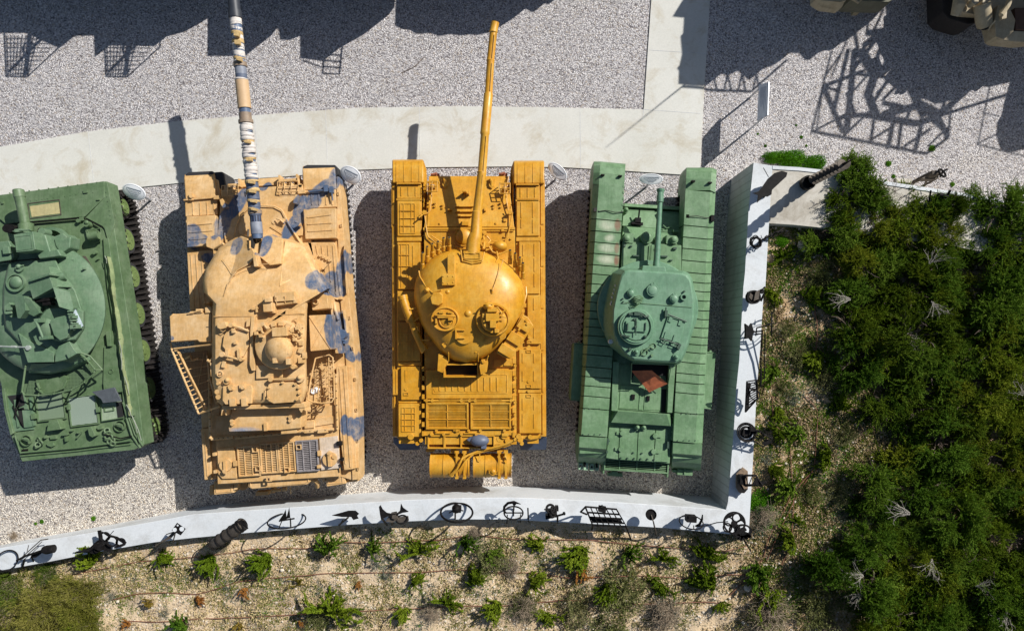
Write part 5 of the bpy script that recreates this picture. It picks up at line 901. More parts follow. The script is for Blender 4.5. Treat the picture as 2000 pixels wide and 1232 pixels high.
for P in (((434, 792), (444, 790), (441, 812), (437, 800), (435, 802), (431, 812)), ((583, 788), (592, 785), (598, 803), (592, 800), (588, 806), (584, 800))):
    m = M(); m.poly(P, 2.0, 2.4); m.build('lifting_hook', SA, t2, bevel=.01)
m = M(); m.poly([(452, 798), (586, 792), (590, 800), (587, 836), (548, 840), (447, 843), (446, 836)], 1.7, 2.16); o = m.build('bustle_bin', SA, t2, bevel=.02); m = M(); m.boxes([(515, 826, 521, 841)], 2.1, 2.22); m.bolts([(452, 822), (453, 828), (566, 814), (566, 821)], 3.5, 2.1, 2.22, 10); m.boxes([(549, 838, 580, 846)], 1.8, 2.1); m.each('bin_latch', SA, o)
m = M(); m.poly([(432, 792), (595, 787), (596, 796), (440, 800)], 2.0, 2.42); m.build('bustle_shelf', SA, t2, bevel=.01)
m = M(); m.poly([(596, 766), (613, 764), (614, 786), (596, 800)], 1.4, 1.9); m.boxes([(610, 762, 616, 784)], 1.5, 1.75); m.each('rear_hull_box', SA, t2, bevel=.01)
m = M(); m.box(632, 757, 646, 772, 1.36, 1.44); m.frame(632, 757, 648, 776, 1.36, 1.46, 1.3); m.build('deck_plate', SA, t2)
for a, b, c_, d in ((394, 352, 425, 930), (630, 345, 668, 920)):
    f = W(a, b, 1.2); e = W(c_, d, 1.2); rgear(t2, (f.x, f.y), (e.x, e.y), .62, .45, 6, SA)
ANG = 0
# ---------------------------------------------------------------- the dark green light tank at the left edge
ANG = -7
DG = paint('olive_green_paint', (.085, .142, .066), (.118, .185, .09), .5, None, None, (.17, .225, .14), .4)
DGT = paint('turret_olive_paint', (.10, .175, .10), (.135, .22, .13), .48, None, None, (.19, .25, .17), .4)
t1 = thing('tank', W(100, 620, 0), 'dark olive light tank cut by the left edge, with round turret and exposed road wheels', 'tank', 'tanks parked side by side on the gravel')
# hull: left side mirrored out of frame
HZ = 1.42
m = M(); m.poly([(-26, 384), (208, 354), (216, 400), (256, 660), (281, 868), (262, 878), (43, 901), (20, 848), (4, 760), (-45, 560)], .95, HZ); m.build('hull', DG, t1, bevel=.012)
m = M(); m.poly([(-4, 386), (196, 362), (250, 860), (60, 880)], .45, 1.0); m.build('lower_hull', DG, t1)
m = M(); m.poly([(-26, 385), (203, 354), (204, 386), (166, 423), (11, 437), (-22, 412)], 1.3, 1.475); fd = m.build('trim_vane', DG, t1, bevel=.008)
m = M(); m.poly([(203, 357), (209, 356), (224, 436), (211, 472), (204, 447), (200, 442), (167, 425), (202, 388)], 1.3, 1.465); m.build('corner_plate', DG, t1, bevel=.008)
m = M(); m.poly([(58, 403), (114, 395), (117, 417), (62, 424)], 1.47, 1.482); m.build('blank_panel', paint('pale_ochre_panel', (.42, .38, .2), (.5, .42, .2), .6), fd)
m = M(); m.frame(55, 393, 118, 424, 1.47, 1.487, 1.4); m.build('panel_frame', IRON, fd)
m = M()
for i in range(10): m.cyl(18+i*19, 377-i*2.3, 1, 1.46, 1.49, 6)
for i in range(12): m.cyl(60+i*11, 392-i*1.5, .9, 1.46, 1.487, 6)
for i in range(7): m.cyl(207+i*1.6, 375+i*9, .9, 1.45, 1.48, 6)
m.boxes([(162, 371, 170, 377), (188, 388, 194, 391), (2, 392, 6, 398)], 1.47, 1.51); m.each('rivet', DG, fd)
m = M(); m.tube([(12, 439, 1.48), (165, 426, 1.48), (200, 445, 1.48)], 1.2); m.tube([(14, 442, 1.46), (165, 429, 1.46), (199, 449, 1.46)], .8); m.each('vane_hinge', BLACK, t1)
m = M(); m.cyl(152, 431, 4, 1.4, 1.52, 12); m.cyl(168, 437, 6, 1.4, 1.6, 16); m.dome(168, 434, 4.5, 1.6, .04, 12); m.box(155, 424, 163, 431, 1.4, 1.5); m.each('hull_cap', DG, t1)
m = M(); m.tube([(174, 462, 1.62), (193, 459, 1.62)], 8, 16); m.build('headlight', DG, t1); m = M(); m.tube([(168, 450, 1.5), (197, 446, 1.5), (197, 470, 1.5), (184, 475, 1.5), (172, 471, 1.5), (168, 450, 1.5)], 1.2); m.tube([(170, 450, 1.5), (178, 462, 1.66), (176, 473, 1.5)], 1); m.tube([(184, 448, 1.5), (190, 452, 1.68), (194, 470, 1.5)], 1); m.build('lamp_guard', DG, t1)
m = M(); m.cyl(183, 493, 4, 1.4, 1.52, 12); m.cyl(190, 505, 2, 1.4, 1.5, 8); m.cyl(140, 500, 2, 1.4, 1.48, 8); m.each('hull_boss', DG, t1)
m = M(); m.poly([(160, 500), (166, 500), (192, 545), (191, 553)], 1.4, 1.46); m.build('fender_seal', IRON, t1)
# right hand flotation screen trough with torn cloth
m = M(); m.poly([(201, 464), (212, 466), (236, 640), (258, 806), (243, 812), (230, 690), (209, 560), (203, 500)], 1.38, 1.49); m.build('screen_trough', DG, t1, bevel=.01)
cl = paint('torn_screen_cloth', (.20, .26, .12), (.30, .33, .17), .9, (.42, .42, .36)); rr = random.Random(3)
m = M(); L = []; R_ = []
for i in range(26):
    t = i/25; y = 500+t*310; cx = 208+(y-500)*.136; L.append((cx-3.5+rr.random()*2.5, y, 1.52+rr.random()*.05)); R_.append((cx+4+rr.random()*3.5, y+rr.random()*3, 1.52+rr.random()*.05))
for i in range(25):
    mid = lambda a, b: ((a[0]+b[0])/2, (a[1]+b[1])/2, 1.57+rr.random()*.06)
    m.solid([L[i], mid(L[i], R_[i]), mid(L[i+1], R_[i+1]), L[i+1]], 1.47); m.solid([mid(L[i], R_[i]), R_[i], R_[i+1], mid(L[i+1], R_[i+1])], 1.47)
m.build('torn_screen', cl, t1, sharp=1.2)
m = M()
for a, b in (((232, 664), (238, 700)), ((235, 690), (238, 722)), ((205, 500), (208, 514)), ((243, 735), (252, 770)), ((247, 790), (256, 812)), ((258, 812), (268, 845)), ((262, 820), (276, 860))): m.tube([(a[0], a[1], 1.60), ((a[0]+b[0])/2+1.5, (a[1]+b[1])/2, 1.62), (b[0], b[1], 1.58)], .8, 6)
m.each('frayed_edge', plain('pale_rag', (.26, .29, .23), .9), t1)
m = M(); m.poly([(206, 648), (215, 646), (217, 676), (209, 676)], 1.4, 1.55); m.poly([(203, 676), (228, 672), (234, 745), (201, 750)], 1.4, 1.47); m.ring(216, 725, 4.5, 1.46, 1.49, 1, 16); m.poly([(201, 746), (236, 742), (243, 765), (203, 768)], 1.4, 1.5); m.poly([(238, 785), (258, 800), (260, 812), (246, 815)], 1.3, 1.52); m.each('side_locker', DG, t1, bevel=.008)
# turret
tc = (88, 602); R0 = 119
disc = [(tc[0]+R0*math.cos(a*math.pi/30), tc[1]+R0*1.07*math.sin(a*math.pi/30)) for a in range(60)]
m = M(); m.shells(disc, [(.97, 1.4), (1, 1.62), (1, 1.74), (.985, 1.79), (.9, 1.84), (.7, 1.92)], tc); m.build('turret', DGT, t1, sharp=.9)
ins = [(17, 512), (52, 506), (108, 503), (120, 530), (148, 565), (160, 600), (164, 612), (163, 640), (145, 668), (128, 700), (105, 708), (58, 706), (42, 675), (10, 640), (5, 600), (6, 560)]
m = M(); m.shells(ins, [(1.03, 1.6), (1, 1.92), (.985, 2.0), (.95, 2.03)]); m.build('turret_roof', DGT, t1, bevel=.01)
m = M(); m.poly([(-25, 520), (0, 516), (116, 503), (110, 497), (118, 492), (125, 480), (130, 462), (122, 455), (105, 462), (66, 452), (60, 470), (28, 495), (0, 475), (-25, 478)], 1.5, 1.95); m.build('turret_face', DGT, t1, bevel=.02)
m = M(); m.poly([(0, 472), (17, 470), (27, 500), (20, 508), (-6, 512), (-25, 512), (-25, 478)], 1.6, 2.12); m.boxes([(4, 482, 18, 496)], 2.1, 2.2); m.build('mantlet_left_box', DGT, t1, bevel=.015)
m = M(); m.poly([(70, 460), (88, 458), (98, 490), (112, 486), (120, 500), (76, 506), (68, 490)], 1.9, 2.14); m.poly([(104, 466), (124, 466), (138, 462), (136, 484), (118, 496), (108, 480)], 1.6, 1.98); m.each('mantlet_casting', DGT, t1, bevel=.03)
m = M(); m.ring(100, 470, 30, 1.45, 1.58, 7, 30, 1, .9); m.cyl(81, 452, 7, 1.7, 1.95, 14); m.build('ring_mount', DGT, t1); m = M(); m.cyl(78, 450, 5, 1.4, 1.5, 12); m.build('black_port', DARK, t1)
m = M(); B = [(51, 452, 1.98, 13), (50.5, 438, 1.98, 13.5), (48.5, 436, 1.98, 9), (44, 410, 2.0, 9.2), (38.5, 386, 2.03, 9.4), (38.4, 385, 2.03, 10.4), (36, 373, 2.04, 10.2), (35.8, 371, 2.04, 9.6)]; m.tube([b[:3] for b in B], [b[3] for b in B], 22); gb = m.build('gun_barrel', DG, t1)
m = M(); m.tube([(35.7, 370.8, 2.04), (35.6, 370, 2.04)], 7, 18); m.build('muzzle_bore', DARK, gb)
m = M(); m.poly([(26, 458), (64, 452), (69, 487), (64, 490), (31, 493)], 2.05, 2.42); m.poly([(60, 452), (66, 452), (71, 486), (66, 489)], 2.05, 2.36); sl_ = m.build('searchlight_box', DGT, t1, bevel=.015)
m = M(); m.frame(30, 460, 62, 488, 2.42, 2.43, 1.2); m.tube([(26, 452, 2.2), (40, 450, 2.3), (60, 449, 2.3)], 1.6); m.box(28, 447, 42, 453, 2.0, 2.3); m.each('box_trim', DGT, sl_)
m = M(); m.cyl(16, 446, 11, 1.9, 2.1, 20, None, 1.1, .8); m.build('black_cowl', BLACK, t1)
m = M(); m.tube([(-4, 513, 2.06), (117, 501, 2.06)], 1.2); m.build('roof_edge_bar', BLACK, t1)
m = M(); m.cyl(29, 552, 17, 1.95, 2.06, 28); m.ring(29, 552, 18, 2.0, 2.1, 2.5, 30); m.dome(29, 551, 12.5, 2.06, .09, 24); m.build('loader_hatch', DGT, t1)
m = M(); m.cyl(37, 523, 8, 1.95, 2.08, 18); m.dome(35, 520, 5, 2.08, .06, 12); m.tube([(30, 524, 2.1), (46, 518, 2.1)], 1.5); m.build('vent_dome', DGT, t1)
m = M(); m.boxes([(150, 563, 160, 573), (163, 594, 175, 604), (137, 507, 144, 512), (86, 499, 90, 503)], 1.75, 1.86); m.boxes([(112, 498, 118, 504), (160, 523, 163, 526)], 1.8, 1.95); m.each('turret_cleat', DGT, t1)
# raised armour shields round the cupola
m = M(); m.solid([(53, 547, 2.42), (95, 534, 2.5), (104, 562, 2.5), (64, 584, 2.42)], 2.3); m.solid([(56, 546, 2.5), (96, 533, 2.58), (98, 537, 2.58), (58, 550, 2.5)], 2.1); m.each('shield_plate', DGT, t1, bevel=.006)
m = M(); m.solid([(103, 561, 2.56), (136, 570, 2.40), (144, 601, 2.35), (141, 607, 2.35), (115, 599, 2.5)], 2.2); m.solid([(95, 520, 2.3), (121, 532, 2.0), (143, 561, 2.0), (104, 560, 2.45)], 1.95); m.solid([(26, 577, 2.4), (48, 578, 2.45), (50, 606, 2.45), (39, 622, 2.38), (34, 621, 2.38)], 2.2); m.solid([(50, 580, 2.5), (58, 583, 2.45), (78, 611, 2.2), (66, 618, 2.2), (40, 605, 2.4)], 2.05); m.each('shield_plate', DGT, t1, bevel=.006)
m = M(); m.poly([(8, 598), (18, 590), (28, 606), (22, 620), (8, 612)], 2.0, 2.15); m.boxes([(12, 600, 24, 606), (10, 608, 22, 613)], 2.1, 2.22); m.build('periscope_block', DGT, t1, bevel=.008)
m = M(); m.tube([(100, 545, 2.2), (128, 538, 2.15)], 8, 14); m.build('sight_drum', DGT, t1); m = M(); m.boxes([(63, 583, 97, 589), (83, 590, 97, 596)], 2.1, 2.3); m.build('shield_hinge', BLACK, t1)
m = M(); P = [(150, 600), (164, 608), (164, 640), (148, 664), (120, 668), (92, 660), (78, 640), (78, 618), (92, 600)]; m.shells(P, [(1.05, 1.95), (1, 2.14), (.95, 2.18)]); cu = m.build('commander_cupola', DGT, t1, bevel=.01)
m = M(); m.dome(90, 640, 22, 2.1, .16, 26, .8, 1); m.poly([(96, 628), (108, 620), (134, 614), (140, 640), (130, 660), (117, 665), (105, 655)], 2.1, 2.30); m.each('cupola_lid', DGT, cu, bevel=.015)
m = M(); m.tube([(70, 628, 2.4), (76, 640, 2.42), (84, 660, 2.4)], 2.6); m.tube([(134, 612, 2.35), (140, 630, 2.37), (146, 645, 2.35)], 2.6); m.boxes([(66, 622, 78, 630), (76, 656, 94, 663), (134, 616, 144, 622), (136, 634, 150, 642)], 2.2, 2.42)
for i in range(6): m.box(131+i*2.2, 606+i*6, 137+i*2.2, 609+i*6, 2.2, 2.42)
m.each('cupola_mount', DGT, cu, bevel=.005)
m = M(); m.ploft([[(140, 600, 2.15), (148, 604, 2.15), (163, 636, 2.15), (154, 642, 2.15)], [(140, 600, 2.28), (148, 604, 2.26), (163, 636, 2.26), (154, 642, 2.28)]]); m.build('vision_glass', paint('scratched_glass', (.25, .33, .38), (.5, .56, .6), .25), cu)
m = M(); m.tube([(-20, 675, 1.95), (20, 677, 2.0), (52, 678, 2.1)], 1.6); m.cyl(54, 679, 5, 1.95, 2.12, 14); m.tube([(22, 677, 2.05), (32, 677, 2.05)], 2.6); m.build('antenna_mount', plain('pale_alloy', (.4, .44, .4), .4, .3), t1)
m = M(); m.poly([(54, 708), (105, 707), (104, 688), (78, 675), (60, 668), (35, 650), (48, 690)], 1.98, 2.08); m.poly([(108, 690), (114, 676), (135, 666), (144, 682), (150, 690), (130, 702), (107, 707)], 1.9, 2.14); m.poly([(128, 690), (144, 682), (151, 690), (133, 700)], 2.1, 2.2); m.each('roof_locker', DGT, t1, bevel=.01)
m = M(); m.solid([(60, 710, 1.95), (105, 709, 1.95), (150, 692, 1.95), (165, 704, 1.75), (130, 724, 1.7), (95, 731, 1.7), (55, 728, 1.7)], 1.5); m.build('rear_slope', DGT, t1, bevel=.01)
# rear basket
m = M()
for z, k in ((1.95, 0), (1.7, -3)):
    m.tube([(50, 715, z), (43, 765, z), (48, 771, z), (75, 772, z), (105, 769, z), (140, 761, z), (165, 746, z), (184, 729, z), (186, 722, z), (168, 700, z), (150, 686, z)], 1.8, 8)
for P in ((50, 715), (44, 765), (75, 772), (105, 769), (140, 761), (184, 726), (165, 746)): m.tube([(P[0], P[1], 1.98), (P[0]+1, P[1]-5, 1.55)], 1.4, 6)
m.tube([(186, 722, 1.98), (200, 722, 1.8), (198, 727, 1.75), (182, 738, 1.7)], 1.6); m.tube([(150, 686, 1.98), (176, 695, 1.9), (200, 722, 1.8)], 1.5); o = m.build('basket_frame', DG, t1)
m = M(); m.poly([(50, 770), (105, 768), (140, 760), (182, 730), (165, 704), (130, 726), (95, 733), (60, 730)], 1.50, 1.51); m.build('basket_mesh', mesh_mat('green_mesh', (.02, .035, .02), (.1, .16, .08), 30), o)
m = M(); m.poly([(70, 742), (90, 740), (125, 733), (131, 738), (124, 756), (100, 764), (82, 765), (72, 756)], 1.51, 1.6); m.tube([(72, 758, 1.62), (84, 768, 1.62), (105, 765, 1.62), (124, 757, 1.62), (131, 742, 1.62)], 2.6); m.tube([(73, 748, 1.63), (78, 760, 1.63)], 2.5); m.build('folded_cover', DG, o)
# engine deck
ms = mesh_mat('deck_mesh', (.05, .07, .05), (.16, .22, .14), 34); mp = stripe_mat('pale_louvre', (.09, .13, .09), (.36, .44, .36), 13)
m = M(); m.box(72, 752, 122, 818, 1.4, 1.455); m.build('deck_grille', ms, t1); m = M(); m.box(137, 775, 187, 828, 1.4, 1.47); m.build('deck_grille', mp, t1); m = M(); m.frame(134, 772, 190, 831, 1.4, 1.49, 2.2); m.frame(69, 750, 125, 821, 1.4, 1.48, 2); m.each('grille_frame', DG, t1)
m = M(); m.poly([(179, 765), (223, 756), (237, 783), (201, 787), (197, 779)], 1.62, 1.66); m.build('grey_lid', plain('dull_grey_steel', (.075, .085, .095), .5), t1, bevel=.006)
m = M(); m.poly([(198, 789), (236, 783), (242, 816), (198, 824)], 1.35, 1.46); m.build('battery_tray', paint('pale_chipped_green', (.25, .33, .22), (.33, .40, .28), .7, (.3, .15, .08)), t1, bevel=.006); m = M(); m.poly([(226, 785), (236, 784), (241, 815), (230, 816)], 1.4, 1.475); m.build('tray_gap', DARK, t1)
m = M(); m.frame(203, 794, 222, 803, 1.46, 1.49, 1.2); m.tube([(197, 789, 1.5), (199, 822, 1.5), (242, 815, 1.5)], 1.2); m.boxes([(187, 795, 193, 805), (130, 790, 134, 800), (60, 808, 68, 818)], 1.42, 1.55); m.each('deck_clip', DG, t1)
m = M(); m.poly([(12, 772), (45, 768), (66, 838), (22, 843)], 1.4, 1.46); m.boxes([(30, 780, 34, 834), (60, 775, 63, 832), (45, 800, 62, 834)], 1.42, 1.5); m.build('left_bay_floor', DGT, t1); m = M(); m.poly([(14, 773), (44, 769), (48, 790), (30, 800), (26, 790)], 1.455, 1.47); m.poly([(30, 800), (45, 795), (60, 830), (46, 836), (26, 815)], 1.455, 1.475); m.each('bay_opening', DARK, t1)
m = M(); m.tube([(25, 792, 1.5), (34, 812, 1.52), (46, 832, 1.5)], 1.2); m.tube([(34, 776, 1.5), (30, 805, 1.52)], 1.2); m.tube([(28, 812, 1.52), (38, 790, 1.5)], 1); m.each('bay_strut', BLACK, t1)
m = M(); m.poly([(3, 760), (9, 758), (14, 800), (26, 846), (20, 850), (8, 800)], 1.35, 1.52); m.build('left_wing', DG, t1, bevel=.01)
m = M(); m.poly([(26, 846), (247, 812), (262, 862), (50, 882)], 1.3, 1.44); m.build('rear_deck', DG, t1, bevel=.008)
m = M(); m.poly([(95, 822), (112, 820), (119, 838), (91, 842)], 1.4, 1.62); m.poly([(170, 834), (178, 833), (186, 851), (180, 854), (174, 850)], 1.4, 1.6); m.poly([(96, 852), (109, 851), (110, 857), (98, 858)], 1.4, 1.5); m.poly([(90, 866), (104, 864), (106, 870), (100, 873), (92, 870)], 1.4, 1.5); m.each('tail_plate', DG, t1, bevel=.006)
for x, y in ((50, 860), (233, 832)):
    m = M(); m.ring(x, y, 11, 1.42, 1.5, 1.5, 24, 1, 1); m.cyl(x, y, 7, 1.4, 1.45, 20); m.tube([(x-6, y-4, 1.55), (x+5, y-2, 1.58), (x+7, y+5, 1.52)], 2.4); m.build('tail_light', DG, t1)
m = M()
for i, (x, y) in enumerate([(209, 840), (213, 846), (210, 852), (217, 853), (220, 859), (214, 862), (220, 866), (76, 858), (80, 864), (74, 868)]): m.wring(W(x, y, 1.52), (rr.random()-.5, rr.random()-.5, 1), .055, .02, 12, 6)
m.each('chain_link', DG, t1)
m = M(); m.boxes([(121, 846, 131, 850), (126, 852, 129, 862), (85, 850, 88, 856), (190, 832, 198, 838), (137, 838, 140, 842), (150, 842, 153, 846)], 1.42, 1.54); m.tube([(150, 855, 1.5), (160, 842, 1.52)], 1.6); m.each('tail_clip', DG, t1)
m = M()
for k, (z, r) in enumerate(((1.50, 1.8), (1.44, 1.8), (1.30, 2.4))): m.tube([(40, 884+k*6, z), (150, 874+k*6, z), (255, 860+k*7, z)], r, 8)
m.tube([(29, 850, 1.5), (40, 884, 1.46), (47, 900, 1.35)], 1.6); m.tube([(247, 815, 1.5), (258, 850, 1.48), (274, 874, 1.4)], 2.4); m.tube([(252, 815, 1.5), (264, 848, 1.5), (279, 870, 1.4)], 2.4); m.each('folded_screen_rail', DG, t1)
m = M(); m.tube([(204, 848, 1.56), (235, 856, 1.52), (258, 851, 1.5)], 1.3); m.box(42, 877, 53, 883, 1.4, 1.48); m.build('tow_bar', BLACK, t1)
WG = paint('wheel_green', (.11, .17, .05), (.15, .21, .07), .45)
for a, b, c_, d, q in ((233, 380, 302, 860, 1), (22, 400, 85, 880, 0)):
    f = W(a-3, b, .35); e = W(c_-3, d, .35); d_ = (Vector((e.x, e.y, 0))-Vector((f.x, f.y, 0))).normalized()
    rgear(t1, (f.x, f.y), (e.x, e.y), .46, .36, 5, WG, wr=.355, teeth=.05, wf=(.19, .79), ww=.5)
ANG = 0
# ---------------------------------------------------------------- scrap metal sculptures standing on the wall
def zb(x, y): return WT(x, y).z
SC = 'scrap metal sculptures standing on the concrete wall'
def sculp(px, py, label, cat='sculpture', z=None):
    z = zb(px, py) if z is None else z; t = thing('scrap_sculpture', W(px, py, z), label, cat, SC); return t, z
def poly3(m, pts, th=.02):            # flat plate through px points with individual heights
    P = [W(*p) for p in pts]; n = (P[1]-P[0]).cross(P[2]-P[0]).normalized()*th/2; k = len(P)
    m.add([p+n for p in P]+[p-n for p in P], [tuple(range(k)), tuple(range(2*k-1, k-1, -1))]+[(i, (i+1) % k, (i+1) % k+k, i+k) for i in range(k)]); return m
def holed(m, c, r, holes, z, tilt=None, th=.025, n=48):     # disc with round holes, built as webs
    pass
t, z = sculp(40, 1092, 'hoop and small black pot joined by bent rods, at the left end of the wall')
m = M(); m.wring(W(13, 1094, z+.16), (.25, .45, 1), .24, .017, 32, 6); m.build('hoop', BLACK, t)
m = M(); m.tube([(33, 1094, z+.15), (50, 1085, z+.25), (66, 1080, z+.35), (84, 1074, z+.4)], 2.2); m.poly([(58, 1090), (62, 1082), (80, 1074), (84, 1077), (70, 1088)], z+.2, z+.24); m.build('arm', BLACK, t)
m = M(); m.tube([(40, 1090, z+.2), (62, 1070, z+.3), (80, 1054, z+.35), (94, 1052, z+.35)], 1); m.tube([(40, 1093, z+.2), (66, 1072, z+.28), (82, 1057, z+.3)], .8); m.tube([(53, 1076, z+.3), (56, 1064, z+.35)], .7); m.each('bent_wire', IRON, t)
m = M(); m.tube([(86, 1073, z+.4), (92, 1073, z+.42), (105, 1071, z+.44), (106, 1071, z+.44)], [7, 8.5, 8, 7], 16); m.build('pot', BLACK, t); m = M(); m.tube([(48, 1092, z+.2), (44, 1106, z)], 2); m.tube([(62, 1088, z+.2), (66, 1096, z)], 1.4); m.each('post', BLACK, t)
t, z = sculp(205, 1062, 'jagged black plate pierced by big round holes, second piece from the left end')
m = M()
for x, y, r in ((204, 1048, 10.5), (218, 1057, 11.5), (235, 1059, 9.5)): m.ring(x, y, r, z+.30, z+.33, 3, 24, 1, .9)
m.poly([(190, 1036), (196, 1035), (199, 1046), (201, 1066), (195, 1066)], z+.28, z+.31); m.poly([(196, 1037), (212, 1044), (228, 1048), (246, 1059), (243, 1065), (222, 1071), (225, 1066), (240, 1061), (226, 1051), (210, 1047)], z+.28, z+.315); m.build('pierced_plate', BLACK, t)
m = M(); m.poly([(176, 1068), (190, 1055), (200, 1060), (215, 1064), (217, 1078), (200, 1074), (185, 1082), (174, 1079), (151, 1078), (160, 1074)], z+.2, z+.24); m.tube([(150, 1078, z+.25), (175, 1075, z+.3), (192, 1062, z+.34)], 2); m.tube([(205, 1055, z+.36), (222, 1036, z+.4)], .7); m.box(186, 1062, 199, 1074, z+.1, z+.36, 20); m.ring(189, 1073, 6, z+.2, z+.3, 2, 16); m.build('jagged_base', BLACK, t)
m = M(); m.tube([(190, 1072, z+.2), (194, 1080, z-.3)], 2.5); m.build('post', BLACK, t)
t, z = sculp(340, 1045, 'square plate set on its corner with two punched holes on a leaning leg')
m = M()
P = [(346, 1020), (363, 1032), (353, 1045), (335, 1035)]; c = (349, 1032); z1 = z+.55
def plate_holes(m, P, holes, z, th=.02):
    # fan of quads between the outline and the holes' rings, kept simple: frame + bars
    n = len(P); cx = sum(p[0] for p in P)/n; cy = sum(p[1] for p in P)/n
    m.ploft([[(x, y, z-th) for x, y in P], [(x, y, z) for x, y in P]])
plate_holes(m, P, None, z1); m.build('plate', BLACK, t); m = M(); m.cyl(341, 1034, 4, z1, z1+.004, 16); m.cyl(355, 1032.5, 4.5, z1, z1+.004, 18); m.cyl(347, 1025.5, 1.8, z1, z1+.004, 12); m.each('pale_hole', WALLC, t)
m = M(); m.poly([(325, 1050), (338, 1038), (344, 1040), (332, 1052), (312, 1060), (303, 1068), (301, 1066)], z+.3, z+.34); m.tube([(342, 1042, z+.5), (338, 1057, z+.3)], 1.2); m.tube([(325, 1043, z+.4), (340, 1038, z+.5)], 1); m.tube([(318, 1056, z+.33), (306, 1066, z-.2)], 2); m.build('leg', IRON, t)
t, z = sculp(447, 1045, 'fat ribbed iron canister lying aslant across the wall edge')
m = M(); L = [(416, 1063, z+.2), (428, 1056, z+.25), (440, 1047, z+.3), (452, 1039, z+.36), (464, 1031, z+.42), (474, 1023, z+.46)]; m.tube([(412, 1066, z+.18)]+L, [6, 10, 11, 11.5, 12, 12, 11.5], 20); m.build('canister', IRON, t)
m = M()
for i in (0, 1.2, 2.2, 3.2, 4.4, 4.9): a = int(i); f_ = i-a; p = [L[a][k]*(1-f_)+L[min(a+1, 5)][k]*f_ for k in range(3)]; m.wring(W(*p), W(*L[5])-W(*L[0]), 12.3*mpp(1.5), .016, 20, 6)
m.each('band', BLACK, t); m = M(); m.tube([(474, 1020, z+.46), (478, 1034, z+.5)], [6, 7], 16); m.poly([(452, 1024), (470, 1015), (480, 1020), (482, 1030), (474, 1024), (462, 1026), (450, 1032)], z+.5, z+.56); m.build('collar', BLACK, t)
t, z = sculp(560, 1020, 'thin flat hoop with two upright fins, above a ring shaped shadow')
m = M(); m.wring(W(560, 1016, z+.36), (.0, .985, .18), .43, .017, 40, 6); m.build('hoop', BLACK, t)
m = M(); poly3(m, [(545, 1016, z+.36), (560, 1013, z+.38), (558, 995, z+.62), (554, 1003, z+.5)]); poly3(m, [(559, 1012, z+.38), (567, 1010, z+.38), (565, 990, z+.70), (563, 998, z+.55)]); m.each('fin', BLACK, t)
m = M(); m.tube([(567, 1012, z+.38), (568, 1030, z)], 1.3); m.tube([(545, 1017, z+.36), (575, 1012, z+.38)], 1.5); m.tube([(550, 1018, z+.3), (545, 1030, z)], 1); m.each('post', BLACK, t)
t, z = sculp(675, 1010, 'dark arrow shaped steel blade on a short slanting post')
m = M(); P = [(648, 1006), (680, 997), (694, 997), (701, 1003), (697, 1007), (700, 1012), (690, 1015), (686, 1009), (668, 1009)]; m.poly(P, z+.33, z+.36); m.build('blade', BLACK, t); m = M(); m.tube([(680, 1010, z+.34), (662, 1025, z+.05)], 1.8); m.tube([(671, 1012, z+.32), (664, 1024, z)], 1); m.each('post', IRON, t)
t, z = sculp(770, 1010, 'broad black crescent with two horn tips on a scrap iron stand')
m = M(); P = [(740, 989), (743, 986), (747, 994), (755, 1001), (765, 1003), (775, 1002), (781, 997), (783, 983), (787, 991), (798, 999), (786, 1001), (779, 1004), (770, 1010), (757, 1008), (744, 1014), (742, 1004)]; m.poly(P, z+.42, z+.45); m.build('crescent', BLACK, t)
m = M(); m.poly([(753, 1018), (762, 1004), (772, 1002), (778, 1016), (765, 1020)], z+.2, z+.4); m.box(776, 1010, 797, 1019, z+.2, z+.3, -8); m.poly([(766, 1006), (774, 1004), (772, 1014), (765, 1012)], z+.4, z+.46); m.tube([(746, 1012, z+.35), (756, 1025, z-.1)], 2); m.tube([(766, 1014, z+.3), (766, 1024, z-.2)], 2.4); m.build('stand', IRON, t); m = M(); m.wring(W(785, 1014, z+.36), (.0, .8, .5), .13, .02, 20, 6); m.build('ring', BLACK, t)
t, z = sculp(893, 1003, 'wide black wheel rim lying nearly level with a lump of gear at its middle')
m = M(); m.wring(W(892, 1000, z+.34), (.05, .93, .36), .37, .024, 40, 8); m.build('rim', BLACK, t)
m = M(); m.dome(891, 994, 9, z+.34, .14, 16); m.tube([(888, 984, z+.7), (889, 992, z+.4)], [.4, 2]); m.tube([(877, 1001, z+.36), (891, 994, z+.4)], 1.2); m.tube([(905, 997, z+.36), (891, 994, z+.4)], 1.2); m.tube([(889, 1000, z+.3), (889, 1013, z)], 1.6); m.boxes([(884, 990, 900, 1001)], z+.2, z+.42); m.build('gear_lump', BLACK, t)
t, z = sculp(1003, 1000, 'small wheel with a curved hook arching over it, beside a thin upright rod')
m = M(); m.wring(W(1003, 1001, z+.3), (.0, .88, .45), .22, .018, 32, 6); m.tube([(986, 1001, z+.3), (1021, 1001, z+.3)], 1.3); m.tube([(1003, 996, z+.34), (1003, 1007, z+.25)], 1.3); m.build('wheel', BLACK, t)
m = M(); a = [(990, 1002, z+.34), (984, 997, z+.36), (985, 989, z+.42), (992, 982, z+.5), (1004, 980, z+.54), (1017, 984, z+.55)]; m.tube(a, [1, 2.4, 2.6, 2.6, 2.8, .6], 8); m.poly([(1000, 982), (1010, 982), (1005, 988), (1005, 996), (1001, 996), (1003, 988)], z+.5, z+.52); m.build('hook', BLACK, t)
m = M(); m.tube([(991, 1005, z+.25), (990, 1022, z-.2)], 1); m.tube([(1017, 1004, z+.25), (1016, 1019, z-.2)], 1); m.each('leg', BLACK, t)
m = M(); m.tube([(1032, 1018, z-.1), (1031, 992, z+.5)], 1.4); tag(m.build('iron_rod', BLACK), 'single thin iron rod standing on the wall between the hooked wheel and the gear knot', 'rod', SC)
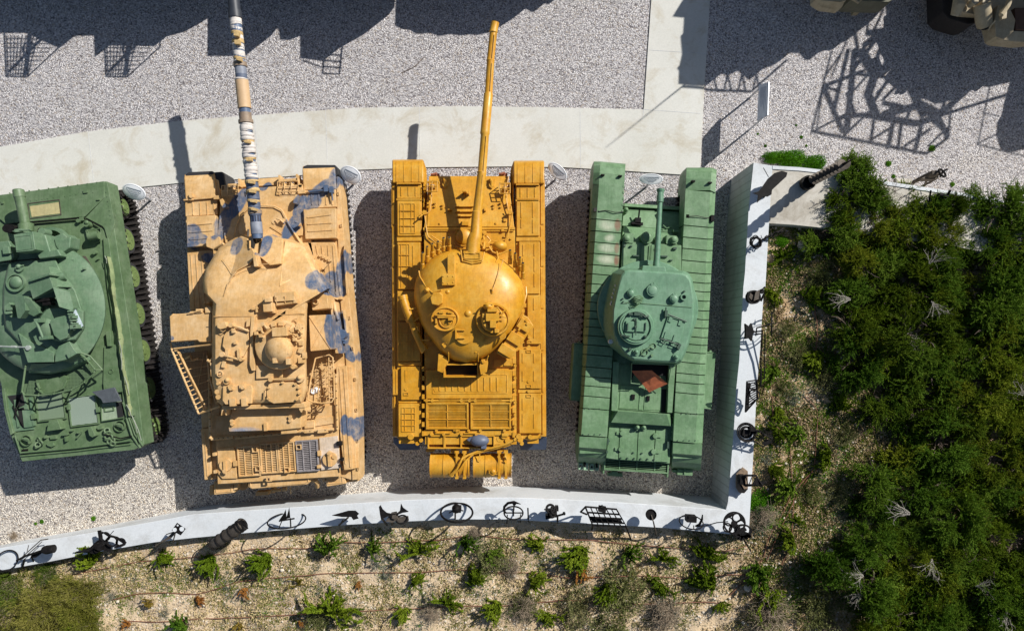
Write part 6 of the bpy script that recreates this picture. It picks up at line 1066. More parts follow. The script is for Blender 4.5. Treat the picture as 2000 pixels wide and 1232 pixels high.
t, z = sculp(1078, 1002, 'tight knot of gears and pipes with one stub sticking out to the right')
m = M()
for x, y, r, a in ((1075, 993, .09, 0), (1081, 996, .08, 1), (1079, 1003, .07, 2)): m.wring(W(x, y, z+.4), (math.sin(a), .4, 1), r, .028, 20, 6)
m.boxes([(1070, 996, 1088, 1010), (1066, 1006, 1080, 1012), (1085, 990, 1091, 998)], z+.15, z+.36); m.tube([(1066, 1012, z+.3), (1084, 1008, z+.35), (1102, 1003, z+.4)], 2); m.cyl(1102, 1003, 2.8, z+.34, z+.42, 10); m.tube([(1063, 994, z+.3), (1074, 999, z+.35)], 1.4); m.tube([(1089, 1006, z+.3), (1089, 1020, z-.1)], 1.8); m.build('gear_knot', BLACK, t)
t, z = sculp(1180, 1010, 'large leaning openwork frame of black bars and slats')
m = M(); q = [(1143, 989, z+.62), (1204, 994, z+.62), (1224, 1028, z+.25), (1158, 1026, z+.2)]; m.tube(q+[q[0]], 1.8, 6)
for k in (.3, .55, .8): m.tube([(1143+15*k, 989+37*k, z+.62-.42*k), (1204+20*k, 994+34*k, z+.62-.37*k)], 1.7, 6)
for i in range(1, 6): k = i/6; m.tube([(1143+61*k, 989+5*k, z+.62), (1158+66*k, 1026+2*k, z+.22)], 1.1, 6)
m.poly([(1152, 1008), (1212, 1012), (1217, 1022), (1157, 1019)], z+.28, z+.3); m.box(1170, 990, 1184, 1000, z+.5, z+.66, 10); m.poly([(1172, 991), (1177, 986), (1181, 993)], z+.6, z+.68)
m.build('frame', BLACK, t); m = M(); m.tube([(1158, 1026, z+.22), (1156, 1034, z-.2)], 1.8); m.tube([(1222, 1026, z+.25), (1232, 1052, z-.3)], 1.6); m.tube([(1143, 990, z+.6), (1134, 999, z+.2), (1146, 1004, z+.1)], 1.8); m.each('leg', BLACK, t)
t, z = sculp(1273, 1010, 'round black pan on a thin bent post')
m = M(); m.cyl(1272, 1005, 10.3, z+.32, z+.345, 28); m.ring(1272, 1005, 10.5, z+.32, z+.37, 1, 28); m.build('pan', BLACK, t); m = M(); m.tube([(1272, 1005, z+.36), (1276, 1018, z+.4), (1281, 1040, z+.05), (1281, 1044, z-.25)], [1, 1.4, 1.7, 1.7]); m.build('post', IRON, t)
t, z = sculp(1352, 1018, 'oval hoop round a block with a curved hook and a long cable')
m = M(); m.wring(W(1350, 1019, z+.3), (.02, .93, .36), .27, .014, 32, 6); m.build('hoop', BLACK, t); m = M(); m.box(1342, 1008, 1361, 1020, z+.2, z+.42, 4); m.box(1345, 1006, 1350, 1010, z+.4, z+.48); m.build('block', BLACK, t)
m = M(); m.tube([(1372, 1005, z+.5), (1371, 1014, z+.42), (1366, 1024, z+.34), (1358, 1027, z+.3)], [1.2, 2.3, 2.6, 1.6]); m.build('hook', BLACK, t); m = M(); m.tube([(1360, 1028, z+.28), (1378, 1026, z+.3), (1400, 1020, z+.4), (1422, 1018, z+.45)], 1); m.tube([(1355, 1026, z+.25), (1355, 1040, z-.3)], 1); m.each('cable', BLACK, t)
t, z = sculp(1440, 1020, 'big round disc with five large holes above a black gear cluster at the wall corner')
m = M(); z1 = z+.5; m.ring(1434.5, 1021, 22, z1, z1+.02, 3.4, 48); H5 = [(1423.5, 1018), (1439, 1010.5), (1446.5, 1024), (1433, 1034), (1421, 1030)]
for x, y in H5: m.ring(x, y, 9.3, z1+.001, z1+.021, 2.6, 28)
m.cyl(1434, 1022, 6, z1+.002, z1+.022, 16); m.poly([(1445, 1001), (1453, 1010), (1456, 1020), (1451, 1020), (1446, 1012), (1441, 1002)], z1+.003, z1+.018); m.poly([(1413, 1018), (1417, 1010), (1428, 1001), (1434, 1003), (1428, 1009), (1416, 1012)], z1+.003, z1+.018); m.build('pierced_disc', BLACK, t)
m = M(); rr = random.Random(12)
for i in range(12):
    a = rr.random()*6.28; x, y = 1451+13*math.cos(a)*rr.random()**.5, 1041+10*math.sin(a); m.box(x-5, y-2.5, x+5, y+2.5, z+.1+.2*rr.random(), z+.36, math.degrees(a))
m.ring(1452, 1036, 17, z+.3, z+.36, 4, 28, 1, .7); m.cyl(1440, 1030, 6, z+.3, z+.5, 14); m.build('gear_cluster', BLACK, t); m = M(); m.tube([(1450, 1048, z+.3), (1467, 1078, z-.2)], [2.4, .8]); m.tube([(1448, 1044, z+.3), (1446, 1050, z-.3)], 2.4); m.each('spike', BLACK, t)
# east wall
t, z = sculp(1452, 940, 'black openwork mechanism on a boat shaped weathered board')
m = M(); m.poly([(1451, 912), (1461, 920), (1461, 955), (1454, 963), (1444, 962), (1438, 952), (1438, 925)], z+.05, z+.09); m.build('board', WOODM, t, bevel=.01)
m = M(); m.tube([(1442, 938, z+.2), (1456, 928, z+.35), (1476, 928, z+.4), (1489, 946, z+.45), (1456, 948, z+.3), (1442, 938, z+.2)], 2.2, 6); m.tube([(1456, 928, z+.35), (1462, 948, z+.35), (1470, 928, z+.4), (1478, 946, z+.42), (1456, 946, z+.33)], 1.8, 6); m.poly([(1478, 930), (1484, 940), (1500, 939), (1490, 947), (1488, 952), (1478, 946), (1468, 948)], z+.4, z+.43); m.tube([(1443, 940, z+.2), (1452, 956, z+.25)], 2); m.boxes([(1446, 928, 1456, 946)], z+.12, z+.3); m.build('mechanism', BLACK, t)
t, z = sculp(1460, 850, 'round black wire basket trailing a tangle of rods over the planting bed')
m = M()
for r, dz_, q in ((.215, .34, 0), (.18, .24, 0), (.2, .30, .3)): m.wring(W(1458, 844, z+dz_), (q, .2, 1), r, .016, 32, 6)
m.ring(1458, 844, 12, z+.2, z+.26, 4, 28); m.poly([(1452, 838), (1466, 840), (1462, 852), (1450, 850)], z+.2, z+.3); m.build('basket', BLACK, t)
m = M(); rr = random.Random(5)
for i in range(22):
    x, y = 1466+rr.random()*34, 838+rr.random()*24; m.tube([(x, y, z+.1+rr.random()*.3), (x+rr.uniform(-10, 12), y+rr.uniform(-7, 9), z+.05+rr.random()*.4)], rr.uniform(.7, 1.8), 5)
m.tube([(1469, 835, z+.35), (1488, 846, z+.35), (1508, 856, z+.3)], 1.6); m.tube([(1468, 858, z+.3), (1490, 872, z+.2), (1508, 862, z+.2)], 1.4); m.boxes([(1466, 834, 1476, 842)], z+.2, z+.4); m.poly([(1497, 856), (1506, 862), (1494, 871), (1488, 866)], z+.2, z+.22); m.build('rod_tangle', BLACK, t)
t, z = sculp(1470, 775, 'narrow black grating standing edge-on along the wall')
m = M(); m.tube([(1456, 804, z+.1), (1459, 745, z+.5), (1478, 742, z+.5), (1479, 778, z+.25), (1456, 804, z+.1)], 2, 6); m.poly([(1458, 748), (1465, 747), (1463, 796), (1456, 802)], z+.2, z+.24)
for i in range(9): m.tube([(1459, 750+i*5.5, z+.45-.03*i), (1478, 746+i*4, z+.48-.03*i)], 1.1, 5)
m.wring(W(1474, 770, z+.35), (.3, .2, 1), .13, .014, 24, 6); m.wring(W(1471, 755, z+.4), (.4, .1, 1), .09, .014, 20, 6); m.build('grating', BLACK, t)
t, z = sculp(1485, 640, 'star shaped black bracket joined to a tall narrow wheel over the planting bed')
m = M(); P = [(1456, 632), (1464, 638), (1468, 631), (1472, 645), (1476, 647), (1471, 652), (1469, 666), (1464, 660), (1456, 662), (1457, 648)]; m.poly(P, z+.2, z+.3); m.build('bracket', BLACK, t)
m = M(); m.wring(W(1507, 633, z+.3), (.93, 0, .36), .27, .017, 36, 6); m.wring(W(1507, 633, z+.3), (.93, 0, .36), .18, .008, 30, 5); m.tube([(1496, 632, z+.3), (1516, 632, z+.3)], 1.2); m.build('wheel', BLACK, t)
m = M(); m.tube([(1474, 648, z+.28), (1490, 646, z+.3)], 1.5); m.tube([(1476, 652, z+.28), (1490, 652, z+.28)], 1.3); m.tube([(1478, 640, z+.3), (1504, 634, z+.32)], 1.4); m.tube([(1478, 640, z+.3), (1476, 656, z+.28)], 1.3); m.tube([(1489, 646, z+.28), (1486, 700, z+.1), (1486, 755, z+.0)], 1.5); m.tube([(1494, 650, z+.2), (1493, 740, z+.0)], 1.1); m.tube([(1508, 613, z+.3), (1514, 600, z+.35)], [1.4, .4]); m.each('arm', BLACK, t)
t, z = sculp(1475, 578, 'shallow black bowl holding folded scraps, with a small round paddle')
m = M(); m.ring(1473, 580, 13.5, z+.2, z+.34, 3, 32); m.cyl(1473, 580, 12, z+.18, z+.22, 28); m.build('bowl', BLACK, t); m = M(); m.poly([(1466, 572), (1472, 578), (1468, 586), (1463, 580)], z+.3, z+.32); m.poly([(1476, 570), (1484, 566), (1482, 584), (1472, 588)], z+.3, z+.36); m.poly([(1460, 570), (1480, 575), (1470, 592)], z+.22, z+.28); m.each('scrap_plate', IRON, t)
m = M(); m.cyl(1488, 569, 5, z+.3, z+.32, 18); m.tube([(1480, 575, z+.3), (1494, 560, z+.35)], 1.6); m.tube([(1492, 574, z+.3), (1486, 588, z+.25)], 2); m.build('paddle', BLACK, t)
t, z = sculp(1480, 472, 'ball of tangled black hoops with a brush of spikes pointing right')
m = M()
for a in range(6): m.wring(W(1476, 473, z+.3), (math.cos(a*1.1)*.7, math.sin(a*1.1)*.7, 1), .155-.012*a, .013, 28, 6)
m.build('hoop_ball', BLACK, t); m = M(); rr = random.Random(2)
for i in range(34):
    k = rr.random(); x, y = 1484+38*k, 470-18*k; m.tube([(x, y, z+.3-.1*k), (x+rr.uniform(-4, 10), y+rr.uniform(-8, 7), z+.25+rr.uniform(-.15, .1))], rr.uniform(.6, 1.3), 4)
m.tube([(1482, 472, z+.3), (1525, 450, z+.1)], 1.6, 6); m.build('spike_brush', BLACK, t)
t, z = sculp(1500, 365, 'dark fish shaped steel blade with a forked tail')
m = M(); P = [(1470, 377), (1482, 374), (1491, 362), (1500, 349), (1513, 338), (1527, 334), (1538, 337), (1536, 345), (1522, 358), (1508, 371), (1507, 380), (1500, 384), (1492, 383), (1479, 396), (1481, 381)]; m.poly(P, z+.34, z+.37); m.build('blade', BLACK, t); m = M(); m.tube([(1501, 346, z+.36), (1491, 328, z+.5)], .7); m.tube([(1498, 372, z+.34), (1492, 385, z)], 2.2); m.each('stem', BLACK, t)
t, z = sculp(1578, 357, 'tall spiral auger rising from a round black socket on the buff slab')
m = M(); m.cyl(1580, 356, 13.5, z, z+.12, 28); m.ring(1580, 356, 14, z+.05, z+.2, 3, 28); m.build('socket', BLACK, t); c = W(1580, 356, z); c = Vector((c.x, c.y, z)); tp = Vector((c.x+.12, c.y+.06, z+1.55))
m = M(); m.wtube([c, tp], .03, 8); m.wtube([tp, tp+(tp-c).normalized()*.35], [.02, .005], 6); m.build('shaft', BLACK, t); m = M(); ax = (tp-c).normalized(); u = ax.orthogonal().normalized(); v = ax.cross(u); vs = []; fs = []; K = 160
for i in range(K+1):
    a = i/K*math.pi*2*9; p = c+(tp-c)*(.1+.88*i/K); vs += [p+(u*math.cos(a)+v*math.sin(a))*.03, p+(u*math.cos(a)+v*math.sin(a))*.125]
    if i: fs.append((2*i-2, 2*i-1, 2*i+1, 2*i))
m.add(vs, fs); m.add([p+Vector(ax)*.012 for p in map(Vector, vs)], fs); m.build('spiral_blade', IRON, t)
# figure standing on the gravel behind the slab
t = thing('scrap_sculpture', G(1790, 355), 'rusty stooping iron creature with a ring head, on the gravel behind the slab', 'sculpture')
m = M(); m.tube([(1783, 356, .5), (1805, 346, .75), (1822, 340, .9), (1836, 338, .95)], [3, 5, 7, 5], 10); m.poly([(1800, 348), (1826, 336), (1834, 342), (1830, 350), (1812, 350)], .6, .85); m.build('body', IRON, t); m = M(); m.wring(W(1840, 338, 1.0), (.5, .5, 1), .11, .025, 24, 6); m.tube([(1836, 346, .95), (1842, 334, 1.0), (1850, 331, 1.0)], 2); m.build('ring_head', BLACK, t)
m = M(); m.tube([(1783, 356, .5), (1786, 357, 0)], 2.4); m.tube([(1810, 352, .6), (1806, 362, 0)], 2.4); m.tube([(1830, 348, .8), (1815, 357, .2), (1808, 360, 0)], 2.2); m.each('leg', IRON, t)
m = M(); m.poly([(1750, 348), (1782, 350), (1784, 357), (1751, 356)], 0, .05); tag(m.build('stone_slab', SLABC), 'small flat buff stone lying on the gravel beside the rusty creature', 'stone')
t, z = sculp(1845, 385, 'low black scrap piece of crossed bars on the buff slab among juniper tips', 'sculpture')
m = M(); m.tube([(1818, 372, z+.2), (1815, 392, z+.1)], 1.8); m.tube([(1856, 372, z+.35), (1848, 385, z+.2), (1830, 386, z+.1)], 2.6); m.tube([(1834, 380, z+.3), (1852, 384, z+.25)], 2.2); m.box(1836, 378, 1850, 388, z+.02, z+.2, 15); m.build('bars', BLACK, t)
SIGNP = plain('sign_print', (.16, .19, .22), .5)
# ---------------------------------------------------------------- oval signs
def oval(px, py, rx, ry, a, bx, by, label):
    zs = 1.0; b = W(bx, by, 0); t = thing('information_sign', b, label, 'sign', 'oval information signs beside the tanks')
    c = W(px, py, zs); k = mpp(zs); ca, sa = math.cos(R(-a)), math.sin(R(-a)); u = Vector((ca, sa, 0)); v = Vector((-sa, ca, 0))*1.0
    ryw = ry*k; tilt = .5; vv = (v+Vector((0, 0, tilt))); nn = u.cross(vv).normalized()
    def el(s_, off, n=40): return [c+u*rx*k*s_*math.cos(2*math.pi*i/n)+vv*ryw*s_*math.sin(2*math.pi*i/n)+nn*off for i in range(n)]
    m = M(); m.loft([el(1, -.012), el(1, .008), el(.97, .012)]); p = m.build('plate', WHITE, t)
    m = M(); n = 40; A = el(.90, .0135, n); B = el(.875, .0135, n); m.add(A+B, [(i, (i+1) % n, n+(i+1) % n, n+i) for i in range(n)]); m.build('rim_line', SIGNP, p)
    m = M()
    def pt(x, y): return c+u*rx*k*x+vv*ryw*y+nn*.014
    S = [(-.62, .38), (.62, .42), (.6, .12), (.44, .0), (.4, -.22), (-.38, -.24), (-.46, -.02), (-.6, .1)]
    for p0, p1 in zip(S, S[1:]+S[:1]): m.wtube([pt(*p0), pt(*p1)], .004, 4)
    m.build('outline_drawing', SIGNP, p)
    m = M()
    for j, (y, w_) in enumerate(((.28, .5), (.1, .42), (-.06, .36), (-.42, .3), (-.56, .24))):
        x = -w_
        while x < w_: l = .05+.06*rnd.random(); q0, q1 = pt(x, y), pt(x+l, y); m.wbox((q0+q1)/2, (q1-q0)/2, vv.normalized()*.006, nn*.001); x += l+.04
    m.build('lettering', SIGNP, p)
    m = M(); top = Vector((c.x, c.y, zs))-nn*.02; m.wtube([b, top], .028, 12); m.build('post', STEEL, t)
oval(262, 375, 24, 14, 17, 295, 391, 'oval white sign with grey drawing, between the dark olive and the sand coloured tank')
oval(685, 342, 22.5, 15, 27, 691, 360, 'oval white sign with grey drawing, at the right front corner of the sand coloured tank')
oval(1089, 335, 23, 11, 42, 1084, 352, 'narrow looking oval white sign at the right front corner of the mustard tank')
oval(1272, 350, 23.5, 9.5, 2, 1262, 366, 'oval white sign above the gun muzzle of the sage green tank')
# panel sign
t = thing('notice_board', G(1478, 235), 'tilted rectangular blue-white panel on two thin posts, on the gravel above the wall corner', 'sign')
a, b, c_, d = W(1501, 161, 1.25), W(1499, 226, 1.25), W(1480, 236, .75), W(1483, 166, .75)
m = M(); n = (b-a).cross(d-a).normalized()*.015; m.add([p+n for p in (a, b, c_, d)]+[p-n for p in (a, b, c_, d)], [(0, 1, 2, 3), (7, 6, 5, 4), (0, 4, 5, 1), (1, 5, 6, 2), (2, 6, 7, 3), (3, 7, 4, 0)]); pl = m.build('panel', plain('pale_blue_panel', (.50, .56, .66), .4, 0, .1, 4), t)
m = M(); m.wtube([a, b], .02, 6); m.wtube([b, c_], .012, 6); m.each('panel_edge', STEEL, pl)
m = M(); nn = n if n.z > 0 else -n
for i in range(9): p0 = a.lerp(d, .2+.07*i)+nn*1.1; p1 = b.lerp(c_, .2+.07*i)+nn*1.1; q = p0.lerp(p1, .1); r_ = p0.lerp(p1, .55+.3*rnd.random()); m.wbox((q+r_)/2, (r_-q)/2, (d-a).normalized()*.004, nn*.05)
m.build('lettering', plain('panel_print', (.33, .39, .5), .5), pl)
m = M()
for p, q in ((a, d), (b, c_)): mid_ = (p+q)/2; m.wtube([Vector((mid_.x, mid_.y, 0)), mid_], .025, 8)
m.each('post', STEEL, t)
# ---------------------------------------------------------------- vehicles parked beyond the top edge
BE = paint('beige_paint', (.36, .29, .18), (.43, .36, .24), .55, (.2, .12, .07), None, (.45, .39, .28))
DK = paint('drab_paint', (.12, .12, .08), (.16, .15, .10), .6)
def shp(m, pts, h, z0, inset=0):
    P = [SH(x, y, h) for x, y in pts]; n = len(P)
    m.add(P+[Vector((p.x, p.y, z0)) for p in P], [tuple(range(n)), tuple(range(2*n-1, n-1, -1))]+[(i, (i+1) % n, (i+1) % n+n, i+n) for i in range(n)])
def wbx(m, x0, y0, x1, y1, z0, z1): m.add([(x, y, z) for z in (z0, z1) for x, y in ((x0, y0), (x1, y0), (x1, y1), (x0, y1))], [(0, 1, 2, 3), (7, 6, 5, 4), (0, 4, 5, 1), (1, 5, 6, 2), (2, 6, 7, 3), (3, 7, 4, 0)])
def veh(name, label, loc, pts, h, hull, mt):
    t = thing(name, loc, label, 'armoured vehicle', 'armoured vehicles in the row beyond the top edge'); m = M(); shp(m, pts, h, h-.7); m.build('superstructure', mt, t, bevel=.02)
    m = M(); wbx(m, *hull, .5, h-.7); m.build('hull', mt, t, bevel=.02)
    x0, y0, x1, y1 = hull
    for x in (x0+.3, x1-.3):
        m = M()
        for i in range(7): m.wtube([(x-.22, y0+.5+i*(y1-y0-1)/6, .38), (x+.22, y0+.5+i*(y1-y0-1)/6, .38)], .36, 20)
        wbx(m, x-.25, y0+.4, x+.25, y1-.4, 0, .05); wbx(m, x-.25, y0+.3, x+.25, y1-.3, .74, .8); m.build('running_gear', TRACK, t)
    return t
h = 2.3
A = [(-260, -420), (-260, 66), (50, 66), (115, 96), (128, 72), (182, 71), (184, 114), (190, 92), (205, 90), (300, 92), (324, 73), (359, 64), (395, 44), (381, 27), (402, 10), (403, -420)]
g0 = SH(-200, 40, h); g1 = SH(395, 30, h)
a_ = veh('armoured_vehicle', 'vehicle out of sight above the top left corner whose baskets throw two netted shadows', (g0.x+3, g0.y+4, 0), A, h, (g0.x, g0.y+.4, g1.x, g0.y+6), DK)
for x0, x1 in ((8, 116), (203, 312)):
    m = M(); P = [SH(x0, 64, 2.4), SH(x0+4, 150, 2.4), SH(x0+45, 151, 2.4), SH(x1, 92, 2.4), SH(x1+2, 70, 2.4)]; m.wtube(P, .02, 5)
    for i in range(9):
        k = i/8; m.wtube([SH(x0+5+k*60, 70, 2.4), SH(x0+8+k*38, 150, 2.1)], .012, 4); m.wtube([SH(x0+4, 76+k*70, 2.4), SH(x1-k*60, 78+k*66, 2.3)], .012, 4)
    m.wtube([SH(x0+10, 140, 2.4), SH(x1-30, 72, 2.3)], .04, 5); m.wtube([SH(x0+50, 66, 2.4), SH(x0+42, 146, 2.4)], .05, 5); m.wring(SH(x0+48, 95, 2.3), (0, 0, 1), .16, .02, 20, 5); m.build('basket', DK, a_)
B_ = [(404, -420), (404, 111), (478, 111), (500, 82), (528, 56), (543, 58), (546, 79), (564, 80), (585, 72), (585, 115), (630, 121), (645, 105), (668, 92), (708, 70), (719, 55), (721, 29), (740, 22), (759, 3), (759, -420)]
g0 = SH(410, 60, h); g1 = SH(700, 30, h); b_ = veh('armoured_vehicle', 'vehicle out of sight above the wrapped gun, throwing a stepped shadow with a small ladder', (g0.x+2, g0.y+4, 0), B_, h, (g0.x, g0.y+.5, g1.x, g0.y+6), DK)
m = M(); m.wtube([SH(632, 112, 2.3), SH(630, 144, 2.3), SH(663, 145, 2.3), SH(668, 92, 2.3)], .022, 5)
for y in (106, 118, 130): m.wtube([SH(630, y, 2.3), SH(665, y+3, 2.3)], .018, 5)
m.wtube([SH(590, 118, 2.3), SH(628, 132, 2.3)], .015, 5); m.build('ladder', DK, b_)
C_ = [(770, -420), (772, 0), (770, 51), (783, 58), (800, 60), (812, 68), (840, 66), (857, 72), (880, 68), (900, 71), (915, 69), (933, 70), (950, 66), (972, 56), (985, 48), (999, 39), (1012, 24), (1024, 18), (1040, 26), (1046, 20), (1036, 14), (1050, 8), (1072, 10), (1075, -30), (1060, -420)]
g0 = SH(780, 30, h); g1 = SH(1040, 10, h); veh('armoured_vehicle', 'vehicle out of sight above the mustard gun muzzle, throwing a low rounded shadow', (g0.x+2, g0.y+4, 0), C_, h, (g0.x, g0.y+.5, g1.x, g0.y+6), DK)
h = 3.3
D_ = [(1332, -300), (1332, 0), (1309, 37), (1332, 39), (1330, 70), (1325, 74), (1328, 110), (1323, 132), (1318, 137), (1322, 142), (1321, 168), (1348, 171), (1375, 172), (1400, 140), (1418, 150), (1440, 140), (1462, 158), (1480, 140), (1512, 128), (1523, 104), (1560, 106), (1570, 118), (1580, 119), (1585, 108), (1600, 104), (1653, 81), (1682, 49), (1699, 19), (1700, -300)]
g0 = SH(1400, 60, h); d_ = veh('armoured_vehicle', 'beige vehicle showing only one square mudguard at the top edge, with a tall whip aerial', (g0.x+1, g0.y+4, 0), D_, h, (g0.x, g0.y+1, g0.x+3, g0.y+6), BE)
m = M(); m.wtube([SH(1400, 177, h), SH(1467, 179, h), SH(1536, 118, h)], .03, 5); m.wtube([SH(1330, 172, h), SH(1400, 177, h)], .03, 5)
for i in range(7): m.wtube([SH(1400+i*14, 177, h), SH(1400+i*14+(8 if i % 2 else -8), 140, h)], .022, 5)
m.build('front_frame', DK, d_)
m = M(); p = W(1602, -45, 0); m.wtube([(p.x, p.y, 2.4), (p.x, p.y, 5.7)], [.026, .008], 8); m.build('aerial', DK, d_)
m = M(); m.poly([(1596, -60), (1652, -60), (1652, 2), (1640, 3), (1604, 1), (1596, -4)], .9, 1.30); m.solid([(1596, -4, 1.3), (1604, 1, 1.3), (1641, 4, 1.3), (1652, -1, 1.3), (1645, 14, 1.12), (1638, 19, 1.1), (1606, 15, 1.1), (1596, 8, 1.12)], .9); m.build('mudguard', BE, d_, bevel=.02)
m = M(); m.poly([(1650, -60), (1750, -60), (1745, -1), (1735, 4), (1660, 1)], .4, 1.0); m.build('nose_plate', DK, d_); m = M(); m.tube([(1665, -2, 1.05), (1676, 5, 1.0), (1684, -4, 1.05)], 3); m.boxes([(1669, 8, 1680, 24)], .1, .3); m.each('tow_eye', BE, d_)
h = 3.0
E_ = [(1725, -300), (1726, 0), (1733, 60), (1728, 84), (1750, 120), (1757, 156), (1785, 180), (1800, 192), (1828, 206), (1838, 180), (1852, 163), (1887, 168), (1900, 164), (1930, 172), (1971, 162), (1960, 200), (1955, 225), (1946, 240), (1945, 268), (1952, 290), (1970, 299), (1995, 294), (2020, 290), (2300, 280), (2300, -300)]
g0 = SH(1800, 100, h); e_ = veh('armoured_vehicle', 'beige vehicle with headlamps and blunt nose parts reaching into the top right corner', (g0.x+1, g0.y+3, 0), E_, h, (g0.x+.9, g0.y+.8, g0.x+4, g0.y+6), BE)
m = M(); m.poly([(1838, -60), (1866, -60), (1880, 10), (1907, 34), (1905, 46), (1890, 48), (1852, 36), (1841, 24)], .3, .95); m.build('black_track_nose', TRACK, e_, bevel=.03)
m = M(); m.solid([(1880, -60, 1.4), (2080, -60, 1.4), (2080, 60, 1.3), (1990, 30, 1.25), (1940, 24, 1.2), (1906, 30, 1.1), (1880, 24, 1.2)], .6); m.build('nose', BE, e_, bevel=.02)
m = M(); m.tube([(1872, -14, 1.35), (1873, 10, 1.35), (1866, 30, 1.2)], [8, 12, 9], 16); m.build('lamp_pod', BE, e_, bevel=.01); m = M(); m.tube([(1918, 8, 1.4), (1922, 42, 1.25), (1924, 52, 1.2)], [15, 15, 13], 22); m.build('round_bin', BE, e_); m = M(); m.tube([(1924, 50, 1.23), (1925, 53, 1.19)], [9, 8], 18); m.build('bin_mouth', DARK, e_)
m = M(); m.solid([(1950, 10, 1.45), (1972, 14, 1.5), (1984, 40, 1.45), (1980, 62, 1.4), (1960, 78, 1.3), (1945, 72, 1.3), (1943, 40, 1.4)], .9); m.solid([(1945, 70, 1.3), (1980, 60, 1.35), (2030, 62, 1.35), (2030, 78, 1.3), (1996, 83, 1.25), (1948, 78, 1.25)], .9); m.each('front_guard', BE, e_, bevel=.02)
m = M(); m.poly([(1982, 16), (2040, 16), (2040, 60), (1984, 58)], 1.0, 1.38); m.build('rust_brown_recess', plain('brown_recess', (.10, .05, .03), .8), e_)
m = M(); m.cyl(1905, 2, 7, 1.3, 1.5, 14); m.cyl(1925, 4, 6, 1.3, 1.5, 14); m.tube([(1955, 30, 1.6), (1968, 12, 1.6), (1975, -5, 1.6)], 5); m.tube([(1945, 40, 1.5), (1936, 50, 1.4), (1930, 60, 1.3)], 1.6); m.poly([(1956, 18), (1968, 14), (1966, 36), (1957, 38)], 1.5, 1.58); m.each('nose_fitting', BE, e_, bevel=.005)
# lattice boom carried above the vehicle
Z = 3.9
def zp(x, y, h=Z): return SH(1400+x/3.08, y/3.08, h)
fr = M()
for L, r in (((570, 790, 1260, 925), .04), ((570, 790, 690, 310), .025), ((1260, 925, 1390, 830), .04), ((1390, 830, 1330, 700), .06), ((640, 520, 760, 800), .055), ((640, 520, 880, 430), .05), ((640, 520, 740, 552), .035), ((600, 780, 770, 690), .03), ((780, 800, 830, 300), .075), ((700, 680, 790, 300), .05), ((860, 300, 950, 450), .11), ((950, 450, 910, 570), .10), ((910, 570, 960, 700), .09), ((750, 705, 900, 690), .06), ((900, 690, 1200, 745), .085), ((1200, 745, 1340, 700), .08), ((1330, 700, 1520, 530), .09), ((1345, 610, 1500, 560), .06), ((1340, 690, 1400, 540), .035), ((1420, 540, 1390, 830), .03), ((900, 690, 770, 810), .04), ((945, 720, 925, 850), .04), ((1060, 740, 1030, 890), .055), ((1110, 740, 1090, 900), .045), ((1230, 750, 1190, 920), .055), ((1130, 880, 1280, 780), .04), ((930, 840, 1060, 760), .035), ((1300, 720, 1390, 800), .06), ((800, 440, 1120, 480), .04), ((820, 420, 980, 210), .05), ((980, 300, 900, 560), .05), ((1080, 400, 940, 620), .045), ((1120, 480, 1000, 600), .045), ((1100, 430, 960, 560), .03), ((1000, 620, 1140, 650), .06), ((1050, 640, 1020, 730), .04), ((1170, 640, 1140, 720), .04), ((830, 540, 900, 460), .03), ((780, 560, 830, 680), .04), ((640, 480, 760, 300), .022), ((690, 460, 780, 250), .02), ((850, 320, 830, 200), .04), ((940, 200, 1000, 60), .03), ((900, 200, 930, 40), .03), ((890, 270, 1010, 180), .08), ((910, 200, 990, 190), .08), ((1080, 260, 1000, 420), .07), ((1030, 250, 1130, 480), .05), ((640, 520, 600, 780), .02), ((1570, 870, 1640, 530), .018), ((1570, 870, 1848, 940), .02), ((1600, 680, 1700, 700), .016), ((1580, 860, 1700, 800), .018), ((1270, 880, 1400, 760), .03), ((1190, 620, 1340, 700), .12), ((1000, 690, 1200, 640), .09), ((1150, 500, 1250, 700), .09)):
    fr.wtube([zp(L[0], L[1]), zp(L[2], L[3])], r, 6)
o = fr.build('lattice_frame', DK, e_)
sup = M()
for x, y in ((1150, 500), (1330, 700), (1080, 260), (1520, 530)):
    p = zp(x, y); sup.wtube([p, Vector((p.x+1.2, p.y+1.2, 2.9))], .05, 6); sup.wtube([p, Vector((p.x+2.2, p.y+.2, 2.9))], .04, 6)
sup.each('lattice_strut', DK, e_)
# ---------------------------------------------------------------- vegetation
JUN = leaf_mat('juniper_leaf', (.07, .12, .006), (.12, .18, .010), (.20, .25, .02))
JDK = leaf_mat('hedge_leaf', (.05, .088, .005), (.105, .15, .009), (.23, .25, .02))
JMD = leaf_mat('green_hedge_leaf', (.045, .10, .008), (.095, .17, .014), (.18, .26, .03))
JBL = leaf_mat('blue_green_leaf', (.035, .075, .04), (.06, .11, .06), (.10, .16, .10))
BRG = leaf_mat('bright_leaf', (.06, .19, .006), (.10, .27, .010), (.16, .33, .02))
OLV = leaf_mat('olive_feather', (.10, .115, .015), (.18, .185, .03), (.28, .25, .07))
GRY = leaf_mat('grey_sage_leaf', (.10, .12, .085), (.17, .19, .15), (.24, .25, .2))
ORG = leaf_mat('dead_brown_leaf', (.24, .09, .02), (.34, .15, .035), (.42, .22, .07))
YLW = leaf_mat('yellowing_leaf', (.16, .14, .02), (.25, .18, .03), (.3, .22, .05))
def leaf(V, Fc, p, d, L, w_, n):
    s = d.cross(n)
    if s.length < 1e-5: s = d.orthogonal()
    s = s.normalized()*w_; o = len(V); q = p+d*L*.5
    V += [p, q+s, p+d*L, q-s]; Fc.append((o, o+1, o+2, o+3))
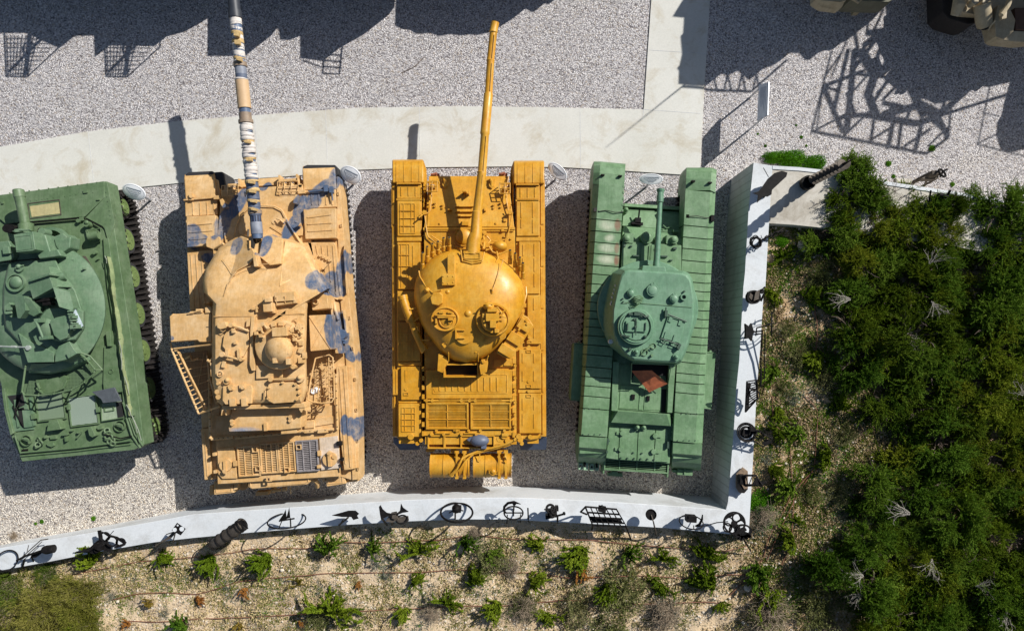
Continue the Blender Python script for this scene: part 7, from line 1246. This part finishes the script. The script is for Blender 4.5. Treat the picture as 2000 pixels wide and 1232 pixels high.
def rv(r, u=.0):
    while 1:
        v = Vector((r.uniform(-1, 1), r.uniform(-1, 1), r.uniform(-1+u, 1)))
        if .1 < v.length < 1: return v.normalized()
def spray(V, Fc, r, p, d, L, lf=.04, wd=.007, step=.02, droop=.4, rec=1):
    """one feathery juniper plume: a bending stem, short twigs all round it, side plumes"""
    n = max(4, int(L/step)); cur = p.copy(); dd = d.normalized(); br = [r.randint(2, n-2) for _ in range(int(L/.09))] if rec and n > 4 else []
    for i in range(n):
        dd = (dd+Vector((0, 0, -droop*.06))+rv(r)*.14).normalized(); cur = cur+dd*(L/n); k = 1-i/n*.6
        a = r.uniform(0, 6.28); u = dd.orthogonal().normalized(); v = dd.cross(u)
        for e in range(4):
            q = u*math.cos(a+e*1.57)+v*math.sin(a+e*1.57); td = (dd*1.1+q*r.uniform(.5, 1.)).normalized(); leaf(V, Fc, cur, td, lf*k*r.uniform(.7, 1.3), wd, rv(r))
        if i in br: spray(V, Fc, r, cur, (dd+(u*math.cos(a)+v*math.sin(a))*.9).normalized(), L*.42*r.uniform(.7, 1.2), lf*.85, wd, step, droop, 0)
def mk(name, V, Fc, mat):
    me = bpy.data.meshes.new(name); me.from_pydata([tuple(v) for v in V], [], Fc); me.materials.append(mat); return me
def hedge_mesh(i, mat, R0=.62, hgt=.55, n=330):
    r = random.Random(100+i); V = []; Fc = []
    lobes = [(rv(r, .9), r.uniform(.45, 1.05)) for _ in range(7)]
    for k in range(n):
        lb, q = r.choice(lobes); c = Vector((lb.x*R0*q*.6, lb.y*R0*q*.6, max(.05, lb.z*hgt*q*.75))); d = (lb*1.0+rv(r, .6)*.9); d.z = abs(d.z)*.6+.1; d.normalize()
        p = c+rv(r)*.12*R0; p.z = max(.02, p.z); spray(V, Fc, r, p, d, r.uniform(.14, .36)*(R0/.62)**.5, .036, .0075, .024, r.uniform(.0, .9))
    return mk('foliage', V, Fc, mat)
def twig_mesh(i, mat, R0, n, th=.004, seg=4, up=.3, kink=.35, fan=None):
    r = random.Random(i); m = M()
    for k in range(n):
        d = rv(r, 1)
        if fan: d = d*fan+Vector((1, 0, 0))
        d.z = abs(d.z)*up+.15; d.normalize(); p = rv(r)*.05*R0; p.z = abs(p.z); L = R0*r.uniform(.5, 1.1); P = [p]
        for s in range(seg): d = (d+rv(r)*kink).normalized(); d.z = max(-.1, d.z); P.append(P[-1]+d*L/seg)
        m.wtube(P, [th*(1-.7*j/seg) for j in range(seg+1)], 3, False)
        for s in range(3):
            b = P[r.randrange(1, seg)]; e = (d+rv(r)*.9).normalized(); m.wtube([b, b+e*L*.2, b+(e+rv(r)*.4)*L*.35], [th*.6, th*.5, th*.25], 3, False)
    me = bpy.data.meshes.new('twigs'); me.from_pydata([tuple(v) for v in m.v], [], m.f); me.materials.append(mat); return me
def sprig_mesh(i, mat, n=17, L=(.10, .32), fan=None, lf=.042):
    r = random.Random(200+i); V = []; Fc = []; a0 = r.uniform(0, 6.28) if fan is None else fan
    for k in range(n):
        a = a0+r.gauss(0, .8); d = Vector((math.cos(a), math.sin(a), r.uniform(.2, 1.3))); spray(V, Fc, r, rv(r)*.05+Vector((0, 0, .07)), d, r.uniform(*L)*(1 if k % 4 else 1.25), lf, .0115, .016, r.uniform(.2, 1.1))
    return mk('foliage', V, Fc, mat)
def fluff_mesh(i, mat, R0, hgt, n, L=.10, wd=.006):
    r = random.Random(300+i); V = []; Fc = []
    for k in range(n):
        b = rv(r, .9); rad = r.random()**.4; p = Vector((b.x*R0*rad, b.y*R0*rad, abs(b.z)*hgt*rad)); lump = .72+.75*noise.noise(p*(2.6 if R0 > .7 else 4)+Vector((i, 0, 0))); p = p*lump
        d = (b+rv(r)*.9+Vector((0, 0, .3))).normalized(); leaf(V, Fc, p, d, L*r.uniform(.5, 1.3), wd, rv(r))
    return mk('foliage', V, Fc, mat)
def clump_mesh(i, mat, R0, n, lf=.035):
    r = random.Random(400+i); V = []; Fc = []
    for k in range(n):
        a = r.uniform(0, 6.28); q = R0*r.random()**.6; q *= .75+.35*noise.noise((math.cos(a)*2, math.sin(a)*2, i)); p = Vector((q*math.cos(a), q*math.sin(a), r.uniform(0, .10+R0*.25)*(1-q/R0*.6))); d = rv(r, .9); leaf(V, Fc, p, d, lf*r.uniform(.6, 1.3), lf*.3, rv(r))
    return mk('foliage', V, Fc, mat)
ORD = ['first', 'second', 'third', 'fourth', 'fifth', 'sixth', 'seventh', 'eighth', 'ninth', 'tenth', 'eleventh', 'twelfth', 'thirteenth', 'fourteenth', 'fifteenth', 'sixteenth', 'seventeenth', 'eighteenth', 'nineteenth', 'twentieth']
STEM = TWIGD
stem_me = twig_mesh(3, STEM, .2, 5, .006, 3, 1.2)
def plant(name, px, py, me, label, cat, group, s=1.0, stems=stem_me, rz=None, dz=0):
    p = BW(px, py, .12); p.z = bedz(p.x, p.y)-.01+dz; t = thing(name, p, label, cat, group); t.rotation_euler = (0, 0, rnd.uniform(0, 6.28) if rz is None else rz); t.scale = (s*rnd.uniform(.85, 1.2), s*rnd.uniform(.85, 1.2), s*rnd.uniform(.85, 1.15))
    o = bpy.data.objects.new('foliage', me); sc.collection.objects.link(o); o.parent = t
    if stems: o = bpy.data.objects.new('stem', stems); sc.collection.objects.link(o); o.parent = t
    return t
# --- dark juniper hedge on the right: shrubs one by one
HM = [hedge_mesh(i, (JDK, JMD, JUN, JDK, JMD, JDK, JMD)[i], (.62, .5, .62, .75, .6, .45, .7)[i], (.5, .6, .4, .55, .75, .4, .35)[i], 380) for i in range(7)]
HB = [twig_mesh(20+i, STEM, .5, 16, .010, 4, .8) for i in range(2)]
cells = []
rr = random.Random(21)
def hedge_left(y):      # ragged left edge of the hedge at image row y
    return 1665+38*math.sin(y/61.)+26*math.sin(y/23.+1)-(40 if 430 < y < 620 else 0)+(30 if 760 < y < 1010 else 0)-(25 if y > 1060 else 0)
row = 0; y = 410
while y < 1330:
    x = hedge_left(y)+rr.uniform(0, 15)+30
    top = 398+max(0, (1730-x))*.15+max(0, (x-1700))*.11
    col = 0
    while x < 2130:
        if y > 395+max(0, (x-1700))*.13-12: cells.append((x+rr.uniform(-12, 12), y+rr.uniform(-12, 12), row, col)); col += 1
        x += 46+rr.uniform(-6, 10)
    y += 49; row += 1
vis = [c for c in cells]
for i, (x, y, r0, c0_) in enumerate(vis):
    band = 'bottom' if y > 1150 else 'lower' if y > 900 else 'middle' if y > 640 else 'upper'
    plant('juniper_shrub', x, y, HM[rr.randrange(7)], 'dark thicket juniper, %s from the left in the %s row below the slab' % (ORD[min(19, c0_)], ORD[min(19, r0)]), 'shrub', 'dark junipers crowding the right hand side', rr.choice((.7, .9, 1.0, 1.15, 1.3)), HB[i % 2], rr.uniform(0, 6.28), rr.uniform(-.2, .25))
# junipers reaching over the slab
for x, y, s, lab in ((1660, 352, 1.15, 'green juniper bush spilling over the slab rim beside the spiral auger'), (1640, 405, 1.1, 'dark juniper bush overhanging the lower edge of the slab right of its corner'), (1695, 392, 1.2, 'dark juniper bush covering the slab behind the one beside the auger'), (1838, 412, .6, 'juniper tips pushing across the slab around the black crossed bars'), (1945, 415, 1.2, 'feathery juniper reaching over the slab near the right edge'), (1722, 442, .9, 'juniper hiding the lower slab edge below the dark dead twigs'), (1785, 455, .85, 'juniper on the lower slab edge, left of the crossed bars'), (1850, 468, .8, 'juniper on the lower slab edge, below the crossed bars'), (1915, 478, .85, 'juniper on the lower slab edge, right of the crossed bars'), (1985, 470, 1.2, 'juniper on the slab cut by the right edge of the picture'), (1680, 436, 1.0, 'juniper wedged under the bush beside the auger'), (1630, 455, 1.1, 'dark juniper under the slab edge above the whitish stones')):
    t = plant('juniper_shrub', x, y, HM[int(x) % 7], lab, 'shrub', None, s, HB[0], rr.uniform(0, 6), .12)
# dead silver branches
DB = [twig_mesh(40+i, TWIG, .95, 10, .0075, 7, .25, .32, (.45, .7, .95)[i]) for i in range(3)]
for k, (x, y, s, a, lab) in enumerate(((1655, 585, .6, 2.8, 'bare silver branch fanning left out of the thicket above the middle'), (1815, 590, .55, 5, 'small knot of silver dead twigs in the middle of the thicket'), (1810, 515, .5, 1, 'pale dead twigs high up in the thicket'), (1770, 1000, .7, 2.5, 'tangled silver dead branches in the dark gap low in the thicket'), (1815, 1090, .6, 4.2, 'pale dead branches hanging below the dark gap low in the thicket'), (1680, 1120, .6, 3, 'whitish dead branch sticking out of the thicket at lower left'), (1680, 1155, .5, 3.3, 'short pale dead branch just under the lower left one'), (1960, 1190, .6, 4, 'bare pale twigs in the bottom right corner'), (1990, 770, .5, 2, 'thin pale branch at the right edge of the thicket'), (1740, 378, .5, 0, 'dark dead twigs lying over the slab beside the auger bush'), (1900, 1140, .5, 0, 'grey dead twigs at the bottom of the thicket'), (1760, 660, .4, 0, 'wispy pale twigs left of centre in the thicket'))):
    p = BW(x, y, .5); t = thing('dead_branch', (p.x, p.y, p.z+(.1 if y > 400 else .15)), lab, 'branch', 'dead branches in the thicket'); o = bpy.data.objects.new('twigs', DB[k % 3] if y != 378 else twig_mesh(60, TWIGD, .8, 14, .010, 5, .2)); sc.collection.objects.link(o); o.parent = t; t.rotation_euler = (0, 0, a); t.scale = (s,)*3
# --- young junipers
SP = [sprig_mesh(i, JUN if i % 3 else JMD, (19, 24, 30)[i % 3]) for i in range(6)]; SB = [sprig_mesh(20+i, ORG, 9, (.12, .25)) for i in range(2)]; SY = [sprig_mesh(30+i, YLW, 10, (.12, .25)) for i in range(2)]
rows = [('nearest the wall', [(182, 1098, 1.25), (312, 1084, 1.0), (411, 1088, 1.0), (524, 1086, 1.15), (641, 1078, 1.3), (727, 1076, 1.1), (820, 1074, .95), (905, 1058, 1.1), (955, 1078, .9), (1060, 1066, 1.1), (1135, 1072, 1.3), (1225, 1080, 1.1), (1300, 1092, .95), (1375, 1088, 1.05)]),
        ('in the second row below the wall', [(805, 1132, .9), (922, 1138, 1.1), (1037, 1134, 1.1), (1190, 1142, 1.1), (1290, 1142, .9), (1392, 1140, 1.2), (1412, 1178, .7)]),
        ('in the row along the bottom edge', [(148, 1225, .8), (362, 1222, 1.1), (656, 1192, 1.4), (790, 1190, 1.05), (876, 1178, 1.0), (972, 1178, 1.2), (1066, 1200, .8), (1530, 1210, .8)])]
for nm, L in rows:
    for i, (x, y, s) in enumerate(L): plant('young_juniper', x, y, SP[(i*7+int(x)) % 6], 'young green juniper %s, %s from the left' % (nm, ORD[i]), 'shrub', 'young junipers planted in rows', s*1.3)
east = [(1478, 1110, 1.7, 'large young juniper where the hoses meet below the wall corner'), (1512, 1155, 1.6, 'large yellowish young juniper just below right of the hose junction'), (1552, 1062, 1.0, 'small young juniper between the hoses right of the wall corner'), (1558, 832, 1.15, 'round young juniper on the pale ground right of the wire basket sculpture'), (1522, 842, .9, 'small drooping juniper beside the rod tangle of the basket sculpture'), (1505, 918, .9, 'small juniper right of the boat shaped board'), (1545, 945, 1.5, 'spreading young juniper right of the boat shaped board, beside the first one'), (1575, 582, 1.3, 'pale green young juniper halfway between bowl sculpture and thicket'), (1515, 572, .8, 'little juniper against the wall right of the bowl sculpture'), (1620, 610, 1.2, 'young juniper touching the thicket at wheel sculpture height'), (1530, 500, .9, 'little juniper right of the spiky hoop ball'), (1600, 690, 1.1, 'young juniper midway between grating sculpture and thicket'), (1512, 720, 1.3, 'bushy young juniper shading the wall between the wheel and the grating'), (1640, 800, 1.3, 'young juniper at the thicket edge level with the grating sculpture'), (1620, 900, 1.1, 'young juniper at the thicket edge level with the boat shaped board'), (1610, 470, 1.2, 'young juniper just under the slab left of the thicket'), (1560, 1020, .6, 'tiny juniper beside the hose right of the wall corner'), (1520, 800, .8, 'small juniper right of the lower end of the grating')]
for i, (x, y, s, lab) in enumerate(east): plant('young_juniper', x, y, SP[i % 6], lab, 'shrub', 'young junipers planted in rows', s*1.2)
for i, (x, y, s, k, lab) in enumerate(((383, 1168, 1, 0, 'withered orange-brown seedling on the second hose at the left'), (480, 1152, .9, 0, 'withered brown seedling upright below the canister'), (283, 1178, .9, 1, 'yellow-brown seedling between the left hose ends'), (578, 1142, 1.1, 1, 'yellowing seedling below the flat hoop with fins'), (700, 1138, .7, 0, 'small rust coloured dead seedling under the arrow blade'), (1137, 1113, 1.2, 0, 'sprawling rust-brown dead seedling right of centre'), (467, 1218, .9, 1, 'yellowish seedling at the bottom edge left of centre'), (250, 1222, .8, 0, 'brown dead seedling at the bottom beside the olive bush'), (582, 1216, .6, 0, 'small brown dead seedling at the bottom edge'))):
    plant('withered_seedling', x, y, (SB if k == 0 else SY)[i % 2], lab, 'plant', 'withered seedlings in the planting bed', s)
# --- brush
TW = [twig_mesh(70+i, plain('brush_twig', (.30, .235, .165), .95, 0, .35, 30), .5, 190, .0042, 6, .55, .95) for i in range(2)]
TG = [fluff_mesh(10+i, GRY, .42, .30, 900, .05, .008) for i in range(2)]; TO = [fluff_mesh(20+i, leaf_mat('scrub_leaf%d' % i, (.10, .125, .035), (.16, .175, .06), (.25, .235, .11)), .45, .32, 2600, .055, .007) for i in range(2)]
for i, (x, y, s, k, lab) in enumerate(((1022, 1188, 1.05, 'b', 'round brown twiggy bush at the bottom centre'), (845, 1198, .75, 'b', 'low brown twiggy bush left of the bottom centre one'), (1130, 1190, 1.25, 'o', 'olive scrub bush at the bottom, right of the round brown bush'), (1215, 1155, 1.6, 'o', 'wide olive scrub bush below the openwork frame'), (1300, 1195, 1.5, 'b', 'large brown twiggy bush below the round disc corner'), (1190, 1225, 1.5, 'o', 'olive scrub bush cut by the bottom edge'), (960, 1088, 1.3, 'o', 'olive and brown scrub under the hooked wheel'), (1000, 1110, .8, 'b', 'brown scrub between the first and second hose, right of centre'), (930, 1040, .5, 'b', 'small dry bush against the outer wall under the wheel rim'), (1500, 1200, 1.6, 'b', 'large dry brown bush at the bottom under the hose junction'), (1600, 1190, 1.5, 'o', 'scrubby olive bush at the bottom right of the hose junction'), (1620, 1225, .9, 'b', 'dry bush at the bottom edge beside the thicket'), (735, 1098, .7, 'g', 'grey-green sage tuft under the crescent sculpture'), (675, 1070, .55, 'g', 'small grey-green sage tuft beside the arrow blade shadow'), (215, 1165, .55, 'g', 'grey-blue sage tuft beside the big olive bush'), (320, 1200, .5, 'g', 'grey-blue sage tuft at the bottom left of centre'), (755, 1125, .6, 'g', 'grey-green sage tuft straddling the second hose'), (1500, 895, .6, 'g', 'round blue-green sage tuft below the basket sculpture'), (1552, 782, .6, 'g', 'blue-green sage tuft at the top of the pale gravel patch'), (1690, 685, .9, 'g', 'silvery sage bush inside the left part of the thicket'), (1640, 490, .8, 'o', 'scrub at the top left of the thicket under the slab'), (1560, 690, .9, 'o', 'scrub bush right of the wheel sculpture'), (1610, 740, 1.0, 'o', 'scrub bush at the thicket edge above the pale patch'), (1580, 960, .9, 'o', 'low scrub between boat shaped board and thicket'), (1650, 1010, .8, 'g', 'sage tuft at the thicket edge right of the wall corner'), (1490, 1010, 1.0, 'w', 'wispy pale grass bush against the wall corner'), (620, 1210, .9, 'o', 'olive scrub at the bottom left of centre'), (430, 1065, .5, 'b', 'dry scrub under the canister'), (1540, 640, .7, 'o', 'small scrub bush just right of the tall narrow wheel'), (1530, 760, .7, 'o', 'small scrub bush right of the grating'), (1600, 540, .9, 'o', 'scrub bush under the thicket corner, right of the bowl sculpture'), (1640, 960, .9, 'o', 'scrub at the thicket edge level with the boat shaped board'), (1650, 850, .8, 'o', 'scrub at the thicket edge level with the wire basket'), (1580, 1130, .8, 'o', 'low scrub right of the yellowish juniper'), (28, 1045, .35, 'b', 'small dry weed on the gravel at the far left of the wall'))):
    me = {'b': TW[i % 2], 'o': TO[i % 2], 'g': TG[i % 2], 'w': TG[0]}[k]
    if lab.startswith('small dry weed on the gravel'):
        p = W(x, y, 0); t = thing('dry_weed', p, lab, 'weed'); o = bpy.data.objects.new('twigs', me); sc.collection.objects.link(o); o.parent = t; t.scale = (s,)*3; continue
    t = plant('scrub_bush', x, y, me, lab, 'bush', 'scrub bushes in the planting bed', s, TW[(i+1) % 2] if k == 'w' else stem_me)
    if k == 'b': o = bpy.data.objects.new('leaves', TG[i % 2] if i % 3 else TO[0]); sc.collection.objects.link(o); o.parent = t; o.scale = (.95, .8, .8)
# --- big feathery olive bush, lower left
me1 = fluff_mesh(50, OLV, .95, .8, 15000, .10, .0055); me2 = fluff_mesh(51, leaf_mat('green_feather', (.06, .10, .012), (.10, .15, .02), (.16, .19, .03)), .75, .5, 8000, .09, .0055)
for x, y, s, me, lab in ((70, 1200, 1.0, me1, 'big feathery olive bush filling the lower left corner'), (150, 1165, .85, me1, 'feathery olive bush forming the right half of the lower left clump'), (95, 1125, .7, me2, 'yellow-green feathery bush just under the hoop and pot sculpture'), (10, 1150, .9, me2, 'green feathery bush at the left edge under the wall'), (165, 1222, .75, me1, 'olive bush at the bottom, right end of the lower left clump'), (-40, 1230, 1.1, me1, 'olive bush cut by the lower left picture edge')):
    plant('feathery_bush', x, y, me, lab, 'bush', 'feathery bushes in the lower left corner', s, TW[0])
# --- bright green mounds
CM = clump_mesh(1, BRG, .5, 5200, .035)
for x, y, s, z, lab in ((1548, 309, 1.0, 0, 'bright green mound on the gravel against the slab rim'), (1592, 317, .9, 0, 'right end of the bright green mound, next to the juniper'), (1513, 306, .7, 0, 'small left tip of the bright green mound'), (1488, 985, .75, 1, 'bright green mound at the wall under the boat shaped board'), (1497, 1020, .55, 1, 'bright green plant by the outer wall corner'), (1680, 478, .5, 1, 'bright green plant growing among the upper junipers'), (1530, 470, .4, 1, 'bright green plant in the nook under the slab')):
    if z: plant('leafy_plant', x, y, CM, lab, 'plant', 'bright green leafy plants', s)
    else:
        p = W(x, y, .15); t = thing('leafy_plant', (p.x, p.y, 0), lab, 'plant', 'bright green leafy plants'); o = bpy.data.objects.new('foliage', CM); sc.collection.objects.link(o); o.parent = t; t.scale = (s, s*.62, s*.9)
# --- ground cover, uncountable weeds
def scatter(name, mat, n, dens, seed, lf=.03, area=None, gz=None):
    r = random.Random(seed); V = []; Fc = []; c = 0; tries = 0
    while c < n and tries < n*30:
        tries += 1; x, y = r.uniform(*area[0]), r.uniform(*area[1])
        if gz is None and not inside(x, y): continue
        if noise.noise((x*1.1+seed, y*1.1, 0))+.5*noise.noise((x*3.3, y*3.3, seed)) < dens: continue
        z = bedz(x, y) if gz is None else 0; c += 1; rad = r.uniform(.02, .09)
        for k in range(r.randint(5, 12)):
            a = r.uniform(0, 6.28); p = Vector((x+math.cos(a)*rad*r.random(), y+math.sin(a)*rad*r.random(), z+.003)); leaf(V, Fc, p, Vector((math.cos(a), math.sin(a), r.uniform(.2, 1.2))).normalized(), lf*r.uniform(.5, 1.4), lf*.28, rv(r))
    o = bpy.data.objects.new(name, mk(name, V, Fc, mat)); sc.collection.objects.link(o); o['kind'] = 'stuff'; o['label'] = name.replace('_', ' ')
ER = ((5.8, 9.2), (-6.5, 3.2)); SR = ((-12.5, 9), (-7.6, -4.6))
scatter('ground_cover', BRG, 5200, .02, 1, .03, ER); scatter('ground_cover', JUN, 7500, -.1, 2, .036, ER); scatter('ground_cover', JBL, 1800, .12, 3, .04, ER); scatter('ground_cover', OLV, 3800, -.08, 14, .034, ER)
scatter('ground_cover', JUN, 4200, .08, 4, .03, SR); scatter('ground_cover', OLV, 5200, .0, 5, .034, SR); scatter('ground_cover', GRY, 2000, .1, 6, .034, SR); scatter('ground_cover', BRG, 900, .3, 15, .028, SR); scatter('dry_grass', plain('dry_straw', (.42, .33, .17), .9, 0, .25), 4200, .0, 7, .05, SR); scatter('dry_grass', plain('dry_straw', (.34, .25, .13), .9, 0, .25), 4200, -.05, 8, .05, ER)
scatter('ground_cover', plain('thicket_litter_shade', (.05, .045, .02), .9, 0, .4), 5000, -.9, 9, .05, ((8.2, 15), (-8, 3.5)))  # litter darkened so hedge gaps read near black, shade put into the colour
for i, (x, y, s) in enumerate(((183, 1012, .16), (82, 1018, .14), (70, 1022, .1), (1820, 290, .22), (1565, 268, .12), (1536, 300, .12), (1735, 320, .2), (1745, 345, .14), (1555, 245, .08), (1495, 285, .1), (1860, 360, .16), (1800, 350, .1), (1480, 262, .08), (1575, 285, .09))):
    p = W(x, y, 0); t = thing('weed', p, ['lone green weed sprouting from the gravel above the pierced plate', 'faint green weed on the gravel at lower left', 'smaller faint weed beside the one at lower left', 'leafy green weed at the foot of the lattice shadow', 'tiny weed above the bright green mound', 'tiny weed at the top of the bright green mound', 'tall green weed right of the auger bush', 'little weed between auger bush and rusty creature', 'tiny weed left above the green mound', 'pale weed at the left tip of the green mound', 'dull weed right of the rusty creature', 'small weed just behind the rusty creature', 'tiny weed under the tilted panel', 'tiny weed right above the green mound'][i], 'weed', 'weeds in the gravel'); o = bpy.data.objects.new('foliage', CM); sc.collection.objects.link(o); o.parent = t; t.scale = (s, s, s); t.rotation_euler = (0, 0, i)
# --- stones
def stones(name, n, a, seed, smin, smax, mat, inr=True):
    r = random.Random(seed); m = M(); c = 0
    while c < n:
        x, y = r.uniform(*a[0]), r.uniform(*a[1])
        if inr and (not inside(x, y) or noise.noise((x*.8, y*.8, 5)) < -.15 and r.random() < .6): continue
        c += 1; s = smin+(smax-smin)*r.random()**3; z = bedz(x, y); q = []
        for dz, k in ((-.3, .8), (.25, 1), (.8, .55)): 
            a0 = r.uniform(0, .6); q.append([(x+s*k*math.cos(a0+i*1.047)*r.uniform(.75, 1.15), y+s*k*math.sin(a0+i*1.047)*r.uniform(.7, 1.1), z+dz*s*.8) for i in range(6)])
        m.loft(q)
    o = m.build(name, mat, sharp=.3); o['kind'] = 'stuff'
stones('loose_stones', 3600, SR, 11, .008, .038, ROCK); stones('loose_stones', 1500, ER, 12, .008, .042, ROCK); stones('loose_stones', 2600, ((-12.5, 9.2), (-7.6, 3)), 13, .010, .035, plain('tan_rock', (.45, .34, .22), .9, 0, .3, 20))
for i, (x, y, s, lab) in enumerate(((1460, 1148, .13, 'pale angular rock left of the hose junction'), (1622, 1075, .11, 'round whitish rock on the bare patch right of the wall corner'), (1670, 1088, .10, 'white rock at the thicket edge, right of the round whitish one'), (1570, 480, .22, 'large whitish stone in the nook under the slab'), (551, 1113, .07, 'white stone above the second hose below the flat hoop'), (565, 1086, .05, 'small white stone between the first two hoses'), (1543, 1097, .06, 'white stone just right of the small juniper by the hoses'), (375, 1108, .05, 'bluish white stone at the end of the canister shadow'), (230, 1174, .06, 'bright white stone at the end of the second hose'), (1005, 1124, .06, 'white stone under the second hose at centre'), (1452, 1215, .07, 'pale stone at the bottom below the hose junction'), (1655, 1102, .06, 'small pale rock left of the white rock at the thicket edge'), (1425, 1048+120, .05, 'pale stone in the second juniper row at the right'))):
    p = BW(x, y, .03); m = M(); r = random.Random(i); s *= .75; q = []
    for dz, k in ((-.4, .85), (.0, 1.05), (.45, .85), (.7, .4)): q.append([(p.x+s*k*math.cos(j*.785)*r.uniform(.8, 1.15), p.y+s*k*math.sin(j*.785)*r.uniform(.65, 1.0), p.z+dz*s) for j in range(8)])
    m.loft(q); tag(m.build('rock', ROCK, bevel=.008, sharp=.35), lab, 'rock', 'pale rocks in the planting bed')
# --- irrigation hoses
def hose(pts, lab):
    m = M(); P = []
    for (a, b), (c, d) in zip(pts, pts[1:]):
        k = max(2, int(math.hypot(c-a, d-b)/12))
        for i in range(k): P.append((a+(c-a)*i/k, b+(d-b)*i/k))
    P.append(pts[-1]); Q = [BW(x, y, .02) for x, y in P]; Z = [sum(Q[max(0, min(len(Q)-1, i+j))].z for j in (-2, -1, 0, 1, 2))/5+.008 for i in range(len(Q))]
    n = len(Q); X = [(Q[max(0, i-1)].x+Q[i].x*2+Q[min(n-1, i+1)].x)/4 for i in range(n)]; Y = [(Q[max(0, i-1)].y+Q[i].y*2+Q[min(n-1, i+1)].y)/4 for i in range(n)]
    m.wtube([(X[i], Y[i], Z[i]) for i in range(n)], .0105, 6); tag(m.build('irrigation_hose', HOSE), lab, 'hose', 'irrigation hoses along the planting bed')
hose([(110, 1132), (170, 1116), (230, 1104), (270, 1096), (330, 1092), (450, 1080), (490, 1071), (560, 1070), (600, 1071), (650, 1058), (740, 1059), (800, 1056), (860, 1054), (920, 1044), (1000, 1052), (1150, 1054), (1240, 1063), (1300, 1068), (1380, 1076), (1420, 1076), (1462, 1064)], 'brown hose nearest the wall, running along the top of the bed')
hose([(215, 1172), (260, 1160), (310, 1156), (385, 1160), (420, 1150), (470, 1134), (560, 1126), (640, 1119), (720, 1118), (820, 1117), (900, 1111), (960, 1118), (1040, 1118), (1110, 1128), (1180, 1126), (1260, 1123), (1340, 1129), (1430, 1121), (1460, 1122)], 'second brown hose from the wall')
hose([(240, 1212), (320, 1214), (380, 1208), (500, 1204), (600, 1198), (690, 1194), (760, 1190), (900, 1183), (990, 1182), (1070, 1174), (1110, 1170), (1180, 1180), (1300, 1178), (1380, 1174), (1420, 1180)], 'third brown hose from the wall, near the bottom edge')
hose([(1490, 1092), (1500, 1050), (1530, 1000), (1545, 965), (1580, 925), (1600, 915)], 'brown hose climbing from the junction towards the boat shaped board')
hose([(1497, 1095), (1520, 1040), (1560, 960), (1590, 915), (1598, 800), (1570, 770)], 'brown hose running up past the pale patch to the thicket')
hose([(1525, 1105), (1545, 1060), (1550, 980), (1544, 900), (1543, 850), (1510, 830), (1508, 770)], 'straight brown hose rising beside the round young juniper')
hose([(1422, 1165), (1450, 1135), (1480, 1100), (1490, 1092)], 'short brown hose leading down left from the junction'); hose([(1592, 700), (1597, 640), (1590, 600), (1594, 560)], 'brown hose between the wheel sculpture and the thicket')
# stick on the gravel
m = M(); m.wtube([W(782, 144, .01), W(810, 130, .03), W(830, 111, .015)], .008, 5); tag(m.build('stick', TWIGD), 'thin dark stick lying on the upper gravel below the shadows', 'stick')
